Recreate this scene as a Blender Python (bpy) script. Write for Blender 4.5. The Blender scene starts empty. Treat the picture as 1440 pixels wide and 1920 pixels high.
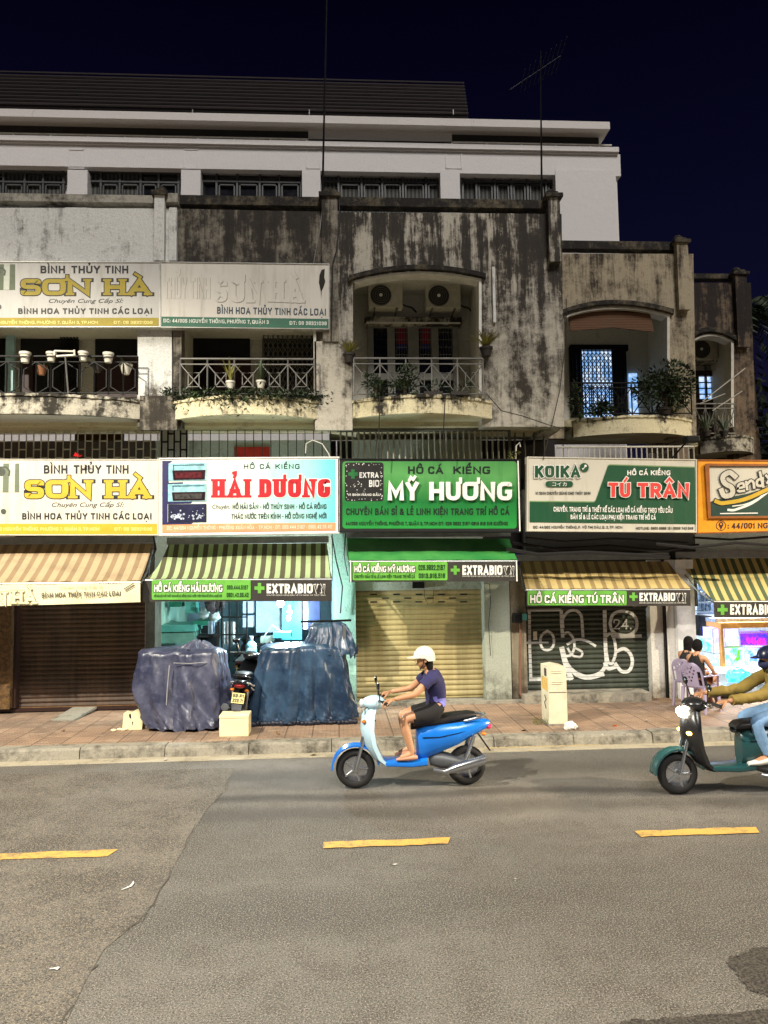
import bpy, bmesh, math, random, unicodedata
from mathutils import Vector, Matrix
rnd = random.Random(7)
SC = bpy.context.scene
COL = SC.collection
# ------------------------------------------------------------------ camera
FPX = 1442.0; YAW = math.radians(3.5); PIT = math.radians(4.2); ROL = math.radians(0.8); CH = 2.6
_sy, _cy, _sp, _cp = math.sin(YAW), math.cos(YAW), math.sin(PIT), math.cos(PIT)
_f = Vector((_sy*_cp, _cy*_cp, _sp)); _r0 = Vector((_cy, -_sy, 0)); _u0 = Vector((-_sy*_sp, -_cy*_sp, _cp))
_r = _r0*math.cos(ROL) - _u0*math.sin(ROL); _u = _u0*math.cos(ROL) + _r0*math.sin(ROL)
cam = bpy.data.cameras.new('camera'); camo = bpy.data.objects.new('camera', cam); COL.objects.link(camo)
cam.sensor_fit = 'VERTICAL'; cam.sensor_height = 36; cam.lens = 36*FPX/1920; cam.clip_end = 600; cam.clip_start = .05
camo.matrix_world = Matrix(((_r.x, _u.x, -_f.x, 0), (_r.y, _u.y, -_f.y, 0), (_r.z, _u.z, -_f.z, CH), (0, 0, 0, 1)))
SC.camera = camo
# ------------------------------------------------------------------ night sky
wd = bpy.data.worlds.new('World'); SC.world = wd; wd.use_nodes = True
nt = wd.node_tree; bg = nt.nodes['Background']
tc = nt.nodes.new('ShaderNodeTexCoord'); sp = nt.nodes.new('ShaderNodeSeparateXYZ'); rp = nt.nodes.new('ShaderNodeValToRGB')
nt.links.new(tc.outputs['Generated'], sp.inputs[0]); nt.links.new(sp.outputs['Z'], rp.inputs[0]); nt.links.new(rp.outputs[0], bg.inputs[0])
rp.color_ramp.elements[0].position = 0.0; rp.color_ramp.elements[0].color = (.0085, .0070, .021, 1)
rp.color_ramp.elements[1].position = .62; rp.color_ramp.elements[1].color = (.0006, .0004, .0042, 1)
e = rp.color_ramp.elements.new(.3); e.color = (.0028, .0029, .0138, 1)
bg.inputs[1].default_value = 1.0
# ------------------------------------------------------------------ lights: sun lamp added as fill for city glow, two street lamps out of frame
sun = bpy.data.lights.new('city_glow_fill', 'SUN'); suno = bpy.data.objects.new('city_glow_fill', sun); COL.objects.link(suno)
sun.energy = 1.95; sun.angle = math.radians(20); sun.color = (1, .95, .92)
suno.rotation_euler = (math.radians(44), 0, math.radians(12))
def street_light(x, y, z, p, col, cone=160, blend=.5):
    l = bpy.data.lights.new('street_light', 'SPOT'); o = bpy.data.objects.new('street_light', l); COL.objects.link(o)
    l.energy = p; l.color = col; l.spot_size = math.radians(cone); l.spot_blend = blend; l.shadow_soft_size = .1
    o.location = (x, y, z); o.rotation_euler = (math.radians(6), 0, 0)
    return o
street_light(-8.3, 2.4, 11.9, 12500, (1, .92, .77), 134, .34)
street_light(17.0, 5.5, 9.2, 9000, (1, .85, .60))
SC.view_settings.view_transform = 'Standard'; SC.view_settings.look = 'None'
SC.view_settings.exposure = .3; SC.view_settings.gamma = 1; SC.view_settings.use_curve_mapping = False
SC.cycles.max_bounces = 6; SC.cycles.use_denoising = True; SC.cycles.sample_clamp_indirect = 4
# ------------------------------------------------------------------ pixel helpers: a photo pixel seen on the plane y = Y, or on the ground
def ray(px, py): return _f + (px-720)/FPX*_r + (960-py)/FPX*_u
def WX(px, py, Y):
    d = ray(px, py); return d.x*Y/d.y
def WZ(px, py, Y):
    d = ray(px, py); return CH + d.z*Y/d.y
def WP(px, py, Y): return Vector((WX(px, py, Y), Y, WZ(px, py, Y)))
def GP(px, py, z=0.0):
    d = ray(px, py); t = (z-CH)/d.z; return Vector((d.x*t, d.y*t, z))
def rect(x0, y0, x1, y1, Y):
    return ((WX(x0, y0, Y)+WX(x0, y1, Y))/2, (WX(x1, y0, Y)+WX(x1, y1, Y))/2, (WZ(x0, y1, Y)+WZ(x1, y1, Y))/2, (WZ(x0, y0, Y)+WZ(x1, y0, Y))/2)
# ------------------------------------------------------------------ mesh collector
class MB:
    def __init__(s, M=None): s.v = []; s.f = []; s.m = []; s.M = M
    def add(s, vs, fs, mi=0):
        n = len(s.v)
        s.v += [(s.M @ Vector(p)) if s.M else Vector(p) for p in vs]
        s.f += [tuple(i+n for i in f) for f in fs]; s.m += [mi]*len(fs); return s
    def box(s, x0, x1, y0, y1, z0, z1, mi=0):
        return s.add([(x0,y0,z0),(x1,y0,z0),(x1,y1,z0),(x0,y1,z0),(x0,y0,z1),(x1,y0,z1),(x1,y1,z1),(x0,y1,z1)],
                     [(0,3,2,1),(4,5,6,7),(0,1,5,4),(1,2,6,5),(2,3,7,6),(3,0,4,7)], mi)
    def pbox(s, x0, y0, x1, y1, Y0, Y1, mi=0):
        a, b, c, d = rect(x0, y0, x1, y1, Y0); return s.box(a, b, Y0, Y1, c, d, mi)
    def poly(s, pts, Y, mi=0):
        return s.add([WP(x, y, Y) for x, y in pts], [tuple(range(len(pts)))], mi)
    def prism(s, pts, y0, y1, mi=0):                      # pts (x, z)
        n = len(pts)
        return s.add([(x, y0, z) for x, z in pts]+[(x, y1, z) for x, z in pts],
                     [tuple(range(n)), tuple(range(2*n-1, n-1, -1))]+[(i, i+n, (i+1) % n+n, (i+1) % n) for i in range(n)], mi)
    def pprism(s, pts, Y0, Y1, mi=0): return s.prism([(WX(x, y, Y0), WZ(x, y, Y0)) for x, y in pts], Y0, Y1, mi)
    def hull(s, a, b, mi=0):                              # loft between two equal loops, capped
        n = len(a)
        return s.add(list(a)+list(b), [tuple(range(n)), tuple(range(2*n-1, n-1, -1))]+[(i, i+n, (i+1) % n+n, (i+1) % n) for i in range(n)], mi)
    def loft(s, rings, mi=0, cap=True, closed=True):
        n = len(rings[0]); vs = [p for r in rings for p in r]; fs = []
        for k in range(len(rings)-1):
            for i in range(n if closed else n-1):
                j = (i+1) % n; fs.append((k*n+i, k*n+j, (k+1)*n+j, (k+1)*n+i))
        if cap: fs += [tuple(range(n))[::-1], tuple(range((len(rings)-1)*n, len(rings)*n))]
        return s.add(vs, fs, mi)
    def tube(s, pts, r, mi=0, n=6, flat=1.0):
        pts = [Vector(p) for p in pts]; rings = []; prev = None
        for i, p in enumerate(pts):
            t = (pts[min(i+1, len(pts)-1)]-pts[max(i-1, 0)])
            t = t.normalized() if t.length > 1e-9 else Vector((0, 0, 1))
            a = prev if prev is not None else (Vector((0, 0, 1)) if abs(t.z) < .9 else Vector((0, 1, 0)))
            a = (a-t*a.dot(t)).normalized(); b = t.cross(a); prev = a
            rr = r[i] if isinstance(r, (list, tuple)) else r
            rings.append([p+(a*math.cos(2*math.pi*k/n)*flat+b*math.sin(2*math.pi*k/n))*rr for k in range(n)])
        return s.loft(rings, mi)
    def lathe(s, prof, c, mi=0, n=16, ax='z'):            # prof (r, h)
        rings = []
        for r, h in prof:
            ring = []
            for k in range(n):
                a = 2*math.pi*k/n; x, y = r*math.cos(a), r*math.sin(a)
                ring.append(Vector(c)+(Vector((x, y, h)) if ax == 'z' else Vector((x, h, y)) if ax == 'y' else Vector((h, x, y))))
            rings.append(ring)
        return s.loft(rings, mi)
    def ball(s, c, r, mi=0, n=12, m=8, fn=None):
        if not isinstance(r, (list, tuple)): r = (r, r, r)
        rings = []
        for j in range(m+1):
            t = math.pi*j/m*.998+.001; ring = []
            for k in range(n):
                a = 2*math.pi*k/n; d = Vector((math.sin(t)*math.cos(a), math.sin(t)*math.sin(a), -math.cos(t)))
                if fn: d = fn(d)
                ring.append(Vector(c)+Vector((d.x*r[0], d.y*r[1], d.z*r[2])))
            rings.append(ring)
        return s.loft(rings, mi)
    def build(s, name, mats, parent=None, smooth=False, bev=0, local=False, merge=False):
        me = bpy.data.meshes.new(name)
        if not isinstance(mats, (list, tuple)): mats = [mats]
        off = Vector((0, 0, 0))
        if parent is None and not local and s.v:
            xs = [p.x for p in s.v]; ys = [p.y for p in s.v]; zs = [p.z for p in s.v]
            off = Vector(((min(xs)+max(xs))/2, (min(ys)+max(ys))/2, min(zs)))
        me.from_pydata([tuple(p-off) for p in s.v], [], s.f)
        for mm in mats: me.materials.append(mm)
        me.polygons.foreach_set('material_index', s.m)
        bm = bmesh.new(); bm.from_mesh(me)
        if merge: bmesh.ops.remove_doubles(bm, verts=bm.verts, dist=1e-4)
        bmesh.ops.recalc_face_normals(bm, faces=bm.faces)
        if bev: bmesh.ops.bevel(bm, geom=list(bm.edges), offset=bev, segments=2, affect='EDGES', profile=.6)
        bm.to_mesh(me); bm.free()
        if smooth:
            me.polygons.foreach_set('use_smooth', [True]*len(me.polygons))
            try: me.set_sharp_from_angle(angle=math.radians(50))
            except Exception: pass
        o = bpy.data.objects.new(name, me); COL.objects.link(o); o.location = off
        if parent is not None:
            o.parent = parent
            if not local and parent.type == 'EMPTY': o.matrix_parent_inverse = Matrix.Translation(-parent.location)
        return o
def tag(o, label, cat, group=None):
    o['label'] = label; o['category'] = cat
    if group: o['group'] = group
    return o
def thing(name, loc, label, cat, group=None, rot=0):
    o = bpy.data.objects.new(name, None); COL.objects.link(o); o.location = loc; o.rotation_euler = (0, 0, rot)
    o.empty_display_size = .2
    return tag(o, label, cat, group)
def struct(o): o['kind'] = 'structure'; return o
def copy_thing(src, delta, label, rz=None):
    def rec(o, par):
        c = o.copy(); COL.objects.link(c)
        if par is not None: c.parent = par
        for ch in [k for k in SC.objects if k.parent == o]: rec(ch, c)
        return c
    c = rec(src, None); c.location = src.location+Vector(delta); c['label'] = label
    if rz is not None: c.rotation_euler.z += rz
    return c
# ------------------------------------------------------------------ materials
def C(r, g, b):
    f = lambda v: (v/255/12.92) if v/255 <= .04045 else ((v/255+.055)/1.055)**2.4
    return (f(r), f(g), f(b))
MATS = {}
class NT:
    def __init__(s, name):
        s.m = bpy.data.materials.new(name); s.m.use_nodes = True; s.t = s.m.node_tree; s.b = s.t.nodes['Principled BSDF']; MATS[name] = s.m
        s.tc = s.t.nodes.new('ShaderNodeTexCoord')
    def n(s, typ, **kw):
        o = s.t.nodes.new(typ)
        for k, v in kw.items(): setattr(o, k, v)
        return o
    def l(s, a, b): s.t.links.new(a, b)
    def noise(s, scale, detail=5, rough=.6, sc=(1, 1, 1), loc=(0, 0, 0), out='Fac'):
        mp = s.n('ShaderNodeMapping'); mp.inputs['Scale'].default_value = sc; mp.inputs['Location'].default_value = loc
        s.l(s.tc.outputs['Object'], mp.inputs[0])
        n = s.n('ShaderNodeTexNoise'); n.inputs['Scale'].default_value = scale; n.inputs['Detail'].default_value = detail; n.inputs['Roughness'].default_value = rough
        s.l(mp.outputs[0], n.inputs['Vector']); return n.outputs[out]
    def math(s, op, a, b=None):
        n = s.n('ShaderNodeMath', operation=op)
        for i, q in enumerate((a, b)):
            if q is None: continue
            if isinstance(q, (int, float)): n.inputs[i].default_value = q
            else: s.l(q, n.inputs[i])
        return n.outputs[0]
    def ramp(s, f, t0, t1):
        n = s.n('ShaderNodeMapRange'); n.clamp = True; n.interpolation_type = 'SMOOTHSTEP'
        s.l(f, n.inputs[0]); n.inputs[1].default_value = t0; n.inputs[2].default_value = t1; return n.outputs[0]
    def mix(s, f, a, b):
        n = s.n('ShaderNodeMix', data_type='RGBA')
        for i, q in ((0, f), (6, a), (7, b)):
            if isinstance(q, (int, float)): n.inputs[i].default_value = q
            elif isinstance(q, tuple): n.inputs[i].default_value = tuple(q)+(1,) if len(q) == 3 else q
            else: s.l(q, n.inputs[i])
        return n.outputs[2]
    def bump(s, h, strength=.3, dist=.02):
        n = s.n('ShaderNodeBump'); n.inputs['Strength'].default_value = strength; n.inputs['Distance'].default_value = dist
        s.l(h, n.inputs['Height']); s.l(n.outputs[0], s.b.inputs['Normal'])
    def done(s, col, rough=.7, metal=0, spec=None):
        if isinstance(col, tuple): s.b.inputs['Base Color'].default_value = tuple(col)+(1,)
        else: s.l(col, s.b.inputs['Base Color'])
        if isinstance(rough, (int, float)): s.b.inputs['Roughness'].default_value = rough
        else: s.l(rough, s.b.inputs['Roughness'])
        s.b.inputs['Metallic'].default_value = metal
        if spec is not None: s.b.inputs['Specular IOR Level'].default_value = spec
        return s.m
def mk(name, col, rough=.6, metal=0, var=.18, scale=6, bump=.08, fine=40, spec=None):
    if name in MATS: return MATS[name]
    t = NT(name); f = t.noise(scale, 6, .65); g = t.noise(fine, 3)
    dk = tuple(c*(1-var) for c in col); lt = tuple(min(1, c*(1+var*.6)) for c in col)
    c = t.mix(t.ramp(f, .3, .7), dk, lt)
    if bump: t.bump(g, bump, .01)
    rg = t.math('ADD', t.math('MULTIPLY', f, .2), max(.02, rough-.1))
    return t.done(c, rg, metal, spec)
def signm(name, col, dirt=.35):
    t = NT(name); q = t.ramp(t.noise(1, 7, .72, sc=(6, 2, .6)), .46, .74); p = t.ramp(t.noise(.9, 4, .6), .4, .65)
    c = t.mix(t.math('MULTIPLY', q, dirt), col, (.22, .19, .13)); c = t.mix(t.math('MULTIPLY', p, .16), c, tuple(x*.7 for x in col)); t.bump(t.noise(2.5, 3), .12, .03); return t.done(c, .5)
def glow(name, col, strength, base=None):
    if name in MATS: return MATS[name]
    t = NT(name); t.b.inputs['Emission Color'].default_value = tuple(col)+(1,); t.b.inputs['Emission Strength'].default_value = strength
    return t.done(base or col, .4)
def plaster(name, light, dark, t0, t1, zg=None, streak=.5, scale=1.1, seed=0, chip=None, chipc=None, gloss=.85, drip=()):
    t = NT(name)
    a = t.noise(scale, 10, .72, loc=(seed, 0, seed*2)); b = t.noise(1.0, 9, .74, sc=(4.2, 2, .5), loc=(seed*3, 0, 0)); c = t.noise(scale*4.5, 9, .78, loc=(0, 0, seed)); d = t.noise(38, 5, .7); e2 = t.noise(.55, 4, .5, loc=(seed*2, seed, 0))
    f = t.math('ADD', t.math('MULTIPLY', a, 1-streak), t.math('MULTIPLY', b, streak))
    f = t.math('ADD', f, t.math('MULTIPLY', t.math('SUBTRACT', c, .5), .42)); f = t.math('ADD', f, t.math('MULTIPLY', t.math('SUBTRACT', e2, .5), .25))
    if zg:
        spx = t.n('ShaderNodeSeparateXYZ'); t.l(t.tc.outputs['Object'], spx.inputs[0])
        for z0, z1, amt in (zg if isinstance(zg[0], tuple) else (zg,)):
            mr = t.n('ShaderNodeMapRange'); t.l(spx.outputs[2], mr.inputs[0]); mr.inputs[1].default_value = z0; mr.inputs[2].default_value = z1
            mr.inputs[3].default_value = 0; mr.inputs[4].default_value = amt; f = t.math('ADD', f, mr.outputs[0])
    if drip:
        sp2 = t.n('ShaderNodeSeparateXYZ'); t.l(t.tc.outputs['Object'], sp2.inputs[0])
        dn = t.math('MULTIPLY', t.math('SUBTRACT', t.noise(1, 7, .72, sc=(6, 3, .5), loc=(seed, 3, 0)), .46), .62)
        for z0, z1 in drip:
            mr = t.n('ShaderNodeMapRange'); t.l(sp2.outputs[2], mr.inputs[0]); mr.inputs[1].default_value = z0; mr.inputs[2].default_value = z1
            mr.inputs[3].default_value = 0; mr.inputs[4].default_value = 1; f = t.math('ADD', f, t.math('MULTIPLY', mr.outputs[0], dn))
    w = t1-t0; q0, q1 = t0+.12*w, t1-.12*w
    r = t.n('ShaderNodeValToRGB'); t.l(f, r.inputs[0]); el = r.color_ramp.elements
    el[0].position = q0; el[0].color = tuple(light)+(1,); el[1].position = q1; el[1].color = tuple(dark)+(1,)
    m_ = el.new(q0*.6+q1*.4); m_.color = tuple(l*.62+k*.38 for l, k in zip(light, dark))+(1,)
    m_ = el.new(min(.98, q1+.1)); m_.color = tuple(k*.6 for k in dark)+(1,)
    col = r.outputs[0]
    if chip:
        g2 = t.noise(2.6, 9, .8, sc=(1, 1, .7), loc=(seed*5, 2, 1)); q = t.ramp(g2, chip-.06, chip-.03)
        col = t.mix(t.math('MULTIPLY', q, .85), col, chipc or tuple(min(1, x*1.2) for x in light))
    v = t.ramp(d, .35, .7); mu = t.n('ShaderNodeMix', data_type='RGBA'); mu.blend_type = 'MULTIPLY'; t.l(t.math('MULTIPLY', v, .38), mu.inputs[0]); t.l(col, mu.inputs[6]); mu.inputs[7].default_value = (.5, .48, .45, 1); col = mu.outputs[2]
    t.bump(t.math('ADD', c, t.math('MULTIPLY', d, .5)), .6, .035)
    return t.done(col, gloss)
def stripes(name, a, b, period, dirt=(.05, .045, .03), duty=.5, axis=0, amt=.45, phase=0):
    t = NT(name); s_ = t.n('ShaderNodeSeparateXYZ'); t.l(t.tc.outputs['Object'], s_.inputs[0])
    x = t.math('ADD', s_.outputs[axis], 100+phase); x = t.math('MODULO', x, period); x = t.math('DIVIDE', x, period)
    wob = t.math('MULTIPLY', t.math('SUBTRACT', t.noise(6, 3), .5), .05)
    f = t.ramp(t.math('ADD', x, wob), duty-.02, duty+.02)
    col = t.mix(f, a, b); d = t.ramp(t.noise(2.2, 8, .7, sc=(1, 1, 1.5)), .45, .75)
    col = t.mix(t.math('MULTIPLY', d, amt), col, dirt)
    t.bump(t.noise(5, 4), .3, .05)
    m_ = t.done(col, .8); return m_
def gradient(name, cols, axis, v0, v1):
    t = NT(name); s_ = t.n('ShaderNodeSeparateXYZ'); t.l(t.tc.outputs['Object'], s_.inputs[0])
    mr = t.n('ShaderNodeMapRange'); t.l(s_.outputs[axis], mr.inputs[0]); mr.inputs[1].default_value = v0; mr.inputs[2].default_value = v1
    wob = t.math('MULTIPLY', t.math('SUBTRACT', t.noise(1.5, 3), .5), .35)
    r = t.n('ShaderNodeValToRGB'); t.l(t.math('ADD', mr.outputs[0], wob), r.inputs[0])
    el = r.color_ramp.elements; n = len(cols)
    el[0].color = tuple(cols[0])+(1,); el[1].color = tuple(cols[-1])+(1,)
    for i in range(1, n-1): q = el.new(i/(n-1)); q.color = tuple(cols[i])+(1,)
    q = t.ramp(t.noise(1, 7, .72, sc=(7, 2, .7)), .5, .72); return t.done(t.mix(t.math('MULTIPLY', q, .3), r.outputs[0], tuple(c*.35 for c in cols[0])), .45)
def louvre(name, col, dark, var=.25, seed=0, rough=.5):
    """painted corrugated steel, real slats are in the mesh; this only gives wear"""
    t = NT(name); f = t.noise(1.3, 8, .65, loc=(seed, 0, 0)); g = t.noise(1, 6, .7, sc=(9, 1, .6), loc=(0, seed, 0))
    c = t.mix(t.ramp(t.math('ADD', t.math('MULTIPLY', f, .5), t.math('MULTIPLY', g, .5)), .35, .68), col, dark)
    t.bump(t.noise(60, 2), .05, .01)
    return t.done(c, rough)
# ------------------------------------------------------------------ stroke lettering
GL = {'A': (.95, '0,0 .5,1 1,0;.19,.3 .81,.3'), 'B': (.8, '0,0 0,1;0,1 .92,1r .92,.53r 0,.53;0,.53 1,.53r 1,0r 0,0'), 'C': (.8, '1,.68 1,1r 0,1r 0,0r 1,0r 1,.32'),
 'D': (.86, '0,0 0,1 1,1r 1,0r 0,0'), 'E': (.68, '1,1 0,1 0,0 1,0;0,.52 .85,.52'), 'F': (.64, '1,1 0,1 0,0;0,.5 .85,.5'), 'G': (.86, '1,.7 1,1r 0,1r 0,0r 1,0r 1,.46 .58,.46'),
 'H': (.86, '0,0 0,1;1,0 1,1;0,.5 1,.5'), 'I': (0, '0,0 0,1'), 'J': (.6, '1,1 1,0r 0,0r 0,.3'), 'K': (.86, '0,0 0,1;1,1 .06,.42;.34,.6 1,0'), 'L': (.64, '0,1 0,0 1,0'),
 'M': (1.08, '0,0 0,1 .5,.25 1,1 1,0'), 'N': (.88, '0,0 0,1 1,0 1,1'), 'O': (.92, '.5,1 1,1r 1,0r 0,0r 0,1r .5,1'), 'P': (.78, '0,0 0,1;0,1 1,1r 1,.44r 0,.44'),
 'Q': (.92, '.5,1 1,1r 1,0r 0,0r 0,1r .5,1;.6,.3 1,-.06'), 'R': (.82, '0,0 0,1;0,1 1,1r 1,.46r 0,.46;.5,.46 1,0'), 'S': (.78, '1,.74 1,1r 0,1r 0,.52r 1,.5r 1,0r 0,0r 0,.26'),
 'T': (.8, '0,1 1,1;.5,1 .5,0'), 'U': (.86, '0,1 0,0r 1,0r 1,1'), 'V': (.9, '0,1 .5,0 1,1'), 'W': (1.2, '0,1 .25,0 .5,.8 .75,0 1,1'), 'X': (.88, '0,0 1,1;0,1 1,0'),
 'Y': (.86, '0,1 .5,.45 1,1;.5,.45 .5,0'), 'Z': (.8, '0,1 1,1 0,0 1,0'), '0': (.7, '.5,1 1,1r 1,0r 0,0r 0,1r .5,1'), '1': (.42, '0,.76 .7,1 .7,0'), '2': (.68, '0,.72 0,1r 1,1r 1,.58r 0,0 1,0'),
 '3': (.68, '0,.8 0,1r 1,1r 1,.52r .35,.52;.35,.52 1,.52r 1,0r 0,0r 0,.2'), '4': (.74, '.74,0 .74,1;.74,1 0,.28 1,.28'), '5': (.68, '1,1 0,1 0,.56 1,.6r 1,0r 0,0r 0,.2'),
 '6': (.7, '1,.8 1,1r 0,1r 0,0r .5,0;.5,0 1,0r 1,.56r 0,.56'), '7': (.66, '0,1 1,1 .3,0'), '8': (.7, '.5,1 1,1r 1,.53r 0,.53r 0,1r .5,1;.5,.53 1,.53r 1,0r 0,0r 0,.53r .5,.53'),
 '9': (.7, '0,.2 0,0r 1,0r 1,1r .5,1;.5,1 0,1r 0,.44r 1,.44'), '&': (.9, '1,0 .1,.76 .25,1r .7,1r .7,.75;.7,.75 0,.35 0,0r .6,0r 1,.42'), '-': (.4, '0,.45 1,.45'), '.': (0, '0,0 0,.02'),
 ',': (.05, '1,.05 0,-.15'), ':': (0, '0,.05 0,.07;0,.6 0,.62'), '/': (.45, '0,0 1,1'), '(': (.2, '1,1.05 0,.8r 0,.2r 1,-.05'), ')': (.2, '0,1.05 1,.8r 1,.2r 0,-.05'), '|': (0, '0,0 0,1'),
 '+': (.8, '0,.5 1,.5;.5,0 .5,1')}
MK = {'\u0300': '.22,1.34 .58,1.14', '\u0301': '.78,1.34 .42,1.14', '\u0302': '.12,1.12 .5,1.34 .88,1.12', '\u0303': '.1,1.14 .3,1.28 .65,1.16 .9,1.3', '\u0306': '.15,1.3 .35,1.14 .65,1.14 .85,1.3',
 '\u0309': '.32,1.36 .62,1.38 .62,1.26 .45,1.14', '\u0323': '.46,-.24 .54,-.24', '\u031b': '.92,.94 1.22,1.0 1.22,1.2'}
def _parse(sx):
    out = []
    for st in sx.split(';'):
        pts = []
        for w in st.split():
            r = w.endswith('r'); x, y = w.rstrip('r').split(','); pts.append((float(x), float(y), r))
        out.append(pts)
    return out
def _round(pts, rad):
    out = []
    for i, (x, y, r) in enumerate(pts):
        if not r or i in (0, len(pts)-1): out.append(Vector((x, y))); continue
        p = Vector((x, y)); a = Vector(pts[i-1][:2]); b = Vector(pts[i+1][:2])
        da, db = a-p, b-p; q = min(rad, da.length*.49, db.length*.49)
        p0 = p+da.normalized()*q; p1 = p+db.normalized()*q
        for k in range(5):
            t = k/4; out.append(p0*(1-t)**2+p*2*t*(1-t)+p1*t*t)
    return out
def _strip(pts, hw, cap=True):
    pts = [p for i, p in enumerate(pts) if i == 0 or (p-pts[i-1]).length > 1e-6]; n = len(pts)
    closed = n > 3 and (pts[0]-pts[-1]).length < 1e-4
    L, Rr = [], []
    for i in range(n):
        if closed: a, b = pts[i-1 if i > 0 else n-2], pts[i+1 if i < n-1 else 1]
        else: a, b = pts[max(i-1, 0)], pts[min(i+1, n-1)]
        d0 = (pts[i]-a).normalized() if (pts[i]-a).length > 1e-9 else (b-pts[i]).normalized()
        d1 = (b-pts[i]).normalized() if (b-pts[i]).length > 1e-9 else d0
        n0, n1 = Vector((-d0.y, d0.x)), Vector((-d1.y, d1.x)); m = n0+n1
        m = m.normalized() if m.length > .2 else n0
        k = hw/max(.5, m.dot(n0)); p = pts[i]
        if cap and not closed:
            if i == 0: p = p-d1*hw
            if i == n-1: p = p+d0*hw
        L.append(p+m*k); Rr.append(p-m*k)
    return L, Rr
class Lettering:
    """collects strokes laid out in photo pixels and puts them on a plane"""
    def __init__(s, Y): s.Y = Y; s.mb = MB(); s.k = 0; s.g = []
    def stroke(s, pts, hw, mi=0, depth=0, lift=0, cap=True, ay=1.0):
        L, R_ = _strip([Vector((p[0], p[1]*ay)) for p in pts], hw, cap)
        if ay != 1: L = [Vector((p.x, p.y/ay)) for p in L]; R_ = [Vector((p.x, p.y/ay)) for p in R_]
        n = len(L); s.k = (s.k+1) % 40; y = s.Y-lift-s.k*.00003
        if depth:
            a = [WP(p.x, p.y, y-depth) for p in L]+[WP(p.x, p.y, y-depth) for p in R_[::-1]]
            b = [Vector((p.x, y, p.z)) for p in a]; m = len(a)
            fs = [(i, i+1, m-2-i, m-1-i) for i in range(n-1)]+[(i, (i+1) % m, (i+1) % m+m, i+m) for i in range(m)]
            s.mb.add(a+b, fs, mi)
        else:
            s.mb.add([WP(p.x, p.y, y) for p in L]+[WP(p.x, p.y, y) for p in R_], [(i, i+1, n+i+1, n+i) for i in range(n-1)], mi)
    def text(s, tx, x0, y0, x1, y1, hw=.09, mi=0, dy=0, serif=0, depth=0, lift=0, fat=0, gap=.16, shear=0, rad=.34, sp=.42, cap=.12):
        s.g.append(len(s.mb.f)); H = y1-y0; h = hw*H; hv = hw if hw <= .1 else .1+.3*(hw-.1); g = hv*H; units = []; tot = 0; fix = 0; ay = (h+fat)/(g+fat)
        for ch in tx:
            if ch == ' ': units.append((None, sp, '')); tot += sp; continue
            d = unicodedata.normalize('NFD', 'D' if ch == 'Đ' else ch); base = d[0]; w = GL.get(base, GL['-'])[0]
            if w == 0: fix += 2*h
            units.append((base, w, d[1:]+('\u0110' if ch == 'Đ' else ''))); tot += w+gap
        tot -= gap; nf = fix/(2*h) if h else 0; k = (x1-x0-fix)/(tot*H); x = x0
        if h > cap*k*H: h = cap*k*H; k = (x1-x0-nf*2*h)/(tot*H); fix = nf*2*h; ay = (h+fat)/(g+fat)
        e_ = max(.74, .5+(hv+.09)/(1-2*hv))
        for base, w, marks in units:
            W_ = w*H*k if w else 2*h
            if base is None: x += W_; continue
            iw = max(W_-2*h, 0)
            def pt(u, v): return (x+h+u*iw+shear*v*H, y1-g-v*(H-2*g)+dy*((x+u*iw-x0)/(x1-x0)-.5))
            for pts in _parse(GL.get(base, GL['-'])[1]):
                if base == 'S': pts = [(pts[0][0], e_, False)]+pts[1:-1]+[(pts[-1][0], 1-e_, False)]
                if base == 'G': pts = [(1, max(.7, .46+(2*hv+.08)/(1-2*hv)), False)]+pts[1:]
                asp = max(iw/(H-2*g), .05)
                q = _round([(a*asp, b, r) for a, b, r in pts], rad)
                s.stroke([pt(p.x/asp, p.y) for p in q], h+fat, mi, depth, lift, base not in 'SCG' or fat > 0, ay)
                if serif:
                    for i in (0, -1):
                        a, b, _ = pts[i]; a2, b2, _ = pts[1 if i == 0 else -2]
                        if abs(b-b2) > .2 and abs(a-a2) < .55 and b in (0.0, 1.0) and base not in 'SOCGUĐ' or (base == 'U' and b == 1.0):
                            X_, Y_ = pt(a, b); ln = h*(1+serif)
                            yy = Y_+(g*.45 if b == 0 else -g*.45); s.stroke([(X_-ln, yy), (X_+ln, yy)], g*.55+fat, mi, depth, lift, cap=bool(fat))
                        
            top = 0
            for mkc in marks:
                if mkc == '\u0110': s.stroke([pt(-.18, .5), pt(.35, .5)], g*.7+fat, mi, depth, lift); continue
                up = top if mkc in '\u0300\u0301\u0303\u0309' else 0
                gx = MK[mkc]
                pp = _parse(gx)[0]; bw = max(iw, .4*H)
                cx = x+W_/2
                def mp(u, v):
                    xx = (x+h+u*iw) if mkc == '\u031b' else cx+(u-.5)*bw*.8
                    return (xx+shear*v*H+(.25*bw if up and mkc != '\u0323' else 0), y1-v*H-up*H+dy*((xx-x0)/(x1-x0)-.5)+(g*.3))
                s.stroke([mp(a, b) for a, b, r in pp], g*.7+fat, mi, depth, lift)
                if mkc in '\u0302\u0306': top = .12
            x += W_+gap*H*k
    def fill(s, pts, mi=0, lift=0):
        s.k = (s.k+1) % 40; s.mb.poly(pts, s.Y-lift-s.k*.00003, mi)
    def rrect(s, x0, y0, x1, y1, r, mi=0, lift=0):
        pts = []
        for cx, cy, a0 in ((x1-r, y0+r, -90), (x1-r, y1-r, 0), (x0+r, y1-r, 90), (x0+r, y0+r, 180)):
            for k in range(5): a = math.radians(a0+k*22.5); pts.append((cx+r*math.cos(a), cy+r*math.sin(a)))
        s.fill(pts, mi, lift)
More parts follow.
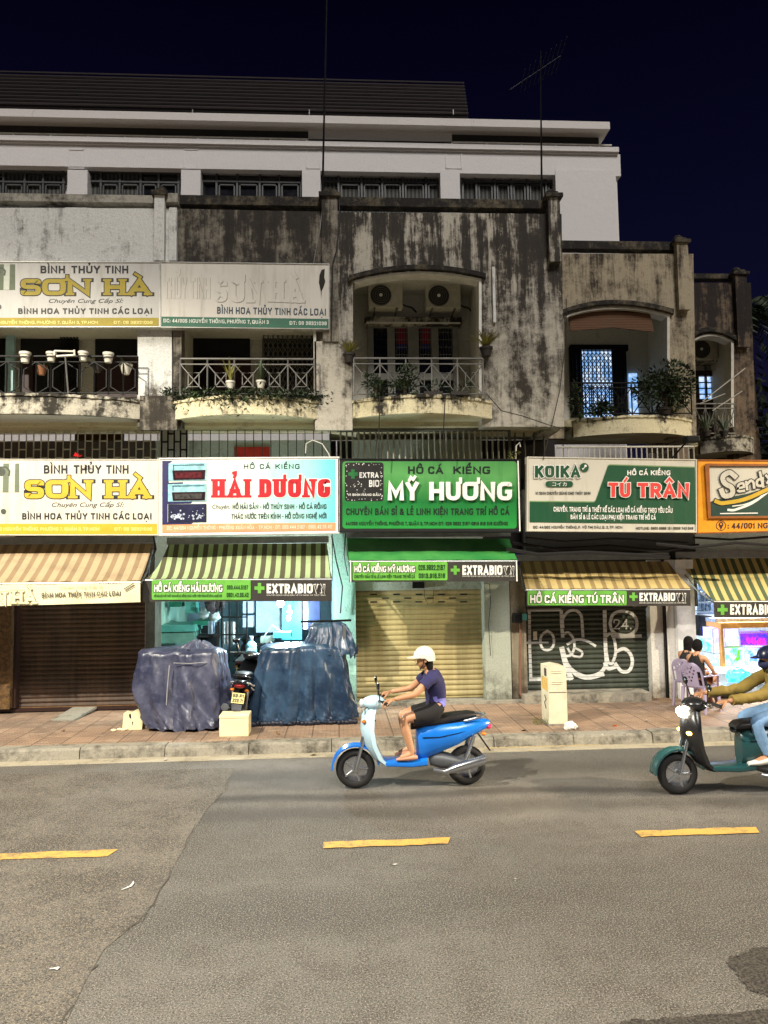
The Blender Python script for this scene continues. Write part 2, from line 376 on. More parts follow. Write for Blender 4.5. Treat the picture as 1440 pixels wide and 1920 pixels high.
    def disc(s, cx, cy, r, mi=0, lift=0): s.fill([(cx+r*math.cos(a*math.pi/10), cy+r*math.sin(a*math.pi/10)) for a in range(20)], mi, lift)
    def font(s, tx, x0, y0, x1, y1, mi=0, shear=.25, dy=0, lift=0):     # built-in outline lettering for the script lines
        s.g.append(len(s.mb.f)); cu = bpy.data.curves.new('t', 'FONT'); cu.body = tx; cu.shear = shear; cu.resolution_u = 4
        o = bpy.data.objects.new('t', cu); COL.objects.link(o); bpy.context.view_layer.update()
        dg = bpy.context.evaluated_depsgraph_get(); me = bpy.data.meshes.new_from_object(o.evaluated_get(dg))
        vs = [v.co.copy() for v in me.vertices]; fs = [tuple(p.vertices) for p in me.polygons]
        bpy.data.objects.remove(o); bpy.data.curves.remove(cu); bpy.data.meshes.remove(me)
        a, b = min(v.x for v in vs), max(v.x for v in vs); c, d = min(v.y for v in vs), max(v.y for v in vs)
        s.mb.add([WP(x0+(v.x-a)/(b-a)*(x1-x0), y1-(v.y-c)/(d-c)*(y1-y0)+dy*((v.x-a)/(b-a)-.5), s.Y-lift) for v in vs], fs, mi)
    def done(s, name, mats, parent):
        cuts = sorted(set([0]+s.g+[len(s.mb.f)])); o = None
        for a, b in zip(cuts, cuts[1:]):                  # each line of writing is a mesh of its own
            ids = sorted({i for f in s.mb.f[a:b] for i in f}); mp = {v: i for i, v in enumerate(ids)}
            m_ = MB(); m_.add([s.mb.v[i] for i in ids], [tuple(mp[i] for i in f) for f in s.mb.f[a:b]]); m_.m = s.mb.m[a:b]; o = m_.build(name, mats, parent)
        return o
# ------------------------------------------------------------------ ground, road, pavement
t = NT('asphalt')
big = t.noise(.22, 5, .6, sc=(.45, 1.6, 1)); mid = t.noise(3, 6, .7); gr = t.noise(75, 2, .6); gr2 = t.noise(170, 2, .5)
base = t.mix(t.ramp(big, .36, .64), C(70, 67, 62), C(104, 100, 93))
base = t.mix(t.math('MULTIPLY', t.ramp(mid, .42, .66), .6), base, C(70, 64, 57))
base = t.mix(t.ramp(gr, .52, .66), base, C(136, 130, 120))
base = t.mix(t.ramp(gr, .44, .34), base, C(46, 42, 38))
base = t.mix(t.ramp(gr2, .63, .68), base, C(214, 206, 188))
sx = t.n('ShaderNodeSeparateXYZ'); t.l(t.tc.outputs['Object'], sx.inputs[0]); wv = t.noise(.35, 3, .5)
for yc, wd_, am in ((9.02, .10, .62), (8.45, .16, .4), (10.1, .22, .35)):  # dark bands: cable shadows and tyre wear put into the asphalt colour
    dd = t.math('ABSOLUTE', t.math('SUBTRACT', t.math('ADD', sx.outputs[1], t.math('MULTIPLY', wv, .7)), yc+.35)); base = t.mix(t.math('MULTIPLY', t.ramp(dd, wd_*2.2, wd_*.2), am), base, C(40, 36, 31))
t.bump(t.math('ADD', gr, t.math('MULTIPLY', gr2, .6)), .55, .01); t.done(base, .78)
t = NT('asphalt_patch')
gr = t.noise(75, 2, .6); gr2 = t.noise(170, 2, .5); mid = t.noise(1.2, 6, .7)
base = t.mix(t.ramp(mid, .35, .65), C(72, 68, 62), C(104, 99, 91))
base = t.mix(t.ramp(gr, .52, .66), base, C(136, 124, 106)); base = t.mix(t.ramp(gr, .44, .34), base, C(44, 40, 35)); base = t.mix(t.ramp(gr2, .64, .69), base, C(200, 188, 168))
t.bump(t.math('ADD', gr, t.math('MULTIPLY', gr2, .6)), .55, .01); t.done(base, .8)
t = NT('pavement_tiles')
br = t.n('ShaderNodeTexBrick'); t.l(t.tc.outputs['Object'], br.inputs['Vector']); br.inputs['Scale'].default_value = 1.0
br.offset = 0; br.inputs['Brick Width'].default_value = .4; br.inputs['Row Height'].default_value = .4; br.inputs['Mortar Size'].default_value = .008
br.inputs['Color1'].default_value = C(172, 142, 116)+(1,); br.inputs['Color2'].default_value = C(152, 126, 104)+(1,); br.inputs['Mortar'].default_value = C(84, 70, 58)+(1,)
b2 = t.n('ShaderNodeTexBrick'); t.l(t.tc.outputs['Object'], b2.inputs['Vector']); b2.inputs['Scale'].default_value = 1.0; b2.offset = 0.5
b2.inputs['Brick Width'].default_value = .13; b2.inputs['Row Height'].default_value = .05; b2.inputs['Mortar Size'].default_value = .007
col = t.mix(t.math('MULTIPLY', b2.outputs['Fac'], .55), br.outputs['Color'], C(92, 76, 62))
col = t.mix(t.math('MULTIPLY', t.ramp(t.noise(1.6, 8, .7), .42, .66), .6), col, C(100, 86, 72)); col = t.mix(t.math('MULTIPLY', t.ramp(t.noise(5, 6, .7, loc=(3, 1, 0)), .55, .7), .5), col, C(190, 170, 142))
t.bump(t.math('MULTIPLY', t.math('ADD', b2.outputs['Fac'], br.outputs['Fac']), -1), .5, .01); t.done(col, .8)
kerbm = plaster('kerb_concrete', C(158, 152, 136), C(78, 74, 64), .44, .68, streak=.2, scale=2.2, seed=3, chip=.7)
gutm = plaster('gutter_concrete', C(182, 172, 148), C(112, 102, 84), .45, .75, streak=.1, scale=3, seed=5)
yel = NT('road_paint'); w_ = yel.ramp(yel.math('ADD', yel.math('MULTIPLY', yel.noise(16, 8, .8), .6), yel.math('MULTIPLY', yel.noise(3, 4, .6), .4)), .47, .60); yel.done(yel.mix(yel.math('MULTIPLY', w_, .8), C(206, 164, 78), C(112, 102, 86)), .7); yelm = MATS['road_paint']
struct(MB().box(-160, 160, -80, 160, -.3, -.02).build('ground', mk('dark_soil', C(60, 52, 42), .9)))
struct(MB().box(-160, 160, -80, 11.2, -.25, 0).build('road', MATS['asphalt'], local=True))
pat = MB(); rgt = [(438, 1440), (425, 1480), (385, 1520), (345, 1590), (290, 1690), (262, 1725), (195, 1780), (165, 1830), (120, 1925)]
pr = [GP(x, y, .004) for x, y in rgt]
pat.add(pr+[Vector((-30, 4, .004)), Vector((-30, pr[0].y, .004))], [tuple(range(len(pr)+2))]); struct(pat.build('road_patch', MATS['asphalt_patch'], local=True))
cr = MB(); a_, b_ = [], []
for i, p in enumerate(pr):
    for k in range(5):
        if i == len(pr)-1 and k: break
        q = p.lerp(pr[min(i+1, len(pr)-1)], k/5); j = rnd.uniform(-.03, .03); w = rnd.uniform(.002, .008)
        a_.append((q.x+j-w, q.y, .008)); b_.append((q.x+j+w, q.y, .008))
for i in range(len(a_)-1):
    if rnd.random() < .5: cr.add([a_[i], b_[i], b_[i+1], a_[i+1]], [(0, 1, 2, 3)])
struct(cr.build('road_crack', mk('crack_tar', C(84, 78, 70), .9), local=True))
for x0 in (-6.3, -3.33, -.16, 2.87, 5.9):
    m_ = MB(); n = 14; L = 1.17 if x0 > -1 else 1.2
    top = [(x0+L*k/n+(.05 if k == n else 0), 7.565+rnd.uniform(-.012, .012), .009) for k in range(n+1)]; bot = [(x0+L*k/n, 7.40+rnd.uniform(-.012, .012), .009) for k in range(n+1)]
    m_.add(top+bot, [(k, k+1, n+2+k, n+1+k) for k in range(n)]); struct(m_.build('road_marking', yelm, local=True))
dst = NT('dark_asphalt'); g_ = dst.noise(75, 2, .6); dst.bump(g_, .5, .01); dst.done(dst.mix(dst.ramp(g_, .4, .62), C(44, 40, 36), C(84, 78, 70)), .7)  # darker asphalt for the two irregular patches at the near right
for pts in ([(1362, 1806), (1372, 1793), (1392, 1790), (1410, 1778), (1440, 1772), (1500, 1775), (1520, 1850), (1440, 1868), (1400, 1850), (1380, 1826)], [(1140, 1922), (1190, 1912), (1260, 1910), (1330, 1900), (1440, 1893), (1520, 1890), (1520, 1960), (1140, 1950)]):
    q = [GP(x, y, .006) for x, y in pts]; f_ = []
    for i, a in enumerate(q):
        b = q[(i+1) % len(q)]
        for k in range(6): f_.append(a.lerp(b, k/6)+Vector((rnd.uniform(-.02, .02), rnd.uniform(-.02, .02), 0)))
    m_ = MB(); m_.add(f_, [tuple(range(len(f_)))]); struct(m_.build('road_dark_patch', MATS['dark_asphalt'], local=True))
struct(MB().box(-60, 60, 10.92, 11.2, -.1, .004).build('gutter', gutm, local=True))
kb = MB(); x = -20.0; L = 1.17
while x < 24:
    h = .15+rnd.uniform(-.008, .008); o_ = rnd.uniform(-.012, .012)
    kb.add([(x+.005, 11.17+o_, -.05), (x+L-.006, 11.17+o_, -.05), (x+L-.006, 11.46, -.05), (x+.005, 11.46, -.05), (x+.005, 11.2+o_, h-.03), (x+L-.006, 11.2+o_, h-.03), (x+L-.006, 11.23+o_, h), (x+.005, 11.23+o_, h), (x+.005, 11.46, h), (x+L-.006, 11.46, h)],
           [(0, 1, 5, 4), (4, 5, 6, 7), (7, 6, 9, 8), (8, 9, 2, 3), (0, 4, 7, 8, 3), (1, 2, 9, 6, 5)]); x += L
struct(kb.build('kerb', kerbm, local=True))
struct(MB().box(-60, 60, 11.46, 21, -.1, .147).build('pavement', MATS['pavement_tiles'], local=True))
# ------------------------------------------------------------------ materials for the buildings
pl1 = plaster('plaster_pale', C(220, 220, 213), C(84, 78, 68), .52, .72, zg=((5.9, 5.3, .24), (8.4, 7.6, .03)), streak=.55, scale=1.6, seed=1, drip=((8.0, 9.0),))
pl2 = plaster('plaster_black_mould', C(150, 143, 127), C(52, 46, 37), .38, .60, zg=((7.4, 7.9, .09), (6.2, 6.8, -.05), (5.9, 5.2, .04)), streak=.6, scale=1.5, seed=4, chip=.71, chipc=C(176, 170, 152), drip=((7.6, 9.0),))
pl3 = plaster('plaster_mouldy', C(186, 180, 164), C(60, 54, 45), .44, .62, zg=((7.2, 8.3, .08), (5.8, 5.0, -.05)), streak=.5, scale=1.3, seed=9, chip=.69, chipc=C(206, 200, 180), drip=((7.0, 9.0), (6.6, 7.4)))
pl4 = plaster('plaster_brown_streaks', C(168, 156, 130), C(58, 48, 34), .45, .64, zg=((7.6, 8.9, .03),), streak=.6, scale=1.6, seed=13, chip=.71, drip=((7.4, 9.0),))
pl5 = plaster('plaster_dark_brown', C(124, 106, 84), C(38, 28, 20), .43, .62, zg=((6.9, 8.0, .10),), streak=.6, scale=1.8, seed=17, chip=.72, drip=((7.0, 9.0),))
plap = plaster('plaster_cream_apron', C(226, 216, 178), C(42, 37, 26), .50, .64, zg=((5.38, 5.56, .05),), streak=.5, scale=2.2, seed=21, drip=((5.2, 5.54),))
plap1 = plaster('plaster_dirty_apron', C(184, 178, 160), C(44, 39, 29), .44, .60, zg=((5.33, 5.56, .03),), streak=.35, scale=2.6, seed=23, drip=((5.2, 5.54),))
plsof = plaster('plaster_soffit', C(206, 196, 160), C(120, 110, 84), .5, .8, streak=.2, scale=2, seed=25)
plin = plaster('plaster_inner_white', C(206, 204, 192), C(130, 126, 112), .55, .85, streak=.3, scale=1.5, seed=27)
plg = plaster('plaster_ground_grey', C(170, 176, 160), C(84, 82, 70), .5, .8, zg=((1.0, .1, .2),), streak=.4, scale=1.8, seed=31, chip=.7)
plt = plaster('plaster_turquoise', C(150, 190, 172), C(70, 84, 74), .52, .8, zg=((1.0, .1, .2),), streak=.4, scale=1.8, seed=33)
plw = plaster('plaster_pillar_white', C(214, 212, 204), C(120, 110, 92), .55, .85, zg=((.9, .1, .25),), streak=.4, scale=1.8, seed=35, chip=.74, chipc=C(150, 140, 120))
granite = plaster('brown_granite', C(126, 92, 44), C(50, 34, 14), .35, .65, streak=0, scale=14, seed=37, gloss=.35)
mould = plaster('mould_ledge', C(110, 100, 78), C(26, 21, 15), .3, .55, streak=.3, scale=3, seed=39)
railm = plaster('mould_rail_pale', C(170, 166, 152), C(52, 44, 34), .45, .7, streak=.2, scale=2.4, seed=40)
blackm = mk('black_void', C(14, 12, 11), .9, var=.3, bump=0)
darkdoor = mk('dark_brown_door', C(46, 24, 18), .5)
blackiron = mk('black_iron', C(22, 21, 20), .5, .6)
greyiron = mk('grey_iron', C(120, 118, 112), .5, .5)
whiteiron = mk('white_iron', C(196, 192, 178), .5, .1)
steel = mk('galvanised_steel', C(150, 152, 148), .4, .8)
glass = mk('dark_glass', (.012, .013, .016), .08, 0, var=.3, bump=0, spec=.8)
# ------------------------------------------------------------------ helpers for buildings
def shutter(parent, px0, y0, px1, y1, Y, mat, pitch=.092, extra=None, bar=None):
    xa, xb, z0, z1 = rect(px0, y0, px1, y1, Y); m_ = MB(); z = z1; prof = []
    while z > z0+pitch*.5:
        prof += [(Y+.022, z), (Y+.006, z-pitch*.22), (Y, z-pitch*.5), (Y+.006, z-pitch*.78), (Y+.022, z-pitch*.95)]; z -= pitch
    zb = z
    for i in range(len(prof)-1):
        a, b = prof[i], prof[i+1]; m_.add([(xa, a[0], a[1]), (xb, a[0], a[1]), (xb, b[0], b[1]), (xa, b[0], b[1])], [(0, 1, 2, 3)])
    m_.box(xa, xb, Y+.03, Y+.05, z0, z1)
    s_ = m_.build('shutter', mat, parent)
    MB().box(xa, xb, Y-.012, Y+.03, z0-.02, zb-.003).build('bottom_bar', bar or mat, s_)
    for sgn, xx in ((-1, xa), (1, xb)): MB().box(xx-.035 if sgn < 0 else xx+.002, xx-.002 if sgn < 0 else xx+.035, Y-.04, Y+.05, z0, z1+.02).build('guide_rail', steel, s_)
    return s_
def balcony(parent, px0, px1, yt, yb, Yw, bulge, Yback, mf, ms, lip=True):
    jit = lambda s_: rnd.uniform(-s_, s_)
    x0, x1 = WX(px0, yb, Yw), WX(px1, yb, Yw); z1, z0 = WZ((px0+px1)/2, yt, Yw-bulge), WZ((px0+px1)/2, yb, Yw-bulge); n = 64
    def arc(off): return [(x0+(x1-x0)*k/n, Yw-.03-bulge*(1-(2*k/n-1)**2)+off) for k in range(n+1)]
    a, b = arc(0), arc(.1); m_ = MB()
    rings = [[(a[k][0], a[k][1], z0), (a[k][0], a[k][1], z1-.05), (a[k][0], a[k][1]-.03+jit(.006), z1-.045+jit(.008)), (a[k][0], a[k][1]-.03+jit(.008), z1+jit(.012)), (b[k][0], b[k][1], z1+jit(.006)), (b[k][0], b[k][1], z0)] for k in range(n+1)]
    m_.loft(rings); m_.build('balcony_front', mf, parent)
    s_ = MB(); lo = [(p[0], p[1]+.012, z0+.012) for p in a]+[(x1, Yback, z0+.012), (x0, Yback, z0+.012)]; hi = [(p[0], p[1]+.012, z0+.2) for p in a]+[(x1, Yback, z0+.2), (x0, Yback, z0+.2)]
    s_.hull([Vector(p) for p in lo], [Vector(p) for p in hi]); s_.build('balcony_slab', ms, parent)
    return x0, x1, z0, z1
def railing(parent, px0, px1, yt, yb, Y, n, mat, style='x', r=.014):
    x0, x1, z0, z1 = rect(px0, yt, px1, yb, Y); m_ = MB(); h = z1-z0; zm = z1-h*.15
    m_.tube([(x0, Y, z1), (x1, Y, z1)], r*1.35); m_.tube([(x0, Y, zm), (x1, Y, zm)], r); m_.tube([(x0, Y, z0+.03), (x1, Y, z0+.03)], r)
    for k in range(n+1): xx = x0+(x1-x0)*k/n; m_.tube([(xx, Y, z0), (xx, Y, z1)], r)
    for k in range(n):
        a, b = x0+(x1-x0)*k/n, x0+(x1-x0)*(k+1)/n; c, zc, w, hh = (a+b)/2, (z0+zm)/2, (b-a)*.2, (zm-z0)*.22
        if style == 'x':
            m_.tube([(a, Y, z0), (b, Y, zm)], r*.8); m_.tube([(a, Y, zm), (b, Y, z0)], r*.8)
            m_.tube([(c-w, Y-.01, zc-hh), (c+w, Y-.01, zc-hh), (c+w, Y-.01, zc+hh), (c-w, Y-.01, zc+hh), (c-w, Y-.01, zc-hh)], r*.8)
        else:
            W3 = (b-a)*.3
            m_.tube([(c, Y, z0), (c, Y, zm)], r*.9)
            m_.tube([(c, Y, zm), (c+W3*1.4, Y, zc+hh*1.2), (c+W3*1.4, Y, zc-hh*1.2), (c, Y, z0), (c-W3*1.4, Y, zc-hh*1.2), (c-W3*1.4, Y, zc+hh*1.2), (c, Y, zm)], r*.9)
    return m_.build('railing', mat, parent)
def gate(parent, px0, y0, px1, y1, Y, n, mat, pitch=.16, r=.011):
    x0, x1, z0, z1 = rect(px0, y0, px1, y1, Y); m_ = MB()
    for k in range(n+1): xx = x0+(x1-x0)*k/n; m_.tube([(xx, Y, z0), (xx, Y, z1)], r, n=4)
    for k in range(n):
        a, b = x0+(x1-x0)*k/n, x0+(x1-x0)*(k+1)/n; z = z0
        while z < z1-pitch: m_.tube([(a, Y-.02, z), (b, Y-.02, z+pitch)], r*.7, n=4); m_.tube([(b, Y-.012, z), (a, Y-.012, z+pitch)], r*.7, n=4); z += pitch
    m_.box(x0, x1, Y-.02, Y+.02, z1, z1+.04); return m_.build('folding_gate', mat, parent)
def recess(parent, px0, px1, yt, yb, Yf, Yb, mat, zf):
    x0, x1 = WX(px0, (yt+yb)/2, Yf), WX(px1, (yt+yb)/2, Yf); zt = WZ((px0+px1)/2, yt, Yf)
    m_ = MB(); m_.box(x0-.4, x1+.2, Yb, Yb+.15, zf-.3, zt+.5); m_.box(x0-.15, x0, Yf, Yb-.003, zf, zt+.3); m_.box(x1, x1+.15, Yf, Yb-.003, zf, zt+.3)
    m_.build('balcony_recess', mat, parent); MB().box(x0+.003, x1-.003, Yf, Yb-.003, zt, zt+.1).build('balcony_ceiling', mat, parent)
    MB().box(x0-.2, x1+.2, Yf-.05, Yb, zf-.14, zf).build('balcony_floor', plsof, parent)
    return x0, x1, zt
def arcpts(p0, pm, p1, n=16):
    out = []
    for k in range(n+1):
        t = k/n; c = (2*pm[0]-(p0[0]+p1[0])/2, 2*pm[1]-(p0[1]+p1[1])/2)
        out.append(((1-t)**2*p0[0]+2*t*(1-t)*c[0]+t*t*p1[0], (1-t)**2*p0[1]+2*t*(1-t)*c[1]+t*t*p1[1]))
    return out
def pier(parent, px0, px1, yt, yb, Y, mat, cap=True, d=.14, name='pilaster'):
    a, b, z0, z1 = rect(px0, yt, px1, yb, Y-d); m_ = MB().box(a, b, Y-d, Y-.003, z0, z1-.16 if cap else z1)
    p_ = m_.build(name, mat, parent)
    if cap:
        c = MB(); c.box(a-.05, b+.05, Y-d-.05, Y+.35, z1-.16, z1-.09); c.box(a+.02, b-.02, Y-d+.02, Y+.3, z1-.09, z1-.03); mx = (a+b)/2
        c.lathe([(.0, 0), (.09, 0), (.1, .05), (.05, .1), (0, .12)], (mx, Y+.05, z1-.03), n=10); c.build('pilaster_cap', mould, p_)
# ------------------------------------------------------------------ white office building behind
B = thing('office_building', (0, 24, 0), 'grey white office building with flat eave and dark tiled roof behind the old shophouses', 'building')
wst = plaster('office_render', C(230, 227, 223), C(160, 156, 150), .62, .9, streak=.4, scale=.8, seed=41)
wsl = plaster('office_slab', C(226, 222, 216), C(96, 90, 82), .6, .8, streak=.8, scale=.9, seed=43)
m_ = MB(); m_.pbox(-260, 276, 1166, 900, 24.5, 36)
for a, b in ((-260, -60), (122, 160), (338, 375), (568, 603), (831, 868), (1050, 1165)): m_.pbox(a, 318.5, b, 900, 24.0, 24.497)
m_.pbox(-260, 276, 1163, 318, 24.03, 24.497); m_.pbox(578, 228, 847, 262, 24.0, 26); m_.pbox(-260, 402, 1060, 900, 24.1, 24.49); m_.build('wall', wst, B)
m_ = MB(); m_.pbox(-260, 262, 1160, 271, 23.9, 26); m_.pbox(-260, 271.3, 1159, 275.7, 23.96, 26); m_.build('cornice', wst, B)
for a, b in ((128, 158), (344, 372), (574, 601), (835, 866)):
    fr = MB()
    for r in ((a, 280, a+2, 315), (b-2, 280, b, 315), (a, 279, b, 281), (a, 314, b, 316)): fr.pbox(*r, 24.01, 24.03)
    fr.build('panel_moulding', wst, B)
MB().pbox(-260, 213.5, 1143, 227.5, 23.55, 30).build('eave_slab', wsl, B)
MB().pbox(-260, 228, 1122, 262, 24.05, 24.24).build('attic_wall', mk('attic_shade_dark', C(52, 50, 47), .9), B)  # shade under the eave slab is put into this dark wall colour
m_ = MB()
for a, b in ((-260, 578), (847, 1146)):
    z = WZ(400, 257.5, 23.95); xa, xb = WX(a, 257, 23.95), WX(b, 257, 23.95); m_.tube([(xa, 23.95, z), (xb, 23.95, z)], .03)
    k = xa
    while k < xb: m_.tube([(k, 23.95, z-.12), (k, 23.95, z)], .02); k += 1.15
m_.build('parapet_rail', whiteiron, B)
rf = MB(); y0, z0, y1, z1 = 25.6, WZ(400, 206, 25.6), 26.3, WZ(400, 149, 26.3); xr = WX(873, 180, 26); n = 9
for k in range(n):
    a, b = k/n, (k+1)/n; ya, yb, za, zb = y0+(y1-y0)*a, y0+(y1-y0)*b, z0+(z1-z0)*a, z0+(z1-z0)*b
    rf.add([(-13, ya, za+.1), (xr, ya, za+.1), (xr, yb+.1, zb+.02), (-13, yb+.1, zb+.02), (-13, ya, za-.06), (xr, ya, za-.06), (xr, yb+.1, zb-.2), (-13, yb+.1, zb-.2)], [(0, 1, 2, 3), (0, 1, 5, 4), (4, 5, 6, 7), (1, 2, 6, 5), (0, 3, 7, 4)])
rf.build('roof', mk('dark_red_tiles', C(26, 17, 16), .8, var=.4, scale=3), B)
rt = MB()
for k in range(n+1): rt.tube([(-13, y0+(y1-y0)*k/n-.06, z0+(z1-z0)*k/n+.06), (xr, y0+(y1-y0)*k/n-.06, z0+(z1-z0)*k/n+.06)], .035, n=5)
rt.build('roof_batten', mk('batten_grey', C(52, 44, 42), .7), B)
MB().box(-13, xr-.2, 25.9, 26.2, WZ(400, 214, 26)-.5, z0-.02).build('roof_base', blackm, B)
for px in (153, 361, 580, 850): a, b, c, d = rect(px-1, 205, px+1, 214, 23.7); MB().box(a, b, 23.7, 23.74, c, d).build('roof_post', greyiron, B)
cur = stripes('grey_curtain', C(88, 90, 84), C(48, 48, 46), .13, amt=.2); frm = mk('window_frame_grey', C(84, 86, 84), .5, .3)
for wi, (a, b, cl) in enumerate(((-60, 122, 1), (160, 338, 1), (375, 568, 0), (603, 831, 1), (868, 1050, 1))):
    f_ = MB()
    f_.pbox(a, 320, b, 324, 24.3, 24.42); f_.pbox(a, 339, b, 342, 24.3, 24.42)
    xs = [a+(b-a)*q for q in ((0, .14, .33, .5, .67, .86, 1) if wi > 2 else (.02, .16, .36, .58, .77, .98))]
    for q in xs: f_.pbox(q-1.8, 320, q+1.8, 402, 24.31, 24.41)
    for i in range(1, len(xs)-1):
        for k in (0,): f_.pbox(xs[i]+4, 345, xs[i+1]-4, 347.5, 24.33, 24.4); f_.pbox(xs[i]+4, 345, xs[i]+6.5, 402, 24.33, 24.4); f_.pbox(xs[i+1]-6.5, 345, xs[i+1]-4, 402, 24.33, 24.4)
    w_ = f_.build('window', frm, B)
    MB().pbox(a, 320, b, 402, 24.43, 24.44).build('pane', glass, w_)
    for i in range(len(xs)-1):
        if cl and not (wi == 1 and i > 2) and not (wi == 0 and i in (1,)): MB().pbox(xs[i]+3, 326, xs[i+1]-3, 402, 24.424, 24.428).build('curtain', cur, w_)
# ------------------------------------------------------------------ five shophouses
def house(px, Y, label): return thing('shophouse', (WX(px, 1320, 14.2), Y, 0), label, 'building', 'row of old shophouses')
H1 = house(120, 14, 'shophouse with pale grey parapet and black balcony rail hung with white pots, far left')
H2 = house(460, 14, 'shophouse with black mouldy parapet and an open lit shop behind the draped blue tarpaulins')
H3 = house(800, 14, 'shophouse with mouldy arch, two air conditioners and a cream steel shutter')
H4 = house(1150, 14.6, 'set back shophouse with brown blind under its arch and a graffiti covered shutter')
H5 = house(1400, 16, 'narrow dark brown shophouse at the right end, over the bright aquarium shop')
zf = WZ(460, 738, 12.8)
# upper walls
MB().pprism([(-140, 389), (322, 391), (322, 800), (258, 800), (258, 600), (-60, 600), (-60, 800), (-140, 800)], 13.2, 13.5).build('upper_wall', pl1, H1)
MB().pprism([(325, 391), (612, 397), (612, 800), (588, 800), (592, 600), (340, 600), (340, 800), (325, 800)], 13.202, 13.5).build('upper_wall', pl2, H2)
ap3 = arcpts((662, 527), (780, 509), (903, 523))
MB().pprism([(614, 398), (1053, 401), (1058, 800), (903, 800)]+ap3[::-1]+[(662, 800), (614, 800)], 13.2, 13.5).build('upper_wall', pl3, H3)
a, b, c, d = rect(614, 401, 1056, 800, 13.2); MB().box(b-.28, b, 13.503, 15.3, c, d).build('side_wall', pl3, H3)
ap4 = arcpts((1058, 592), (1150, 575), (1256, 590))
MB().pprism([(1030, 475), (1300, 476), (1306, 822), (1256, 822)]+ap4[::-1]+[(1058, 822), (1030, 822)], 15.0, 15.3).build('upper_wall', pl4, H4)
a, b, c, d = rect(1030, 476, 1303, 822, 15.0); MB().box(b-.28, b, 15.303, 17, c, d).build('side_wall', pl4, H4)
ap5 = arcpts((1290, 645), (1330, 626), (1376, 640))
MB().pprism([(1270, 530), (1408, 530), (1419, 862), (1376, 862)]+ap5[::-1]+[(1290, 862), (1270, 862)], 16.7, 17).build('upper_wall', pl5, H5)
a, b, c, d = rect(1270, 530, 1414, 862, 16.7); MB().box(b-.25, b, 17.003, 22, c, d).build('side_wall', pl5, H5)
# parapet rails, piers
for H, a, b, y0, y1, Y, mt in ((H1, -140, 288, 363, 377, 13.25, railm), (H2, 308, 604, 367, 384, 13.25, mould), (H3, 632, 1029, 372, 388, 13.25, mould), (H4, 1053, 1271, 452, 467, 15.05, mould), (H5, 1298, 1382, 513, 522, 16.75, mould)):
    MB().pbox(a, y0, b, y1, Y, Y+.22).build('parapet_rail', mt, H)
pier(H1, 289, 308, 349, 488, 13.2, pl1); pier(H1, 317, 331, 389, 488, 13.2, pl1, False, .1)
MB().pbox(306, 362, 333, 378, 13.1, 13.4).build('parapet_block', railm, H1)
pier(H3, 604, 634, 352, 640, 13.2, pl2); pier(H3, 1029, 1051, 354, 490, 13.2, pl3); pier(H3, 590, 660, 640, 806, 13.2, pl3, False, .1, 'lower_pier')
pier(H4, 1271, 1292, 441, 580, 15.0, pl4); pier(H5, 1381, 1403, 502, 650, 16.7, pl5); pier(H1, 262, 332, 742, 806, 13.2, pl2, False, .09, 'lower_pier')
# flat roofs
for H, a, b, yy, Y0 in ((H1, -140, 322, 395, 13.5), (H2, 326, 612, 400, 13.5), (H3, 615, 1050, 404, 13.5), (H4, 1040, 1298, 480, 15.3), (H5, 1300, 1408, 534, 17)):
    x0, x1, z = WX(a, yy, Y0), WX(b, yy, Y0), 8.2
    MB().box(x0, x1, Y0+.003, 22, z-.15, z).build('roof', mould, H)
# recesses behind the balconies
recess(H1, -60, 258, 600, 740, 13.5, 14.7, plin, zf)
recess(H2, 340, 592, 600, 740, 13.5, 14.7, plin, zf)
recess(H3, 662, 903, 508, 740, 13.5, 14.75, plin, zf)
zf4 = WZ(1150, 775, 14.6); zf5 = WZ(1340, 822, 16.4)
recess(H4, 1046, 1256, 574, 780, 15.3, 16.4, plin, zf4)
recess(H5, 1280, 1376, 625, 820, 17.0, 18.1, plin, zf5)
# arch mouldings
for H, ap, Y in ((H3, ap3, 13.2), (H4, ap4, 15.0), (H5, ap5, 16.7)):
    s = -1; up = [(x, y-13) for x, y in ap]; lo = [(x, y-5) for x, y in ap]
    ext = 8; up = [(up[0][0]-ext, up[0][1]+2)]+up+[(up[-1][0]+ext, up[-1][1]+2)]; lo = [(lo[0][0]-ext, lo[0][1]+4)]+lo+[(lo[-1][0]+ext, lo[-1][1]+4)]
    MB().pprism(up+lo[::-1], Y-.09, Y-.003).build('arch_moulding', mould, H)
    il = [(x, y+4) for x, y in ap]
    ys = 740 if H is H3 else (700 if H is H4 else 800)
    i2 = ap[::-1]
    MB().pprism([(ap[-1][0]-5, ys)]+[(min(max(x, ap[0][0]+4), ap[-1][0]-5), y) for x, y in il[::-1]]+i2[::-1]+[(ap[-1][0], ys)], Y-.02, Y+.28).build('arch_reveal', whiteiron if H is not H3 else mk('white_paint', C(214, 212, 200), .6), H)
# balconies
balcony(H1, -150, 266, 738, 776, 13.2, .5, 13.95, plap1, plin)
balcony(H2, 322, 606, 742, 777, 13.2, .5, 13.95, plap, plsof)
balcony(H3, 655, 922, 741, 775, 13.2, .5, 13.95, plap, plsof)
balcony(H4, 1074, 1296, 779, 812, 15.0, .5, 15.75, plap, plsof)
balcony(H5, 1312, 1412, 816, 846, 16.7, .45, 17.4, plap1, plsof)
# slab edge over the ground floor (soffit of the overhanging upper floor)
MB().box(WX(-140, 800, 13.5), WX(614, 800, 13.5), 13.502, 14.3, WZ(200, 799, 13.5), WZ(200, 790, 13.5)).build('floor_slab', plsof, H1)
MB().box(WX(616, 800, 13.5), WX(1056, 800, 13.5), 13.503, 15, WZ(800, 799, 13.5), WZ(800, 790, 13.5)).build('floor_slab', plsof, H3)
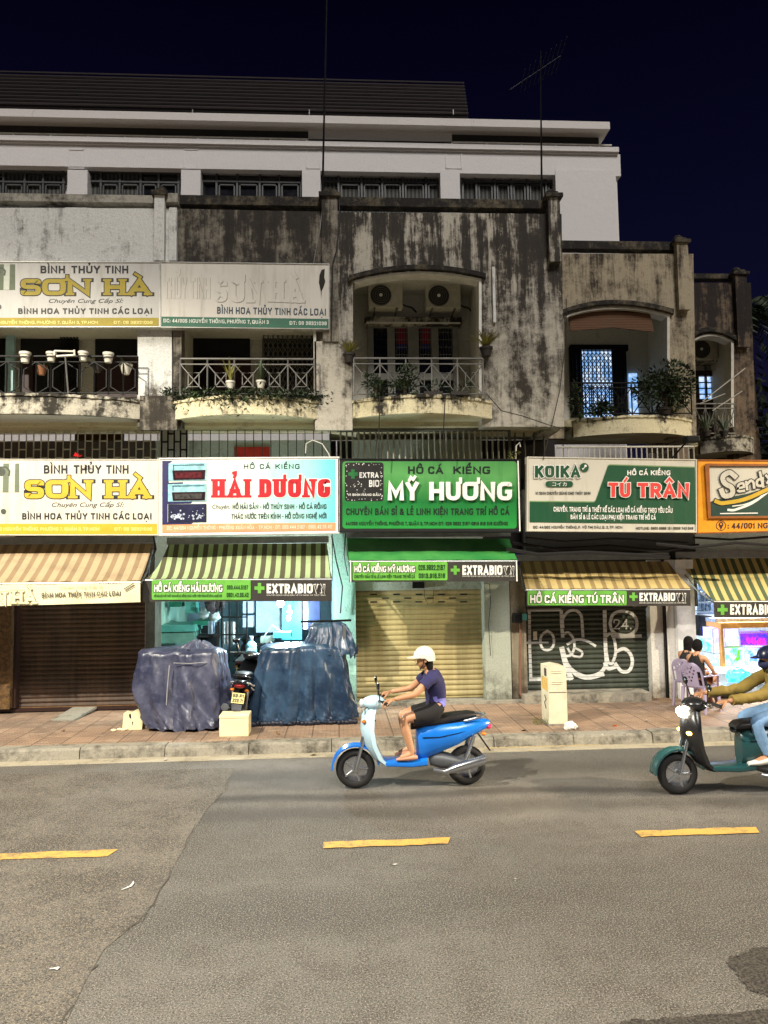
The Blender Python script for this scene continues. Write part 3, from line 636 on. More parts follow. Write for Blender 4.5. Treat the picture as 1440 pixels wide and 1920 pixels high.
# house 1 upper room
for q in ((38, 145), (178, 262), (-60, 8)): MB().pbox(q[0], 605, q[1], 745, 14.6, 14.69).build('doorway', blackm, H1)
for q in ((182, 262), (40, 62)): MB().pbox(q[0], 670, q[1], 745, 14.52, 14.597).build('door', mk('maroon_door', C(44, 14, 12), .5), H1)
MB().pbox(10, 610, 25, 735, 14.4, 14.5).build('side_panel', mk('pale_blue_panel', C(170, 206, 214), .5), H1)
gate(H1, 113, 605, 145, 740, 14.5, 5, blackiron)
railing(H1, -70, 258, 668, 740, 12.95, 6, blackiron, 'o')
# house 2 upper room
for q in ((356, 468), (492, 592)): MB().pbox(q[0], 600, q[1], 745, 14.6, 14.69).build('doorway', blackm, H2)
MB().pbox(400, 675, 470, 745, 14.55, 14.597).build('door', mk('maroon_door', C(44, 14, 12), .5), H2)
MB().pbox(467, 618, 488, 635, 14.62, 14.69).build('meter_box', blackm, H2)
gate(H2, 494, 605, 585, 742, 14.4, 10, greyiron)
railing(H2, 338, 590, 673, 742, 12.98, 5, greyiron)
m_ = MB(); m_.pbox(588, 618, 593, 735, 13.1, 13.2); m_.build('drain_pipe', whiteiron, H2)
# house 3 upper room
g_ = mk('door_frame_grey', C(132, 132, 124), .5)
f_ = MB(); f_.pbox(690, 606, 860, 613, 14.6, 14.74)
for a, b in ((690, 701), (727, 741), (766, 786), (810, 823), (850, 860)): f_.pbox(a, 613, b, 748, 14.6, 14.74)
for a, b in ((701, 727), (741, 766), (786, 810), (823, 850)): f_.pbox(a, 700, b, 712, 14.61, 14.74)
fd = f_.build('door', g_, H3)
cu2 = {0: C(20, 20, 22), 1: C(170, 16, 60), 2: C(190, 14, 52), 3: C(30, 32, 34)}
for i, (a, b) in enumerate(((701, 727), (741, 766), (786, 810), (823, 850))):
    MB().pbox(a, 613, b, 748, 14.70, 14.71).build('pane', glass, fd)
    q = MB(); c0 = WP(a, 616, 14.68); c1 = WP(b, 672, 14.68)
    for k in range(5): xx = c0.x+(c1.x-c0.x)*(k+.5)/5; q.tube([(xx, 14.68, c1.z), (xx, 14.68, c0.z)], .008, n=4)
    for k in range(4): zz = c1.z+(c0.z-c1.z)*(k+.5)/4; q.tube([(c0.x, 14.675, zz), (c1.x, 14.675, zz)], .008, n=4)
    q.build('window_bar', blackiron if i in (0,) else greyiron, fd)
    if i in (1, 2):
        MB().pbox(a+2, 616, b-1, 645, 14.69, 14.697).build('curtain', mk('crimson_cloth', C(150, 12, 48), .8), fd); MB().pbox(a+3, 645, b-2, 655, 14.69, 14.697).build('curtain', mk('blue_cloth', C(24, 40, 130), .8), fd)
m_ = MB(); m_.pbox(684, 594, 866, 605, 14.35, 14.74); m_.build('door_canopy', plap1, H3); MB().pbox(687, 603.5, 863, 606.5, 14.33, 14.35).build('canopy_trim', MATS['white_paint'], H3)
railing(H3, 664, 906, 672, 742, 12.95, 5, greyiron)
MB().pbox(924, 500, 929, 604, 13.14, 13.197).build('wall_rib', pl1, H3)
# house 4 upper room
lit = glow('lit_room', C(206, 226, 255), 1.6)
lr = NT('lit_room_view'); q = lr.ramp(lr.noise(4, 4, .7), .4, .6); lr.l(lr.mix(q, C(120, 170, 230), C(215, 232, 255)), lr.b.inputs['Emission Color']); lr.b.inputs['Emission Strength'].default_value = 1.0; lr.done(C(120, 150, 180), .6)
f_ = MB(); f_.pbox(1070, 650, 1093, 782, 16.3, 16.39); f_.pbox(1150, 650, 1176, 782, 16.3, 16.39); f_.pbox(1070, 646, 1178, 657, 16.28, 16.39); dr = f_.build('door', blackiron, H4)
MB().pbox(1093, 657, 1150, 782, 16.37, 16.385).build('lit_opening', MATS['lit_room_view'], dr)
MB().pbox(1181, 700, 1196, 782, 16.34, 16.385).build('lit_window', MATS['lit_room_view'], H4)
gate(H4, 1074, 656, 1172, 782, 16.22, 13, blackiron, .13, .013)
bl = stripes('bamboo_blind', C(104, 70, 40), C(70, 46, 26), .035, axis=2, amt=.3)
m_ = MB(); p_ = [(1066, 592)]+[(x, y+6) for x, y in ap4[2:-2]]+[(1218, 585), (1226, 618), (1225, 622), (1150, 614), (1070, 620)]
m_.pprism(p_, 15.08, 15.12).build('window_blind', bl, H4)
f_ = MB(); f_.pbox(1246, 618, 1256, 690, 15.5, 15.6); f_.build('side_window', darkdoor, H4)
railing(H4, 1072, 1296, 718, 778, 14.72, 6, blackiron)
# house 5 upper room
f_ = MB(); f_.pbox(1302, 698, 1312, 820, 18.0, 18.09); f_.pbox(1340, 698, 1350, 820, 18.0, 18.09); f_.pbox(1302, 695, 1350, 705, 17.99, 18.09); f_.pbox(1312, 748, 1340, 820, 18.0, 18.09)
for q in (1325,): f_.pbox(q-1.5, 705, q+1.5, 748, 18.01, 18.09)
for q in (716, 727, 738): f_.pbox(1312, q, 1340, q+1.5, 18.02, 18.09)
dr = f_.build('door', darkdoor, H5); MB().pbox(1312, 703, 1340, 750, 18.075, 18.085).build('lit_pane', MATS['lit_room_view'], dr)
MB().pbox(1300, 672, 1346, 678, 17.7, 18.09).build('door_canopy', plap1, H5)
railing(H5, 1305, 1378, 757, 815, 16.45, 4, greyiron)
m_ = MB()
for a in ((1312, 757, 1360, 738), (1336, 770, 1392, 733), (1318, 752, 1398, 690)): p = WP(a[0], a[1], 16.3); q = WP(a[2], a[3], 16.1); m_.tube([p, q], .012)
m_.build('drying_pole', whiteiron, H5)
# ------------------------------------------------------------------ mezzanine grilles under the balconies
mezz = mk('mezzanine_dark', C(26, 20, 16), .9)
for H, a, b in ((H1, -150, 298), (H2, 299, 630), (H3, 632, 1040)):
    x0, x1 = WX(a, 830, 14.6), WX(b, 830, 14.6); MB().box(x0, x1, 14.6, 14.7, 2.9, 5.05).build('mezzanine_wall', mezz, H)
def grille(H, px0, px1, yt, yb, Y, n, mat, brick=0, r=.011, name='grille'):
    x0, x1, z0, z1 = rect(px0, yt, px1, yb, Y); m_ = MB(); step = (x1-x0)/n
    for k in range(n+1): m_.tube([(x0+k*step, Y, z0), (x0+k*step, Y, z1)], r, n=4)
    m_.tube([(x0, Y, z1), (x1, Y, z1)], r, n=4)
    if brick:
        for k in range(n):
            for j in range(brick):
                if (j+k) % 2 == 0: zz = z0+(z1-z0)*(j+.5)/brick; m_.tube([(x0+k*step, Y, zz), (x0+(k+1)*step, Y, zz)], r, n=4)
    return m_.build(name, mat, H)
grille(H1, -90, 296, 804, 866, 13.9, 28, whiteiron, 4, .012)
MB().pbox(140, 804, 232, 845, 14.55, 14.597).build('shop_window', mk('amber_glass', C(120, 84, 40), .25), H1)
MB().pbox(299, 806, 352, 866, 14.0, 14.05).build('mezzanine_panel', plin, H2); grille(H2, 303, 350, 806, 866, 13.93, 4, blackiron, 4, .015)
grille(H2, 362, 620, 806, 866, 13.9, 16, mk('dull_green_iron', C(66, 78, 70), .6), 0, .008)
m_ = MB(); m_.pbox(368, 832, 440, 866, 14.3, 14.4); m_.build('stored_board', mk('olive_board', C(92, 88, 58), .8), H2)
MB().pbox(440, 838, 506, 866, 14.2, 14.4).build('stored_crate', mk('red_plastic_crate', C(170, 40, 20), .5), H2)
grille(H3, 639, 956, 805, 866, 13.85, 29, whiteiron, 0, .017)
MB().pbox(632, 797, 958, 806, 13.7, 13.9).build('grille_head', mk('rusty_grey', C(96, 92, 80), .8), H3)
MB().pbox(955, 803, 958.5, 860, 13.8, 13.9).build('grille_post', mk('rusty_grey', C(96, 92, 80), .8), H3)
# low roof over the set back houses' ground floor with its rail
MB().box(WX(1040, 880, 13.9), 16, 13.9, 18.2, 4.05, 4.2).build('ground_floor_roof', mould, H4)
x0, x1, z0, z1 = rect(1045, 838, 1301, 864, 13.7); m_ = MB(); n = 26
for k in range(n+1): m_.tube([(x0+(x1-x0)*k/n, 13.7, z0), (x0+(x1-x0)*k/n, 13.7, z1)], .012, n=4)
m_.tube([(x0, 13.7, z1), (x1, 13.7, z1)], .02); m_.build('roof_rail', whiteiron, H4)
m_ = MB()
for px in (965, 985, 1000, 1020): m_.tube([WP(px, 862, 13.9), WP(px+rnd.uniform(-6, 6), 812, 14.2)], .02)
m_.build('scaffold_pole', greyiron, H3)
# ------------------------------------------------------------------ ground floors
# house 1
MB().box(-9, WX(290, 1000, 14.25), 14.22, 14.5, WZ(150, 1128, 14.3), 5.0).build('lintel', mk('brown_lintel', C(70, 60, 50), .8), H1)
MB().pbox(-12, 1100, 20, 1330, 14.0, 14.4).build('column', granite, H1); MB().pbox(-60, 1100, -13, 1330, 14.1, 14.4).build('side_wall', plt, H1)
MB().pbox(20.5, 1100, 31, 1328, 14.12, 14.4).build('door_post', darkdoor, H1)
shutter(H1, 33, 1125, 272, 1322, 14.28, louvre('shutter_brown', C(92, 70, 52), C(52, 40, 32), seed=2), .083, bar=mk('tan_bar', C(170, 128, 78), .6))
MB().pbox(272.5, 1100, 290, 1368, 14.0, 14.5).build('pillar', plaster('pillar_dirty', C(92, 88, 74), C(44, 40, 32), .4, .7, seed=51), H1)
MB().box(-9, WX(272, 1340, 14.3), 14.5, 14.6, .15, .45).build('plinth', blackm, H1); MB().box(-9, WX(272, 1340, 14.2), 14.16, 14.7, WZ(150, 1325, 14.25)-.05, WZ(150, 1325, 14.25)).build('threshold', darkdoor, H1)
m_ = MB(); a, b, c = GP(95, 1352, .15), GP(138, 1352, .15), WZ(120, 1327, 14.1); m_.hull([a, b, b+Vector((0, 0, .02)), a+Vector((0, 0, .02))], [Vector((a.x+.08, 14.15, c-.04)), Vector((b.x+.1, 14.15, c-.04)), Vector((b.x+.1, 14.15, c)), Vector((a.x+.08, 14.15, c))]); m_.build('ramp', kerbm, H1)
# house 2: open shop room
room2 = mk('shop_wall_blue', C(112, 136, 150), .7)
x0, x1 = WX(291, 1200, 14.3), WX(624, 1200, 14.3); zc = 2.75
m_ = MB(); m_.box(x0, x1, 17.2, 17.3, .15, zc); m_.box(x1-.02, x1+.1, 14.6, 17.2, .15, zc); m_.build('shop_wall', room2, H2)
MB().box(x0-.1, x0+.02, 14.4, 17.2, .15, zc).build('shop_wall', plt, H2)
MB().box(x0-.1, x1+.1, 14.5, 17.3, zc, zc+.1).build('shop_ceiling', plin, H2)
MB().box(x0-.1, x1+.1, 14.3, 17.3, .148, .2).build('shop_floor', mk('floor_tile_grey', C(110, 112, 108), .4), H2)
MB().box(x0, x1, 14.22, 14.5, WZ(450, 1090, 14.3), 5.0).build('lintel', plg, H2)
MB().pbox(625, 1000, 667, 1325, 14.05, 14.5).build('pillar', plt, H2)
# house 3
MB().box(WX(667, 1200, 14.25), WX(909, 1200, 14.25), 14.2, 14.5, WZ(790, 1106, 14.25), 5.0).build('lintel', plg, H3)
sh = shutter(H3, 668, 1106, 908, 1307, 14.28, louvre('shutter_cream', C(176, 160, 112), C(140, 126, 84), seed=6), .093)
m_ = MB()
for r_, (yy, xs) in enumerate(((1114.5, (694, 737, 779, 821, 863)), (1121.5, (716, 758, 800, 842)), (1128.5, (694, 737, 779, 821, 863)))):
    for q in xs: m_.pbox(q, yy-1.2, q+13, yy+1.2, 14.268, 14.279)
m_.build('vent_slot', blackm, sh)
a, b, c, d = rect(909, 1060, 957, 1318, 14.0); MB().box(a, b, 14.0, 14.6, .12, d).build('pillar', plg, H3)
a, b, c, d = rect(958, 1060, 986, 1322, 14.05); MB().box(a, b, 14.03, 14.6, .12, d).build('pillar', plaster('pillar_stained', C(150, 140, 118), C(70, 60, 46), .42, .75, zg=((.9, .1, .2),), seed=53), H3)
MB().pbox(774, 1090, 795, 1103, 14.1, 14.2).build('shutter_motor_box', blackiron, H3)
m_ = MB(); m_.box(WX(660, 1320, 13.9), WX(985, 1320, 13.9), 13.9, 14.3, .12, .2); m_.build('step', kerbm, H3)
# house 4
MB().box(WX(986, 1100, 14.25), WX(1305, 1100, 14.25), 14.2, 14.5, WZ(1100, 1140, 14.25), 4.05).build('lintel', mk('dark_lintel', C(58, 56, 50), .8), H4)
sg = shutter(H4, 987, 1137, 1219, 1302, 14.28, louvre('shutter_dark_green', C(62, 70, 58), C(40, 42, 34), seed=9, rough=.38), .09)
L = Lettering(14.2812); gx = lambda p: [(940+x/4, 1030+y/4) for x, y in p]
for pts, w in (([(210, 460), (212, 700), (222, 975)], 1.7), ([(205, 458), (440, 455)], 1.5), ([(222, 975), (520, 966)], 2.2), ([(450, 470), (452, 560), (460, 650)], 2), ([(456, 750), (480, 860), (520, 960)], 3),
    ([(345, 612), (300, 640), (290, 690), (305, 745), (345, 760), (385, 740), (398, 690), (385, 635), (345, 612)], 1.5), ([(180, 700), (345, 700)], 1.2),
    ([(460, 640), (500, 617), (540, 660), (552, 740), (520, 800), (470, 800)], 1.5), ([(500, 710), (560, 672), (640, 682), (702, 722)], 1.5), ([(500, 745), (530, 800), (600, 810), (612, 770), (560, 742)], 1.3),
    ([(470, 800), (500, 880), (560, 930), (640, 962), (740, 935), (790, 870), (782, 750), (778, 640), (775, 470)], 2.2), ([(495, 860), (560, 948), (650, 972), (760, 940)], 2),
    ([(462, 580), (456, 520), (500, 462), (560, 452), (602, 492), (612, 650)], 1.7), ([(790, 650), (820, 622), (850, 680), (862, 780), (830, 862), (800, 850), (785, 750)], 1.7),
    ([(868, 765), (920, 737), (972, 782), (988, 852), (960, 918), (900, 922), (858, 862)], 2), ([(850, 655), (1040, 650)], 2), ([(815, 555), (830, 490), (880, 463), (950, 465), (1005, 500), (1022, 560), (1005, 620), (950, 648), (870, 640), (825, 610), (815, 555)], 1.8), ([(780, 860), (800, 900), (860, 880)], 2.2)):
    L.stroke(_round([(a, b, True) for a, b in gx(pts)], 14), w*1.6)
L.text('24.', 1150, 1161, 1184, 1180, .07)
L.done('graffiti', mk('white_spray', C(206, 208, 204), .7), sg)
MB().pbox(1000, 1184, 1007, 1200, 14.27, 14.279).build('paper_notice', mk('notice_paper', C(220, 216, 200), .7), sg)
for i, (a, b, yb, Y, mt) in enumerate(((1221, 1247, 1312, 14.1, plw), (1248, 1251.5, 1318, 14.02, blackiron), (1252, 1271, 1314, 14.0, plw), (1272, 1306, 1318, 13.9, mk('white_tile', C(222, 222, 220), .5)))):
    x0, x1, z0, z1 = rect(a, 1100, b, yb, Y); MB().box(x0, x1, Y, 14.6, .12, z1+.5).build('pillar' if i != 1 else 'conduit', mt, H4)
MB().box(WX(985, 1318, 13.7), WX(1225, 1318, 13.7), 13.75, 14.4, .12, .3).build('step', kerbm, H4)
# house 5: bright room
x0, x1 = WX(1307, 1200, 14.3), 11.5
m_ = MB(); m_.box(x0, x1, 17.6, 17.7, .15, 2.9); m_.box(x0-.1, x0+.02, 14.4, 17.6, .15, 2.9); m_.box(x1, x1+.1, 14.2, 17.6, .15, 2.9); m_.build('shop_wall', mk('shop_wall_white', C(200, 206, 214), .7), H5)
MB().box(x0-.1, x1, 14.3, 17.7, 2.9, 3.0).build('shop_ceiling', plin, H5); MB().box(x0, x1, 14.25, 14.5, 2.6, 4.05).build('lintel', plg, H5)
MB().box(x0-.1, x1, 13.9, 17.7, .148, .2).build('shop_floor', mk('floor_tile_grey', C(110, 112, 108), .4), H5)
# ------------------------------------------------------------------ signboards
cream = signm('sign_cream', C(208, 203, 186)); greyw = signm('sign_grey_white', C(188, 186, 178), .5)
syel = mk('sign_yellow', C(206, 168, 36), .5, var=.1, bump=0); sol = mk('sign_olive_yellow', C(160, 142, 36), .6, var=.15, bump=0)
ink = mk('sign_black', C(16, 14, 14), .55, var=.1, bump=0); ink2 = mk('sign_faded_ink', C(58, 74, 84), .6, var=.2, bump=0); fade = mk('sign_faint_yellow', C(238, 226, 140), .6, var=.1, bump=0)
sgreen = signm('sign_dark_green', C(12, 76, 44), .2); sred = mk('sign_red', C(190, 16, 30), .5, var=.12, bump=0); swhite = mk('sign_white', C(240, 238, 228), .5, var=.05, bump=0)
scoral = mk('sign_coral', C(226, 66, 58), .5, var=.1, bump=0); sfade_g = mk('sign_faded_green', C(52, 104, 80), .6, var=.15, bump=0)
svase = stripes('vase_picture', C(196, 200, 184), C(110, 118, 96), .19, amt=.3); snavy = mk('sign_navy', C(26, 22, 82), .5, var=.15, bump=0)
speach = mk('sign_peach', C(238, 158, 110), .5, var=.1, bump=0); spale = mk('sign_pale_text', C(250, 218, 190), .5, var=.05, bump=0)
slime = mk('sign_lime', C(106, 178, 66), .5, var=.15, bump=0); sforest = mk('sign_forest', C(12, 60, 22), .5, var=.1, bump=0); schar = mk('sign_charcoal', C(44, 42, 38), .6, var=.15, bump=0)
sorange = mk('sign_orange', C(240, 158, 24), .45, var=.1, bump=.02); sbrown = mk('sign_frame_brown', C(150, 84, 20), .5, var=.2, bump=0); sdg = mk('sign_deep_green', C(16, 58, 46), .5, var=.15, bump=0)
alum = mk('sign_edge', C(190, 190, 182), .4, .4, bump=0)
def sign(name_lbl, tl, br, Y, body, edge=None, d=.14, cat='sign', group='shop signboards'):
    x0, x1, z0, z1 = rect(tl[0], tl[1], br[0], br[1], Y)
    s = thing('signboard', ((x0+x1)/2, Y, z0), name_lbl, cat, group)
    p = MB()
    bp = [(tl[0], tl[1]), (br[0], tl[2] if len(tl) > 2 else tl[1]), (br[0], br[1]), (tl[0], br[2] if len(br) > 2 else br[1])]
    p.pprism(bp, Y, Y+d); p.build('panel', body, s)
    return s
def edge(s, tl, br, Y, mat, w=2.0, d=.15):
    m_ = MB(); ytl, ytr = tl[1], (tl[2] if len(tl) > 2 else tl[1]); ybr, ybl = br[1], (br[2] if len(br) > 2 else br[1]); a, b = tl[0], br[0]
    m_.pprism([(a-w, ytl-w), (b+w, ytr-w), (b+w, ytr), (a-w, ytl)], Y-.015, Y+d); m_.pprism([(a-w, ybl), (b+w, ybr), (b+w, ybr+w), (a-w, ybl+w)], Y-.015, Y+d)
    m_.pprism([(a-w, ytl+.05), (a, ytl+.05), (a, ybl-.05), (a-w, ybl-.05)], Y-.015, Y+d); m_.pprism([(b, ytr+.05), (b+w, ytr+.05), (b+w, ybr-.05), (b, ybr-.05)], Y-.015, Y+d)
    m_.build('frame', mat, s)
YS = 12.92; YT = YS-.004
# upper SƠN HÀ
def sonha(lbl, tl, br, Y, body, band, lets, o, oy, k, ky):
    s = sign(lbl, tl, br, Y, body); Yt = Y-.004
    q = lambda x: o+x*k; r = lambda y: oy+y*ky
    L = Lettering(Yt); L.fill([(tl[0]+.5, r(.865*140)), (br[0]-1, r(.865*140)), (br[0]-1, br[1]-1), (tl[0]+.5, br[1]-1)]); L.done('yellow_band', band, s)
    L = Lettering(Yt-.001); L.text('ĐC: 44/006 NGUYỄN THÔNG, PHƯỜNG 7, QUẬN 3, TP.HCM', q(-40), r(128), q(186), r(134), .09); L.text('ĐT: 08 39321038', q(215), r(128), q(285), r(134), .09); L.done('faint_address', fade, s)
    L = Lettering(Yt); L.text('BÌNH', q(82), r(11), q(126.5), r(27), .12); L.text('THỦY', q(138), r(11), q(190), r(27), .12); L.text('TINH', q(199), r(11), q(241), r(27), .12)
    L.text('BÌNH HOA THỦY TINH CÁC LOẠI', q(41.5), r(101), q(284), r(113), .125, gap=.2)
    L.font('Chuyên Cung Cấp Sỉ:', q(97), r(78.5), q(232), r(92), shear=.32); L.done('black_lettering', ink, s)
    for fat, lift, mt, nm in ((1.6, 0, ink, 'letter_outline'), (0, .004, lets, 'yellow_lettering')):
        L = Lettering(Yt); L.text('SƠN', q(46), r(39), q(172), r(73.5), .17, cap=.19, serif=.55, fat=fat, lift=lift, gap=.05, rad=.4); L.text('HÀ', q(198), r(39), q(282), r(73.5), .17, cap=.19, serif=.55, fat=fat, lift=lift, gap=.1); L.done(nm, mt, s)
    L = Lettering(Yt); L.fill([(tl[0]+1, r(8)), (q(36), r(8)), (q(36), r(62)), (tl[0]+1, r(62))]); L.fill([(q(-14), r(92)), (q(2), r(92)), (q(2), r(104)), (q(-14), r(104))]); vp = L.done('vase_picture', svase, s)
    L = Lettering(Yt-.002); L.disc(q(2), r(24), 8); L.stroke([(q(-12), r(20)), (q(-4), r(15)), (q(12), r(15)), (q(18), r(22)), (q(17), r(30))], 1.6); L.disc(q(6.5), r(98), 5); L.done('vase', mk('vase_grey', C(70, 76, 66), .5), vp)
    return s
s1 = sonha('grey white SƠN HÀ signboard with olive lettering, mounted high on the pale parapet', (-46, 491, 492), (298.5, 612), 13.0, greyw, sol, sol, -9, 488.5, 1.035, .885)
edge(s1, (-46, 491, 492), (298.5, 612), 13.0, alum, 1.2)
s2 = sonha('bright cream SƠN HÀ signboard with yellow lettering, directly above the tan awning', (-60, 861.5, 862), (295.5, 1002.5), YS, cream, syel, syel, 0, 861, 1, 1)
edge(s2, (-60, 861.5, 862), (295.5, 1002.5), YS, cream, 1.2)
# faded upper sign of house 2
TL, BR = (302, 491.5, 495.5), (616.5, 616, 612.5)
s3 = sign('faded white signboard with ghost letters and green strip, beside olive lettered SƠN HÀ', TL, BR, 13.0, signm('sign_bleached', C(212, 207, 194), .4)); edge(s3, TL, BR, 13.0, alum, 1.2)
L = Lettering(12.996); L.fill([(302, 593.5), (616, 598), (616, 615.6), (302, 612)]); L.done('green_strip', sfade_g, s3)
L = Lettering(12.996); L.text('BÌNH HOA THỦY TINH CÁC LOẠI', 407, 577, 611, 590, .1, dy=3.5, gap=.2); L.done('grey_lettering', ink2, s3)
L = Lettering(12.994); L.text('ĐC: 44/005 NGUYỄN THÔNG, PHƯỜNG 7, QUẬN 3', 306.5, 599, 504, 606, .1, dy=3); L.text('ĐT: 08 39321038', 543, 602.5, 612.5, 609.5, .1, dy=1); L.done('address_lettering', mk('sign_offwhite', C(214, 218, 204), .6), s3)
for dx, hw_, mt, nm, lf in ((1.3, 0, mk('ghost_shade', C(150, 142, 126), .6), 'ghost_shade', .002), (0, 0, MATS['sign_bleached'], 'ghost_lettering', .004)):
    L = Lettering(13.0); L.text('SƠN', 402+dx, 524+dx, 490+dx, 567+dx, .15, serif=.5, dy=2, lift=lf, cap=.19); L.text('HÀ', 504+dx, 524+dx, 569+dx, 567+dx, .15, serif=.5, dy=2, lift=lf, cap=.19); L.text('THỦY', 308+dx*.6, 521, 350+dx*.6, 560, .09, lift=lf); L.text('TINH', 356+dx*.6, 521, 394+dx*.6, 560, .09, lift=lf); L.done(nm, mt, s3)
L = Lettering(12.994); L.fill([(599, 516), (603, 506), (609, 504), (608, 520), (610, 528), (606, 540), (603, 546), (602.5, 560), (601.5, 546), (598, 530)]); L.done('torn_hole', mk('hole_dark', C(40, 38, 28), .9), s3)
# HẢI DƯƠNG
TL, BR = (300, 861, 858.5), (634, 997.5, 1002)
s4 = sign('pale turquoise aquarium signboard reading HẢI DƯƠNG in red slab letters', TL, BR, YS, swhite); edge(s4, TL, BR, YS, mk('sign_white_frame', C(226, 224, 216), .4), 2.6)
L = Lettering(YT); L.fill([(304, 863.5), (629, 861), (629, 981), (304, 983)]); x0, x1 = WX(330, 900, YS), WX(630, 900, YS); L.done('printed_background', gradient('aqua_print', [C(226, 232, 212), C(228, 234, 216), C(176, 226, 214), C(112, 206, 214)], 0, x0, x1), s4)
L = Lettering(YT-.0055); L.fill([(304, 864), (324, 864), (316, 869), (316, 905), (344, 904), (342, 908), (315, 909), (315, 940), (361, 940), (358, 944), (314, 945), (314, 979), (362, 980), (358, 983), (304, 984)]); L.done('navy_column', snavy, s4)
L = Lettering(YT-.0055); L.fill([(304, 983), (629, 980), (629, 994.5), (304, 999)]); L.done('peach_strip', speach, s4)
for (a, b, c, d), kind in (((316, 868, 387, 901), 0), ((315, 907, 387, 940), 1), ((315, 945, 387, 979), 2)):
    L = Lettering(YT-.011); L.fill([(a, b+.6), (c, b-.4), (c, d-.4), (a, d+.6)]); pic = L.done('aquarium_picture', mk('tank_print_pale' if kind < 2 else 'tank_print_navy', C(150, 204, 212) if kind < 2 else C(22, 24, 62), .4, var=.35, scale=9, bump=0), s4)
    L = Lettering(YT-.0165)
    if kind < 2:
        L.fill([(a+7, b+14+kind*2), (c-2, b+13+kind*2), (c-3, d-2), (a+9, d-1)]); L.done('tank_window', mk('tank_dark', C(40, 12, 18) if kind == 0 else C(34, 32, 32), .3), pic)
        L = Lettering(YT-.022); L.fill([(a+12, b+18+kind), (c-8, b+17+kind), (c-9, d-5), (a+13, d-4)]); L.done('tank_scene', mk('tank_red' if kind == 0 else 'tank_grey', C(88, 22, 30) if kind == 0 else C(70, 68, 66), .3, var=.6, scale=20), pic)
        L = Lettering(YT-.022); L.stroke([(a+8, b+4), (c-5, b+3)], .5); L.stroke([(a+9, b+13), (a+9, b+4)], .5); L.done('tank_edge', mk('tank_line', C(30, 66, 84), .4), pic)
    else:
        for k in range(60): x, y = rnd.uniform(a+4, c-4), d-6-abs(rnd.gauss(0, 8)); L.disc(x, max(b+4, y), rnd.uniform(.5, 2.2))
        L.done('coral_scene', mk('coral_white', C(190, 200, 214), .5, var=.4), pic)
L = Lettering(YT-.0055); L.text('HỒ CÁ KIỂNG', 457, 870, 561.5, 879, .085, gap=.3, sp=.7)
L.font('Chuyên:', 398, 946, 432, 956.5, shear=.25); L.text('HỒ HẢI SẢN - HỒ THỦY SINH - HỒ CÁ RỒNG', 436, 945.5, 612, 954.5, .085, dy=-.5); L.text('THÁC NƯỚC TRÊN KÍNH - HỒ CÔNG NGHỆ MỚI', 434, 963.5, 612, 972.5, .085, dy=-1); L.done('black_lettering', ink, s4)
for fat, lift, mt, nm in ((1.5, .0055, swhite, 'letter_outline'), (0, .0095, sred, 'red_lettering')):
    L = Lettering(YT); L.text('HẢI', 398, 898, 469, 933, .15, cap=.19, serif=.5, fat=fat, lift=lift, gap=.2); L.text('DƯƠNG', 486, 898, 619, 932.5, .15, cap=.19, serif=.5, fat=fat, lift=lift, gap=.14); L.done(nm, mt, s4)
L = Lettering(YT-.011); L.text('ĐC: 44/004 NGUYỄN THÔNG - PHƯỜNG XUÂN HÒA - TP.HCM - ĐT: 093.444.5167 - 0901.42.55.42', 313, 985.5, 622, 992.5, .085, dy=-3); L.done('address_lettering', spale, s4)
# MỸ HƯƠNG
TL, BR = (636, 861.5, 862.5), (974, 996)
s5 = sign('bright green MỸ HƯƠNG signboard with white raised letters in a black frame', TL, BR, YS, ink); edge(s5, TL, BR, YS, mk('sign_black_frame', C(18, 18, 16), .4), 2)
MB().pbox(972, 864, 974.2, 996, YS-.03, YS-.016).build('side_strip', swhite, s5)
z0, z1 = WZ(800, 991, YS), WZ(800, 865, YS)
L = Lettering(YT); L.rrect(642, 865, 969, 991, 6); L.done('printed_background', gradient('green_print', [C(36, 150, 60), C(24, 132, 52), C(16, 112, 46), C(60, 136, 64), C(88, 156, 84), C(70, 142, 70)], 2, z0, z1), s5)
L = Lettering(YT-.0055); L.rrect(646.5, 867, 719, 939.5, 5); lg = L.done('logo_plate', mk('logo_black', C(22, 20, 18), .5), s5)
L = Lettering(YT-.011); L.fill([(658.5, 880), (665, 880), (665, 885.5), (671, 885.5), (671, 892), (665, 892), (665, 897.5), (658.5, 897.5), (658.5, 892), (653, 892), (653, 885.5), (658.5, 885.5)]); L.done('logo_cross', mk('logo_green', C(20, 100, 44), .5), lg)
L = Lettering(YT-.011); L.text('EXTRA', 674, 885.5, 710, 896, .11); L.text('BIO', 692, 900, 711, 913, .11); L.text('VI SINH HÀNG ĐẦU', 652, 925.5, 713, 929.8, .11)
for k in range(70):
    side = rnd.random(); x, y = (rnd.uniform(650, 716), rnd.choice((870.5, 936.5))+rnd.uniform(-2, 2)) if side < .4 else (rnd.choice((649, 714.5))+rnd.uniform(-1.5, 2), rnd.uniform(872, 935)) if side < .75 else (rnd.gauss(676, 8), rnd.gauss(912, 6))
    L.fill([(x+rnd.uniform(.2, 1.6)*math.cos(j*1.26), y+rnd.uniform(.2, 1.8)*math.sin(j*1.26)) for j in range(5)])
L.done('logo_lettering', mk('logo_white', C(214, 214, 206), .6), lg)
L = Lettering(YT-.0055); L.text('HỒ CÁ', 765, 874.5, 831, 888.5, .12); L.text('KIỂNG', 850, 874.5, 919, 888.5, .12); L.text('CHUYÊN BÁN SỈ & LẺ LINH KIỆN TRANG TRÍ HỒ CÁ', 649, 953, 955, 965.5, .1, sp=.5)
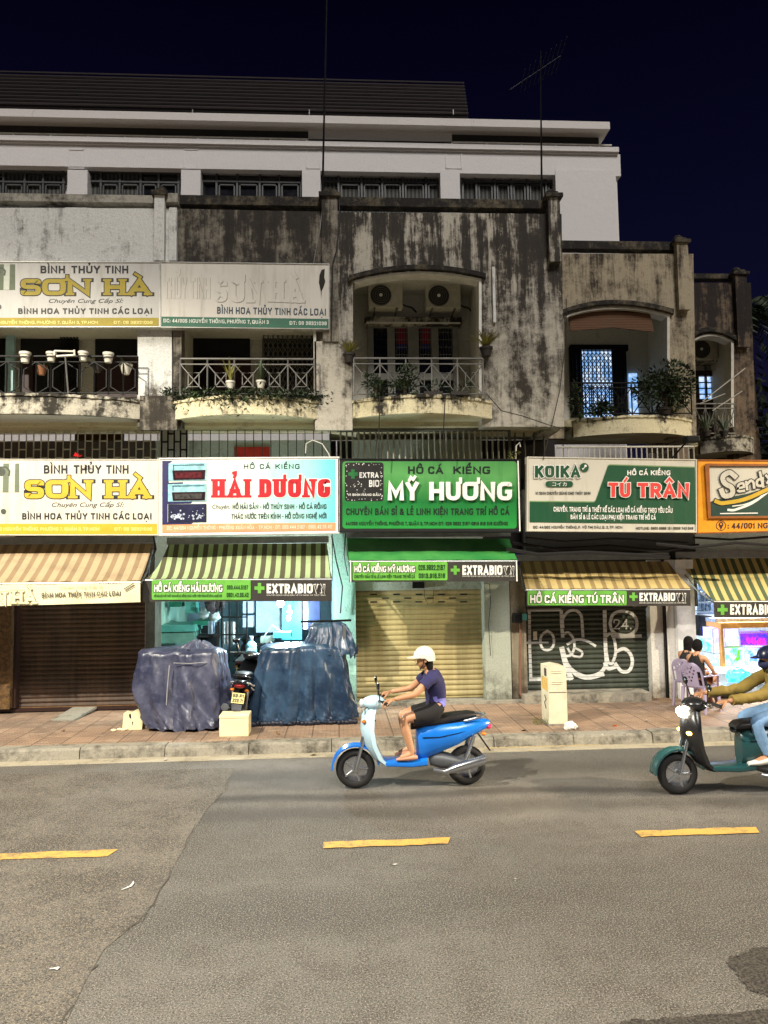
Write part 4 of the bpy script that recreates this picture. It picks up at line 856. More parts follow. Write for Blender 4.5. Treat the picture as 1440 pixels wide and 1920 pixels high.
L.text('44/003 NGUYỄN THÔNG, PHƯỜNG 7, QUẬN 3, TP.HCM ĐT: 028 3932 2187-0913 916 518 (CƯỜNG)', 648, 978.3, 952, 985, .1); L.done('dark_lettering', mk('sign_green_black', C(10, 30, 14), .5, bump=0), s5)
L = Lettering(YT-.0055); L.text('MỸ', 727, 903.5, 785, 938, .12, cap=.19, depth=.05, gap=.12); L.text('HƯƠNG', 805, 903.5, 960, 938, .12, cap=.19, depth=.05, gap=.12); L.done('white_lettering', swhite, s5)
# TÚ TRÂN
TL, BR = (990.5, 858, 863), (1305, 996.5, 994)
s6 = sign('cream and dark green TÚ TRÂN signboard with red letters and a koi shop logo', TL, BR, YS, cream); edge(s6, TL, BR, YS, cream, 2)
for lift, d, mt, nm in ((0, 0, mk('sign_sage', C(120, 150, 96), .5), 'green_border'), (.0055, 2, sgreen, 'green_field')):
    L = Lettering(YT-lift); L.fill([(993, 939+d), (1114, 940+d), (1117, 937+d), (1140, 872+d), (1143, 870.5+d), (1303, 875+d), (1304.5, 982.5), (993, 979)]); L.done(nm, mt, s6)
for fat, lift, mt, nm, dd in ((1.6, .0055, mk('sign_shadow', C(150, 146, 128), .6), 'logo_shade', 1.8), (1.3, .009, swhite, 'logo_outline', 0), (0, .013, sgreen, 'logo_lettering', 0)):
    L = Lettering(YT); L.text('KOIKA', 1003-dd, 873+dd, 1088-dd, 895.5+dd, .15, cap=.16, fat=fat, lift=lift, gap=.16); 
    if dd == 0 and fat == 0: L.disc(1095.5, 876.5, 8.5, lift=lift); L.rrect(1023, 902, 1074.5, 913, 5.3, lift=lift)
    L.done(nm, mt, s6)
L = Lettering(YT-.019); L.font('コイカ', 1035.5, 904, 1062.5, 911.5, shear=0); L.disc(1098, 873.5, 2.4); L.stroke([(1096.5, 875.5), (1093, 880), (1092, 878.5)], .7); L.done('logo_mark', swhite, s6)
L = Lettering(YT-.0055); L.text('VI SINH CHUYÊN DÙNG CHO THỦY SINH', 1004, 922, 1107, 927.5, .09); L.text('ĐC: 44/002 NGUYỄN THÔNG, P. VÕ THỊ SÁU, Q. 3, TP. HCM', 1000, 986, 1167, 991, .09); L.text('HOTLINE: 0902 6868 19 | 0939 743 848', 1192.5, 988, 1300, 993, .09); L.done('black_lettering', ink, s6)
L = Lettering(YT-.012); L.text('HỒ CÁ KIỂNG', 1176, 882, 1257, 891, .13); L.text('CHUYÊN. TRANG TRÍ & THIẾT KẾ CÁC LOẠI HỒ CÁ KIỂNG THEO YÊU CẦU', 1038, 951.5, 1261, 960.5, .1, dy=2.5); L.text('BÁN SỈ & LẺ CÁC LOẠI PHỤ KIỆN TRANG TRÍ HỒ CÁ', 1070, 965.5, 1229.5, 974, .1, dy=1); L.done('white_lettering', swhite, s6)
for fat, lift, mt, nm, dep in ((1.3, .012, swhite, 'letter_outline', .03), (0, .046, scoral, 'red_lettering', 0)):
    L = Lettering(YT); L.text('TÚ', 1141, 905, 1182, 932, .13, cap=.19, fat=fat, lift=lift, depth=dep, dy=.6); L.text('TRÂN', 1196, 905.5, 1292.5, 932.8, .13, cap=.19, fat=fat, lift=lift, depth=dep, dy=.6); L.done(nm, mt, s6)
# orange sign at the right edge
TL, BR = (1309, 863.5, 866), (1640, 990, 998.5)
s7 = sign('orange signboard with recessed cream panel and location pin, above the aquarium shop', TL, BR, YS, sorange); edge(s7, TL, BR, YS, sbrown, 2.2)
m_ = MB(); m_.pprism([(1322, 873), (1326, 869), (1610, 871), (1610, 874), (1330, 873.5), (1333, 968), (1610, 966), (1610, 970), (1328, 972)], YS-.045, YS-.003); m_.build('inner_frame', sbrown, s7)
L = Lettering(YT); L.fill([(1327, 873), (1612, 873), (1612, 967), (1333, 968)]); L.done('cream_panel', cream, s7)
L = Lettering(YT-.0055); L.fill([(1331.5, 941), (1346, 936), (1400, 926), (1460, 908), (1600, 900), (1600, 967), (1333, 967.5)]); L.done('green_wave', sdg, s7)
for fat, mt, nm, lift in ((1.6, ink, 'wave_outline', .011), (0, syel, 'wave_stripe', .015)):
    L = Lettering(YT); L.stroke(_round([(1343, 940, 0), (1352, 944, 1), (1395, 938, 1), (1460, 908, 0)], 30), 3.6+fat, lift=lift); L.done(nm, mt, s7)
L = Lettering(YT-.011); L.stroke(_round([(1366, 956, 0), (1375, 957, 1), (1410, 945, 1), (1440, 922, 0)], 30), 2.2); L.stroke(_round([(1374, 949, 0), (1400, 946, 1), (1430, 930, 0)], 30), 1); L.stroke([(1351, 963), (1420, 962)], 1); L.done('wave_line', swhite, s7)
for fat, mt, nm, lift in ((1.7, ink, 'letter_outline', .019), (0, cream, 'cream_lettering', .024)):
    L = Lettering(YT)
    L.stroke(_round([(1378, 893, 0), (1368, 884, 1), (1354, 893, 1), (1357, 906, 1), (1374, 914, 1), (1374, 928, 1), (1357, 931, 1), (1353, 920, 0)], 9), 4.6+fat, lift=lift)
    L.stroke(_round([(1383, 916, 0), (1395, 913, 0), (1394, 905, 1), (1384, 908, 1), (1383, 922, 1), (1395, 920, 0)], 5), 2.2+fat, lift=lift)
    L.stroke([(1401, 917), (1399, 904)], 2.4+fat, lift=lift); L.stroke(_round([(1400, 909, 0), (1408, 900, 1), (1413, 904, 1), (1414, 914, 0)], 5), 2.4+fat, lift=lift)
    L.stroke(_round([(1430, 897, 0), (1419, 900, 1), (1419, 911, 1), (1430, 911, 1), (1430, 897, 0)], 5), 2.4+fat, lift=lift); L.stroke([(1431, 912), (1425, 886)], 2.4+fat, lift=lift)
    L.stroke([(1439, 905), (1450, 888)], 2.4+fat, lift=lift); L.stroke([(1437, 892), (1444, 900)], 2.4+fat, lift=lift); L.done(nm, mt, s7)
L = Lettering(YT-.0005); L.stroke([(1352+8.8*math.cos(a*math.pi/12), 985.5+8.8*math.sin(a*math.pi/12)) for a in range(25)], .55); L.disc(1352, 983, 4.4); L.fill([(1348.4, 985.5), (1355.6, 985.5), (1352.5, 992.5), (1351.5, 992.5)]); L.text(': 44/001 NGUYỄN THÔNG', 1364.5, 980, 1530, 990.5, .1, dy=-2); L.done('address_lettering', mk('sign_maroon', C(52, 14, 30), .5), s7)
L = Lettering(YT-.003); L.disc(1352, 982.7, 1.8, lift=.004); L.done('pin_dot', sorange, s7)
# ------------------------------------------------------------------ awnings
def awning(lbl, tl, tr, fl, fr, vb, Yt, Yf, mat, vmat, sag=.06, cass=True, drop=None, wr=.006):
    a, b, c, d = WP(tl[0], tl[1], Yt), WP(tr[0], tr[1], Yt), WP(fl[0], fl[1], Yf), WP(fr[0], fr[1], Yf)
    A = thing('awning', ((c.x+d.x)/2, Yf, WZ(fl[0], vb[0], Yf)), lbl, 'awning', 'fabric awnings over the shops')
    n, m = 30, 10; mb = MB(); vs = []; un = []
    for j in range(m+1):
        v = j/m
        for i in range(n+1):
            u = i/n; p = a.lerp(b, u).lerp(c.lerp(d, u), v); p.z -= sag*4*v*(1-v)*(.8+.2*math.sin(u*9)); p.z += wr*math.sin(u*37+v*3)*v; vs.append(p)
    fs = [(j*(n+1)+i, j*(n+1)+i+1, (j+1)*(n+1)+i+1, (j+1)*(n+1)+i) for j in range(m) for i in range(n)]
    N = len(vs); mb.add(vs+[p-Vector((0, 0, .012)) for p in vs], fs+[tuple(q+N for q in f[::-1]) for f in fs]); mb.build('canopy', mat, A, smooth=True)
    fb = MB(); fb.tube([c+Vector((0, .02, -.02)), d+Vector((0, .02, -.02))], .025, n=8)
    for p, q in ((a, c), (b, d)): fb.tube([p+Vector((0, 0, -.12)), p.lerp(q, .5)+Vector((0, 0, -.18)), q+Vector((0, .03, -.03))], .016)
    fb.build('frame', steel, A)
    vv = MB(); n = 24; vs = []
    zb0, zb1 = WZ(fl[0], vb[0], Yf), WZ(fr[0], vb[1], Yf)
    for j in range(5):
        for i in range(n+1):
            u = i/n; x = c.x+(d.x-c.x)*u; zt = c.z+(d.z-c.z)*u; zb = zb0+(zb1-zb0)*u
            vs.append((x, Yf+wr*.8*math.sin(u*23+j)*j/4, zt+(zb-zt)*j/4))
    fs = [(j*(n+1)+i, j*(n+1)+i+1, (j+1)*(n+1)+i+1, (j+1)*(n+1)+i) for j in range(4) for i in range(n)]; N = len(vs)
    vv.add(vs+[(p[0], p[1]+.008, p[2]) for p in vs], fs+[tuple(q+N for q in f[::-1]) for f in fs]); V = vv.build('valance', vmat, A, smooth=True)
    if cass: MB().box(a.x-.03, b.x+.03, Yt+.003, Yt+.18, a.z+.0, a.z+.12).build('cassette', steel, A)
    return A, V, Yf
tanaw = stripes('tan_striped_canvas', C(182, 158, 122), C(146, 124, 92), .19, duty=.55, amt=.35)
graw = stripes('green_striped_canvas', C(164, 184, 132), C(84, 82, 58), .168, duty=.5, amt=.2)
tuaw = stripes('yellow_brown_striped_canvas', C(196, 174, 114), C(150, 128, 82), .2, duty=.6, amt=.35)
eaw = stripes('green_cream_striped_canvas', C(196, 180, 112), C(78, 92, 62), .165, duty=.5, amt=.15)
g_ = NT('green_canvas'); f = g_.noise(1.6, 5, .6); g_.bump(g_.noise(4, 4), .4, .06); g_.done(g_.mix(g_.ramp(f, .35, .65), C(44, 130, 60), C(70, 150, 70)), .6)
vbl = mk('valance_black', C(52, 48, 42), .7, var=.2); ban = mk('banner_cream', C(230, 222, 180), .7, var=.1, bump=.2, fine=8)
A1, V1, Yf = awning('wide tan striped awning with a worn cream banner hanging from its front edge, far left', (-110, 1022), (286, 1019), (-130, 1094), (263, 1090), (1140, 1129), 13.45, 12.55, tanaw, ban, sag=.05, wr=.02)
Y = Yf-.024
L = Lettering(Y); L.text('BÌNH HOA THỦY TINH CÁC LOẠI', 78, 1110, 226, 1119, .09, dy=-4); L.done('black_lettering', mk('faded_black', C(70, 62, 50), .7), V1)
for q in ([(233, 1104), (250, 1094)], [(236, 1108), (252, 1098)]): L = Lettering(Y); L.stroke(q, .8); L.done('scuff_mark', MATS['faded_black'], V1)
L = Lettering(Y); L.font('Chuyên Cung Cấp Sỉ:', 112, 1096, 193, 1104, shear=.3, dy=-2); L.done('faint_lettering', mk('faint_tan', C(206, 180, 128), .7), V1)
for fat, lift, mt, nm in ((.8, 0, mk('faint_outline', C(150, 140, 104), .7), 'letter_outline'), (-.2, .003, ban, 'pale_lettering')):
    L = Lettering(Y); L.text('SƠN', -75, 1109, 12, 1135, .16, serif=.5, fat=fat, lift=lift); L.text('HÀ', 23, 1107, 67, 1132, .16, serif=.5, fat=fat, lift=lift); L.done(nm, mt, V1)
def shopval(V, Y, green, name, nbox, phones, small, plus, eb, vn, dark):
    L = Lettering(Y); L.rrect(*green, 3); L.done('green_panel', slime, V)
    L = Lettering(Y-.006)
    if small: L.text(small[0], *small[1:], .1, dy=small_dy.get(V.name, 0))
    for p in phones: L.text(p[0], *p[1:], .1)
    if L.mb.v: L.done('dark_lettering', sforest, V)
    for fat, lift, mt, nm in ((1.1, .006, mk('val_outline', C(60, 96, 40), .6), 'letter_outline'), (0, .010, swhite, 'white_lettering')):
        L = Lettering(Y); L.text(name, *nbox, .15, fat=fat, lift=lift, gap=.12, sp=.3); L.done(nm, mt, V)
    L = Lettering(Y); x0, y0, x1, y1 = plus; w, h = (x1-x0)/3, (y1-y0)/3
    L.fill([(x0+w, y0), (x1-w, y0), (x1-w, y0+h), (x1, y0+h), (x1, y1-h), (x1-w, y1-h), (x1-w, y1), (x0+w, y1), (x0+w, y1-h), (x0, y1-h), (x0, y0+h), (x0+w, y0+h)]); L.done('green_cross', slime, V)
    L = Lettering(Y); L.text('EXTRABIO', *eb, .17, gap=.12, rad=.25, cap=.16); 
    a, b, c, d = vn; L.text('VN', a, b, c, d, .17, gap=.1, cap=.2); L.text('CHUYÊN DÙNG HÀNG ĐẦU VỀ CÁ CẢNH VÀ THỦY SINH', eb[0], d+2.2, c, d+4.6, .06); L.done('brand_lettering', swhite, V)
    L = Lettering(Y-.006); L.text('VN', a+1.2, b+1.3, c-1.2, d-1.3, .1, gap=.16); L.done('brand_inlay', vbl, V)
small_dy = {}
A2, V2, Yf = awning('green and brown striped awning over the open lit shop', (316, 1021), (613, 1018), (268, 1086), (622, 1084), (1128, 1127), 13.5, 12.75, graw, vbl, sag=.16)
shopval(V2, Yf-.01, (284.6, 1087, 470, 1124.5), 'HỒ CÁ KIỂNG HẢI DƯƠNG', (289, 1096.5, 417, 1110), [('093.444.5167', 425.5, 1097.3, 465, 1105.3), ('0901.42.55.42', 425, 1111.5, 466, 1119.5)], ('HỒ HẢI SẢN-HỒ THỦY SINH-HỒ CÁ RỒNG, THÁC NƯỚC TRÊN KÍNH-HỒ CÔNG NGHỆ MỚI', 289, 1115.2, 416, 1119.6), (477, 1093, 496, 1112.5), (500, 1094.5, 586.5, 1112.5), (588, 1095, 610, 1112.5), 1)
A3, V3, Yf = awning('plain bright green awning over the cream shutter', (650, 1008.5), (955, 1010), (655, 1051), (970, 1050), (1091.5, 1090), 13.7, 12.95, MATS['green_canvas'], vbl, sag=.03, wr=.01)
shopval(V3, Yf-.01, (661, 1053.5, 839, 1088), 'HỒ CÁ KIỂNG MỸ HƯƠNG', (664.5, 1061.5, 778, 1073), [('028.3932.2187', 784.5, 1059, 834.5, 1069), ('0913.916.518', 785, 1075, 834.5, 1084)], ('CHUYÊN BÁN SỈ & LẺ LINH KIỆN TRANG TRÍ HỒ CÁ', 664.5, 1078, 778, 1084), (845, 1060.5, 862, 1077.5), (867, 1060, 942, 1078), (944, 1061, 964.5, 1077), 1)
MB().pbox(656.5, 1051, 658.5, 1091, 12.92, 12.94).build('end_strip', swhite, V3); MB().pbox(968, 1051, 970, 1090, 12.92, 12.94).build('end_strip', swhite, V3)
A4, V4, Yf = awning('yellow and brown striped awning over the graffiti covered shutter', (975, 1052), (1252, 1053), (986, 1104.5), (1294, 1103.5), (1137, 1136), 14.0, 13.5, tuaw, vbl, sag=.02, wr=.012)
shopval(V4, Yf-.014, (989, 1107.5, 1175, 1135), 'HỒ CÁ KIỂNG TÚ TRÂN', (994, 1115.5, 1170, 1131), [], None, (1180, 1111, 1195.5, 1126.5), (1199, 1111.5, 1266, 1127), (1267.5, 1112, 1286.5, 1127), 1)
A5, V5, Yf = awning('green and cream striped awning over the bright aquarium shop', (1270, 1047), (1560, 1046), (1338, 1126), (1640, 1126), (1158, 1158), 14.03, 13.45, eaw, vbl, sag=.04)
L = Lettering(Yf-.012); L.text('EXTRABIO', 1369, 1133, 1449, 1152.5, .17, gap=.12, rad=.25, cap=.16); L.text('VN', 1452, 1134, 1476, 1152, .1); L.done('brand_lettering', swhite, V5)
L = Lettering(Yf-.012); x0, y0, x1, y1 = 1345, 1133.5, 1364.5, 1153; w, h = 6.5, 6.5
L.fill([(x0+w, y0), (x1-w, y0), (x1-w, y0+h), (x1, y0+h), (x1, y1-h), (x1-w, y1-h), (x1-w, y1), (x0+w, y1), (x0+w, y1-h), (x0, y1-h), (x0, y0+h), (x0+w, y0+h)]); L.done('green_cross', slime, V5)
# ------------------------------------------------------------------ air conditioners
acm = mk('ac_casing', C(190, 186, 166), .5); acg = mk('ac_grille', C(46, 44, 38), .6)
def aircon(lbl, px0, y0, px1, y1, Y, big=True):
    a, b, c, d = rect(px0, y0, px1, y1, Y); T = thing('air_conditioner', ((a+b)/2, Y+.15, c), lbl, 'air conditioner', 'outdoor air conditioner units')
    MB().box(a, b, Y, Y+.3, c, d).build('casing', acm, T, bev=.012)
    cx, cz, r = a+(b-a)*.36, (c+d)/2, (d-c)*.44
    f_ = MB(); f_.lathe([(0, 0), (r, 0), (r, .02), (0, .02)], (cx, Y-.022, cz), ax='y', n=24); fg = f_.build('fan_grille', acg, T)
    w_ = MB()
    for q in (.35, .55, .75, .97): w_.tube([(cx+r*q*math.cos(k*math.pi/12), Y-.026, cz+r*q*math.sin(k*math.pi/12)) for k in range(25)], .004, n=4)
    w_.build('grille_ring', greyiron, fg)
    h_ = MB(); h_.lathe([(0, 0), (r*.16, 0), (r*.16, .012), (0, .012)], (cx, Y-.036, cz), ax='y', n=14); h_.build('fan_hub', swhite, fg)
    s_ = MB()
    for q in (.15, .8): s_.box(a+(b-a)*q, a+(b-a)*q+.03, Y, Y+.45, c-.03, c-.003); s_.box(a+(b-a)*q, a+(b-a)*q+.03, Y+.4, Y+.45, c-.2, c-.03)
    s_.build('bracket', greyiron, T)
    p_ = MB(); p_.tube([(b, Y+.12, c+.1), (b+.06, Y+.15, c+.08), (b+.2, Y+.3, c+.1), (b+.3, Y+.45, c+.06)], .018); p_.build('pipe', schar, T)
aircon('air conditioner unit under the wide arch, left of two', 691, 532, 755, 576, 14.15)
aircon('air conditioner unit under the wide arch, right of two', 799, 533, 864, 577, 14.15)
aircon('single air conditioner unit on the far right balcony wall above a lit door', 1297, 636, 1346, 674, 17.6)
# ------------------------------------------------------------------ plants
leafm = [mk('leaf_dark', C(34, 48, 22), .6, var=.4), mk('leaf_mid', C(50, 70, 30), .6, var=.4), mk('leaf_yellow_green', C(128, 124, 52), .6, var=.3), mk('leaf_moss', C(30, 40, 18), .8, var=.4)]
stemm = mk('stem_brown', C(64, 50, 34), .8); potw = mk('white_pot', C(206, 202, 186), .5); potc = mk('terracotta_pot', C(130, 84, 52), .7); potb = mk('dark_pot', C(44, 38, 32), .7)
def leaf(mb, p, d, L_, w, mi=0, up=None):
    d = Vector(d).normalized(); s = d.cross(Vector((rnd.uniform(-1, 1), rnd.uniform(-1, 1), 1.2))).normalized()*w; k = d.cross(s).normalized()*w*.3
    mb.add([p, p+d*L_*.5+s+k, p+d*L_, p+d*L_*.5-s+k], [(0, 1, 2, 3)], mi)
def bush(parent, c, r, n, L_, w, mats, name='foliage', hollow=.35):
    mb = MB(); cl = [Vector((rnd.gauss(0, .45), rnd.gauss(0, .45), rnd.gauss(0, .45))) for _ in range(max(5, n//40))]
    for _ in range(n):
        q = rnd.choice(cl)+Vector((rnd.gauss(0, .22), rnd.gauss(0, .22), rnd.gauss(0, .22))); 
        if q.length > 1.15: q *= 1.15/q.length
        p = Vector(c)+Vector((q.x*r[0], q.y*r[1], q.z*r[2])); d = Vector((q.x+rnd.uniform(-.8, .8), q.y+rnd.uniform(-.8, .8), q.z+rnd.uniform(-.7, .6)))
        leaf(mb, p, d, L_*rnd.uniform(.6, 1.3), w*rnd.uniform(.7, 1.3), rnd.randrange(len(mats)))
    return mb.build(name, mats, parent)
def blades(parent, p, n, L_, w, spread, mat, name='leaves'):
    mb = MB()
    for i in range(n):
        a = rnd.uniform(0, 6.28); sx = rnd.uniform(.15, 1)*spread; l = L_*rnd.uniform(.7, 1.1); q = Vector(p); pts = []
        for k in range(6):
            t = k/5; pts.append(q+Vector((math.cos(a)*sx*t*l*(1+t*.5), math.sin(a)*sx*t*l*(1+t*.5), l*t*(1-.45*sx*t))))
        sd = Vector((-math.sin(a), math.cos(a), 0)); vs = []
        for k, pt in enumerate(pts): ww = w*(1-(k/5)**2*.92); vs += [pt-sd*ww, pt+sd*ww+Vector((0, 0, ww*.4))]
        mb.add(vs, [(2*k, 2*k+1, 2*k+3, 2*k+2) for k in range(5)], 0)
    return mb.build(name, mat, parent)
def pot(T, c, r, h, mat, name='pot'):
    mb = MB(); mb.lathe([(r*.68, 0), (r*.95, h*.75), (r*1.06, h*.76), (r*1.08, h), (r*.92, h), (r*.88, h*.85), (0, h*.84)], c, n=16); return mb.build(name, mat, T, smooth=True)
# house 1: pots on the black rail
hp = 'white pots on the black balcony rail'
pots1 = [((47, 680, 12.88), 20, 'white hanging flower pot at the left end of the black balcony rail'), ((96, 678, 12.88), 18, 'white hanging flower pot just left of the small clothes stand'), ((156, 677, 12.88), 18, 'white hanging flower pot just right of the small clothes stand'), ((203, 680, 12.88), 19, 'white hanging flower pot near the right end of the black rail, above a darker pot')]
for (x, y, Y_), w, lb in pots1:
    p = WP(x, y, Y_); r = w/2/FPX*Y_; T = thing('flower_pot', p, lb, 'flower pot', hp); P_ = pot(T, p, r, r*1.95, potw)
    m_ = MB(); m_.tube([(p.x+r*1.02*math.cos(a*.5236), p.y+r*1.02*math.sin(a*.5236), p.z+r*.9) for a in range(13)], .008, n=4); m_.tube([(p.x, p.y+r, p.z+r*.9), (p.x, 12.95, p.z+r*1.6)], .008, n=4); m_.build('hanger', blackiron, T)
for (x, y), w, mt, lb in (((78, 703), 22, potc, 'cracked brown bowl pot low behind the black rail, left one'), ((182, 698), 22, potb, 'dark bowl pot low behind the black rail, right of the pale door'), ((236, 702), 25, potw, 'wide cream bowl pot low at the right end of the black rail')):
    p = WP(x, y, 13.05); r = w/2/FPX*13.05; T = thing('bowl_pot', p, lb, 'flower pot', 'bowl pots behind the black rail'); m_ = MB(); m_.lathe([(r*.5, 0), (r*.9, r*1.2), (r, r*1.5), (r*.85, r*1.5), (0, r*1.3)], p, n=14); m_.build('pot', mt, T, smooth=True)
    bush(T, p+Vector((0, 0, r*1.8)), (r, r, r*.6), 40, .06, .015, leafm[:2])
p = WP(128, 738, 12.75); T = thing('clothes_stand', p, 'thin metal clothes stand with a white crossbar on the left balcony', 'stand'); m_ = MB(); q = WP(122, 664, 12.7); m_.tube([p, q], .014); m_.build('pole', greyiron, T)
m_ = MB(); m_.tube([WP(102, 658, 12.7), WP(139, 659, 12.7)], .016); m_.tube([WP(102, 658, 12.7), WP(102, 666, 12.7)], .016); m_.tube([WP(139, 656, 12.7), WP(140, 667, 12.7)], .016); m_.tube([WP(106, 668, 12.7), WP(139, 666, 12.7)], .02); m_.build('crossbar', potw, T)
# house 2: snake plants, moss
for (x, y), lb in (((432, 729), 'snake plant in a white pot at the middle of the second balcony, left one'), ((489, 728), 'spindly snake plant in a low white pot beside the folding gate')):
    p = WP(x, y, 12.85); T = thing('potted_plant', p, lb, 'potted plant', 'snake plants on the second balcony'); pot(T, p, .075, .13, potw); blades(T, p+Vector((0, 0, .1)), 16 if x < 450 else 8, .42, .016, .35, leafm[2] if x < 450 else leafm[1])
mo = MB()
for k in range(1700):
    u = rnd.random(); x = 305+u*320; Yb = 13.17-.5*max(0, 1-((x-464)/142)**2); y = 741+rnd.gauss(0, 5)+(abs(rnd.gauss(0, 14)) if rnd.random() < (.55 if (u < .12 or u > .86) else .22) else 0); p = WP(x, y-3, Yb-.06+rnd.uniform(0, .12)); leaf(mo, p, (rnd.uniform(-1, 1), -.4, rnd.uniform(-.9, .5)), rnd.uniform(.05, .11), .016, rnd.randrange(3))
tag(mo.build('creeper_plant', [leafm[0], leafm[1], leafm[3]]), 'dark creeping plant trailing along the top of the second balcony front', 'plant')
# house 3: two bromeliads on the pillars, bushes
for (x, y), lb in (((655, 680), 'spiky bromeliad in a dark wall pot left of the arched balcony'), ((912, 668), 'larger spiky bromeliad in a dark wall pot right of the arched balcony')):
    p = WP(x, y, 13.05); r = .1 if x < 700 else .11; T = thing('bromeliad', p, lb, 'potted plant', 'bromeliads hung beside the arched balcony'); pot(T, p, r, .16, potb); blades(T, p+Vector((0, 0, .13)), 34, .3 if x < 700 else .36, .02, .9, leafm[2])
for (x, y, rx, rz), n, lb in (((705, 722, .2, .16), 420, 'low dark bush at the left of the arched balcony'), ((758, 714, .26, .22), 700, 'taller dark bush in the middle of the arched balcony')):
    p = WP(x, 742, 12.75); T = thing('bush', p, lb, 'plant', 'bushes on the arched balcony'); c = WP(x, y, 12.8); m_ = MB(); m_.tube([p, c], .02); m_.build('stem', stemm, T); bush(T, c, (rx, .14, rz), n, .07, .014, leafm[:2]+[leafm[3]])
for (x, y), n, lb in (((812, 735), 110, 'scrappy seedlings in a tray right of the tall bush'), ((862, 735), 80, 'thin weeds at the right end of the arched balcony')):
    p = WP(x, 742, 12.8); T = thing('seedlings', p, lb, 'plant', 'small plants on the arched balcony'); MB().box(p.x-.16, p.x+.16, 12.72, 12.86, p.z, p.z+.06).build('tray', potb, T); bush(T, p+Vector((0, 0, .14)), (.17, .07, .1), n, .07, .012, leafm[:2])
# house 4: round bush and foliage
p = WP(1246, 778, 14.62); T = thing('bush', p, 'big round leafy bush on the set back balcony', 'plant'); c = WP(1244, 724, 14.6); m_ = MB(); m_.tube([p, p.lerp(c, .5)+Vector((.05, 0, 0)), c], [.04, .03, .02])
for k in range(6): m_.tube([p.lerp(c, .5), c+Vector((rnd.uniform(-.4, .4), rnd.uniform(-.2, .2), rnd.uniform(-.2, .3)))], [.02, .008])
m_.build('stem', stemm, T); bush(T, c, (.52, .4, .42), 2300, .085, .022, leafm[:2]+[leafm[3]]); pot(T, p, .14, .12, potb)
for (x, y, rx, rz), n, lb in (((1085, 745, .13, .36), 260, 'thin straggly shrub at the left end of the set back balcony'), ((1122, 762, .24, .16), 420, 'low dark shrub in front of the folding gate on the set back balcony')):
    p = WP(x, 779, 14.65); T = thing('shrub', p, lb, 'plant', 'shrubs on the set back balcony'); c = WP(x, y, 14.65); m_ = MB(); m_.tube([p, c], .015); m_.build('stem', stemm, T); bush(T, c, (rx, .15, rz), n, .09, .018, leafm[:2])
for (x, n, l, lb) in ((1325, 24, .5, 'snake plant with long grey green blades on the far right balcony, left of two'), (1358, 20, .42, 'snake plant with drooping blades on the far right balcony, right of two')):
    p = WP(x, 818, 16.3); T = thing('potted_plant', p, lb, 'potted plant', 'snake plants on the far right balcony'); pot(T, p, .1, .12, potb); blades(T, p+Vector((0, 0, .1)), n, l, .022, .6, mk('leaf_grey_green', C(92, 104, 80), .6, var=.3))
# tree behind on the right
def palm(x, Y, h, lb):
    T = thing('tree', (x, Y, 0), lb, 'tree', 'dark trees at the right edge'); m_ = MB(); m_.tube([(x, Y, 0), (x+.1, Y, h*.5), (x+.05, Y, h*.9)], [.2, .16, .1]); m_.build('trunk', stemm, T); f_ = MB()
    for k in range(26):
        a = k*2.4; el = rnd.uniform(-.2, .9); L_ = rnd.uniform(1.5, 2.2); pts = [Vector((x+.05, Y, h*.9))+Vector((math.cos(a)*t*L_, math.sin(a)*t*L_, L_*(el*t-.85*t*t))) for t in (0, .2, .4, .6, .8, 1)]
        for i in range(5):
            for j in range(5):
                q = pts[i].lerp(pts[i+1], j/5); d = (pts[i+1]-pts[i]).normalized(); sd = d.cross(Vector((0, 0, 1))).normalized()
                for s_ in (-1, 1): leaf(f_, q, sd*s_+d*.6+Vector((0, 0, -.5)), .5*(1-.1*i), .03)
    f_.build('crown', leafm[0], T)
palm(10.9, 19.5, 10.4, 'dark palm tree rising behind the right edge of the row')
T = thing('tree', (12.6, 20.5, 0), 'dark bushy tree filling the right edge below the palm', 'tree', 'dark trees at the right edge'); m_ = MB(); m_.tube([(12.6, 20.5, 0), (12.5, 20.5, 3), (12.6, 20.4, 6)], [.25, .2, .08]); m_.build('trunk', stemm, T); bush(T, (12.3, 20.5, 5.4), (1.7, 1.4, 3.2), 2600, .3, .08, [leafm[0], leafm[3]], 'crown')
# water tank on the far roof
p = WP(1348, 523, 18.5); T = thing('water_tank', (p.x, 18.5, 8.21), 'low green water tank on the far right roof', 'water tank'); m_ = MB(); m_.lathe([(.5, 0), (.55, .1), (.55, 1.15), (.3, 1.32), (0, 1.36)], (p.x, 18.5, 8.21), n=20); m_.build('tank', mk('tank_green', C(60, 84, 66), .5), T, smooth=True)
# ------------------------------------------------------------------ antennas, cables and small wall things
polem = mk('antenna_black', C(20, 20, 22), .5, .5)
p = WP(605, 352, 13.4); q = WP(613, -30, 13.4); T = thing('antenna_mast', p, 'tall thin black mast rising from the parapet between the second and third houses', 'mast'); MB().tube([p-Vector((0, 0, .9)), p, q], [.022, .022, .016]).build('pole', polem, T)
p = WP(1016, 374, 13.4); q = WP(1014, 95, 13.4); T = thing('tv_antenna', p, 'television aerial on a thin pole above the arched house', 'antenna'); MB().tube([p, WP(1014, 180, 13.4), q], [.02, .014, .01]).build('pole', polem, T)
m_ = MB(); a, b = WP(956, 168, 13.4), WP(1052, 104, 13.4); m_.tube([a, b], .007)
for k in range(9): c = a.lerp(b, .25+.75*k/8); m_.tube([c+Vector((-.02, -.28-.02*k, .05)), c+Vector((.02, .28+.02*k, -.05))], .005, n=4)
m_.build('aerial', polem, T)
wire = mk('black_cable', C(24, 23, 22), .7)
def cable(lb, pts, r=.009, mat=wire, grp='cables on the house fronts'):
    return tag(MB().tube(pts, r, n=5).build('cable', mat), lb, 'cable', grp)
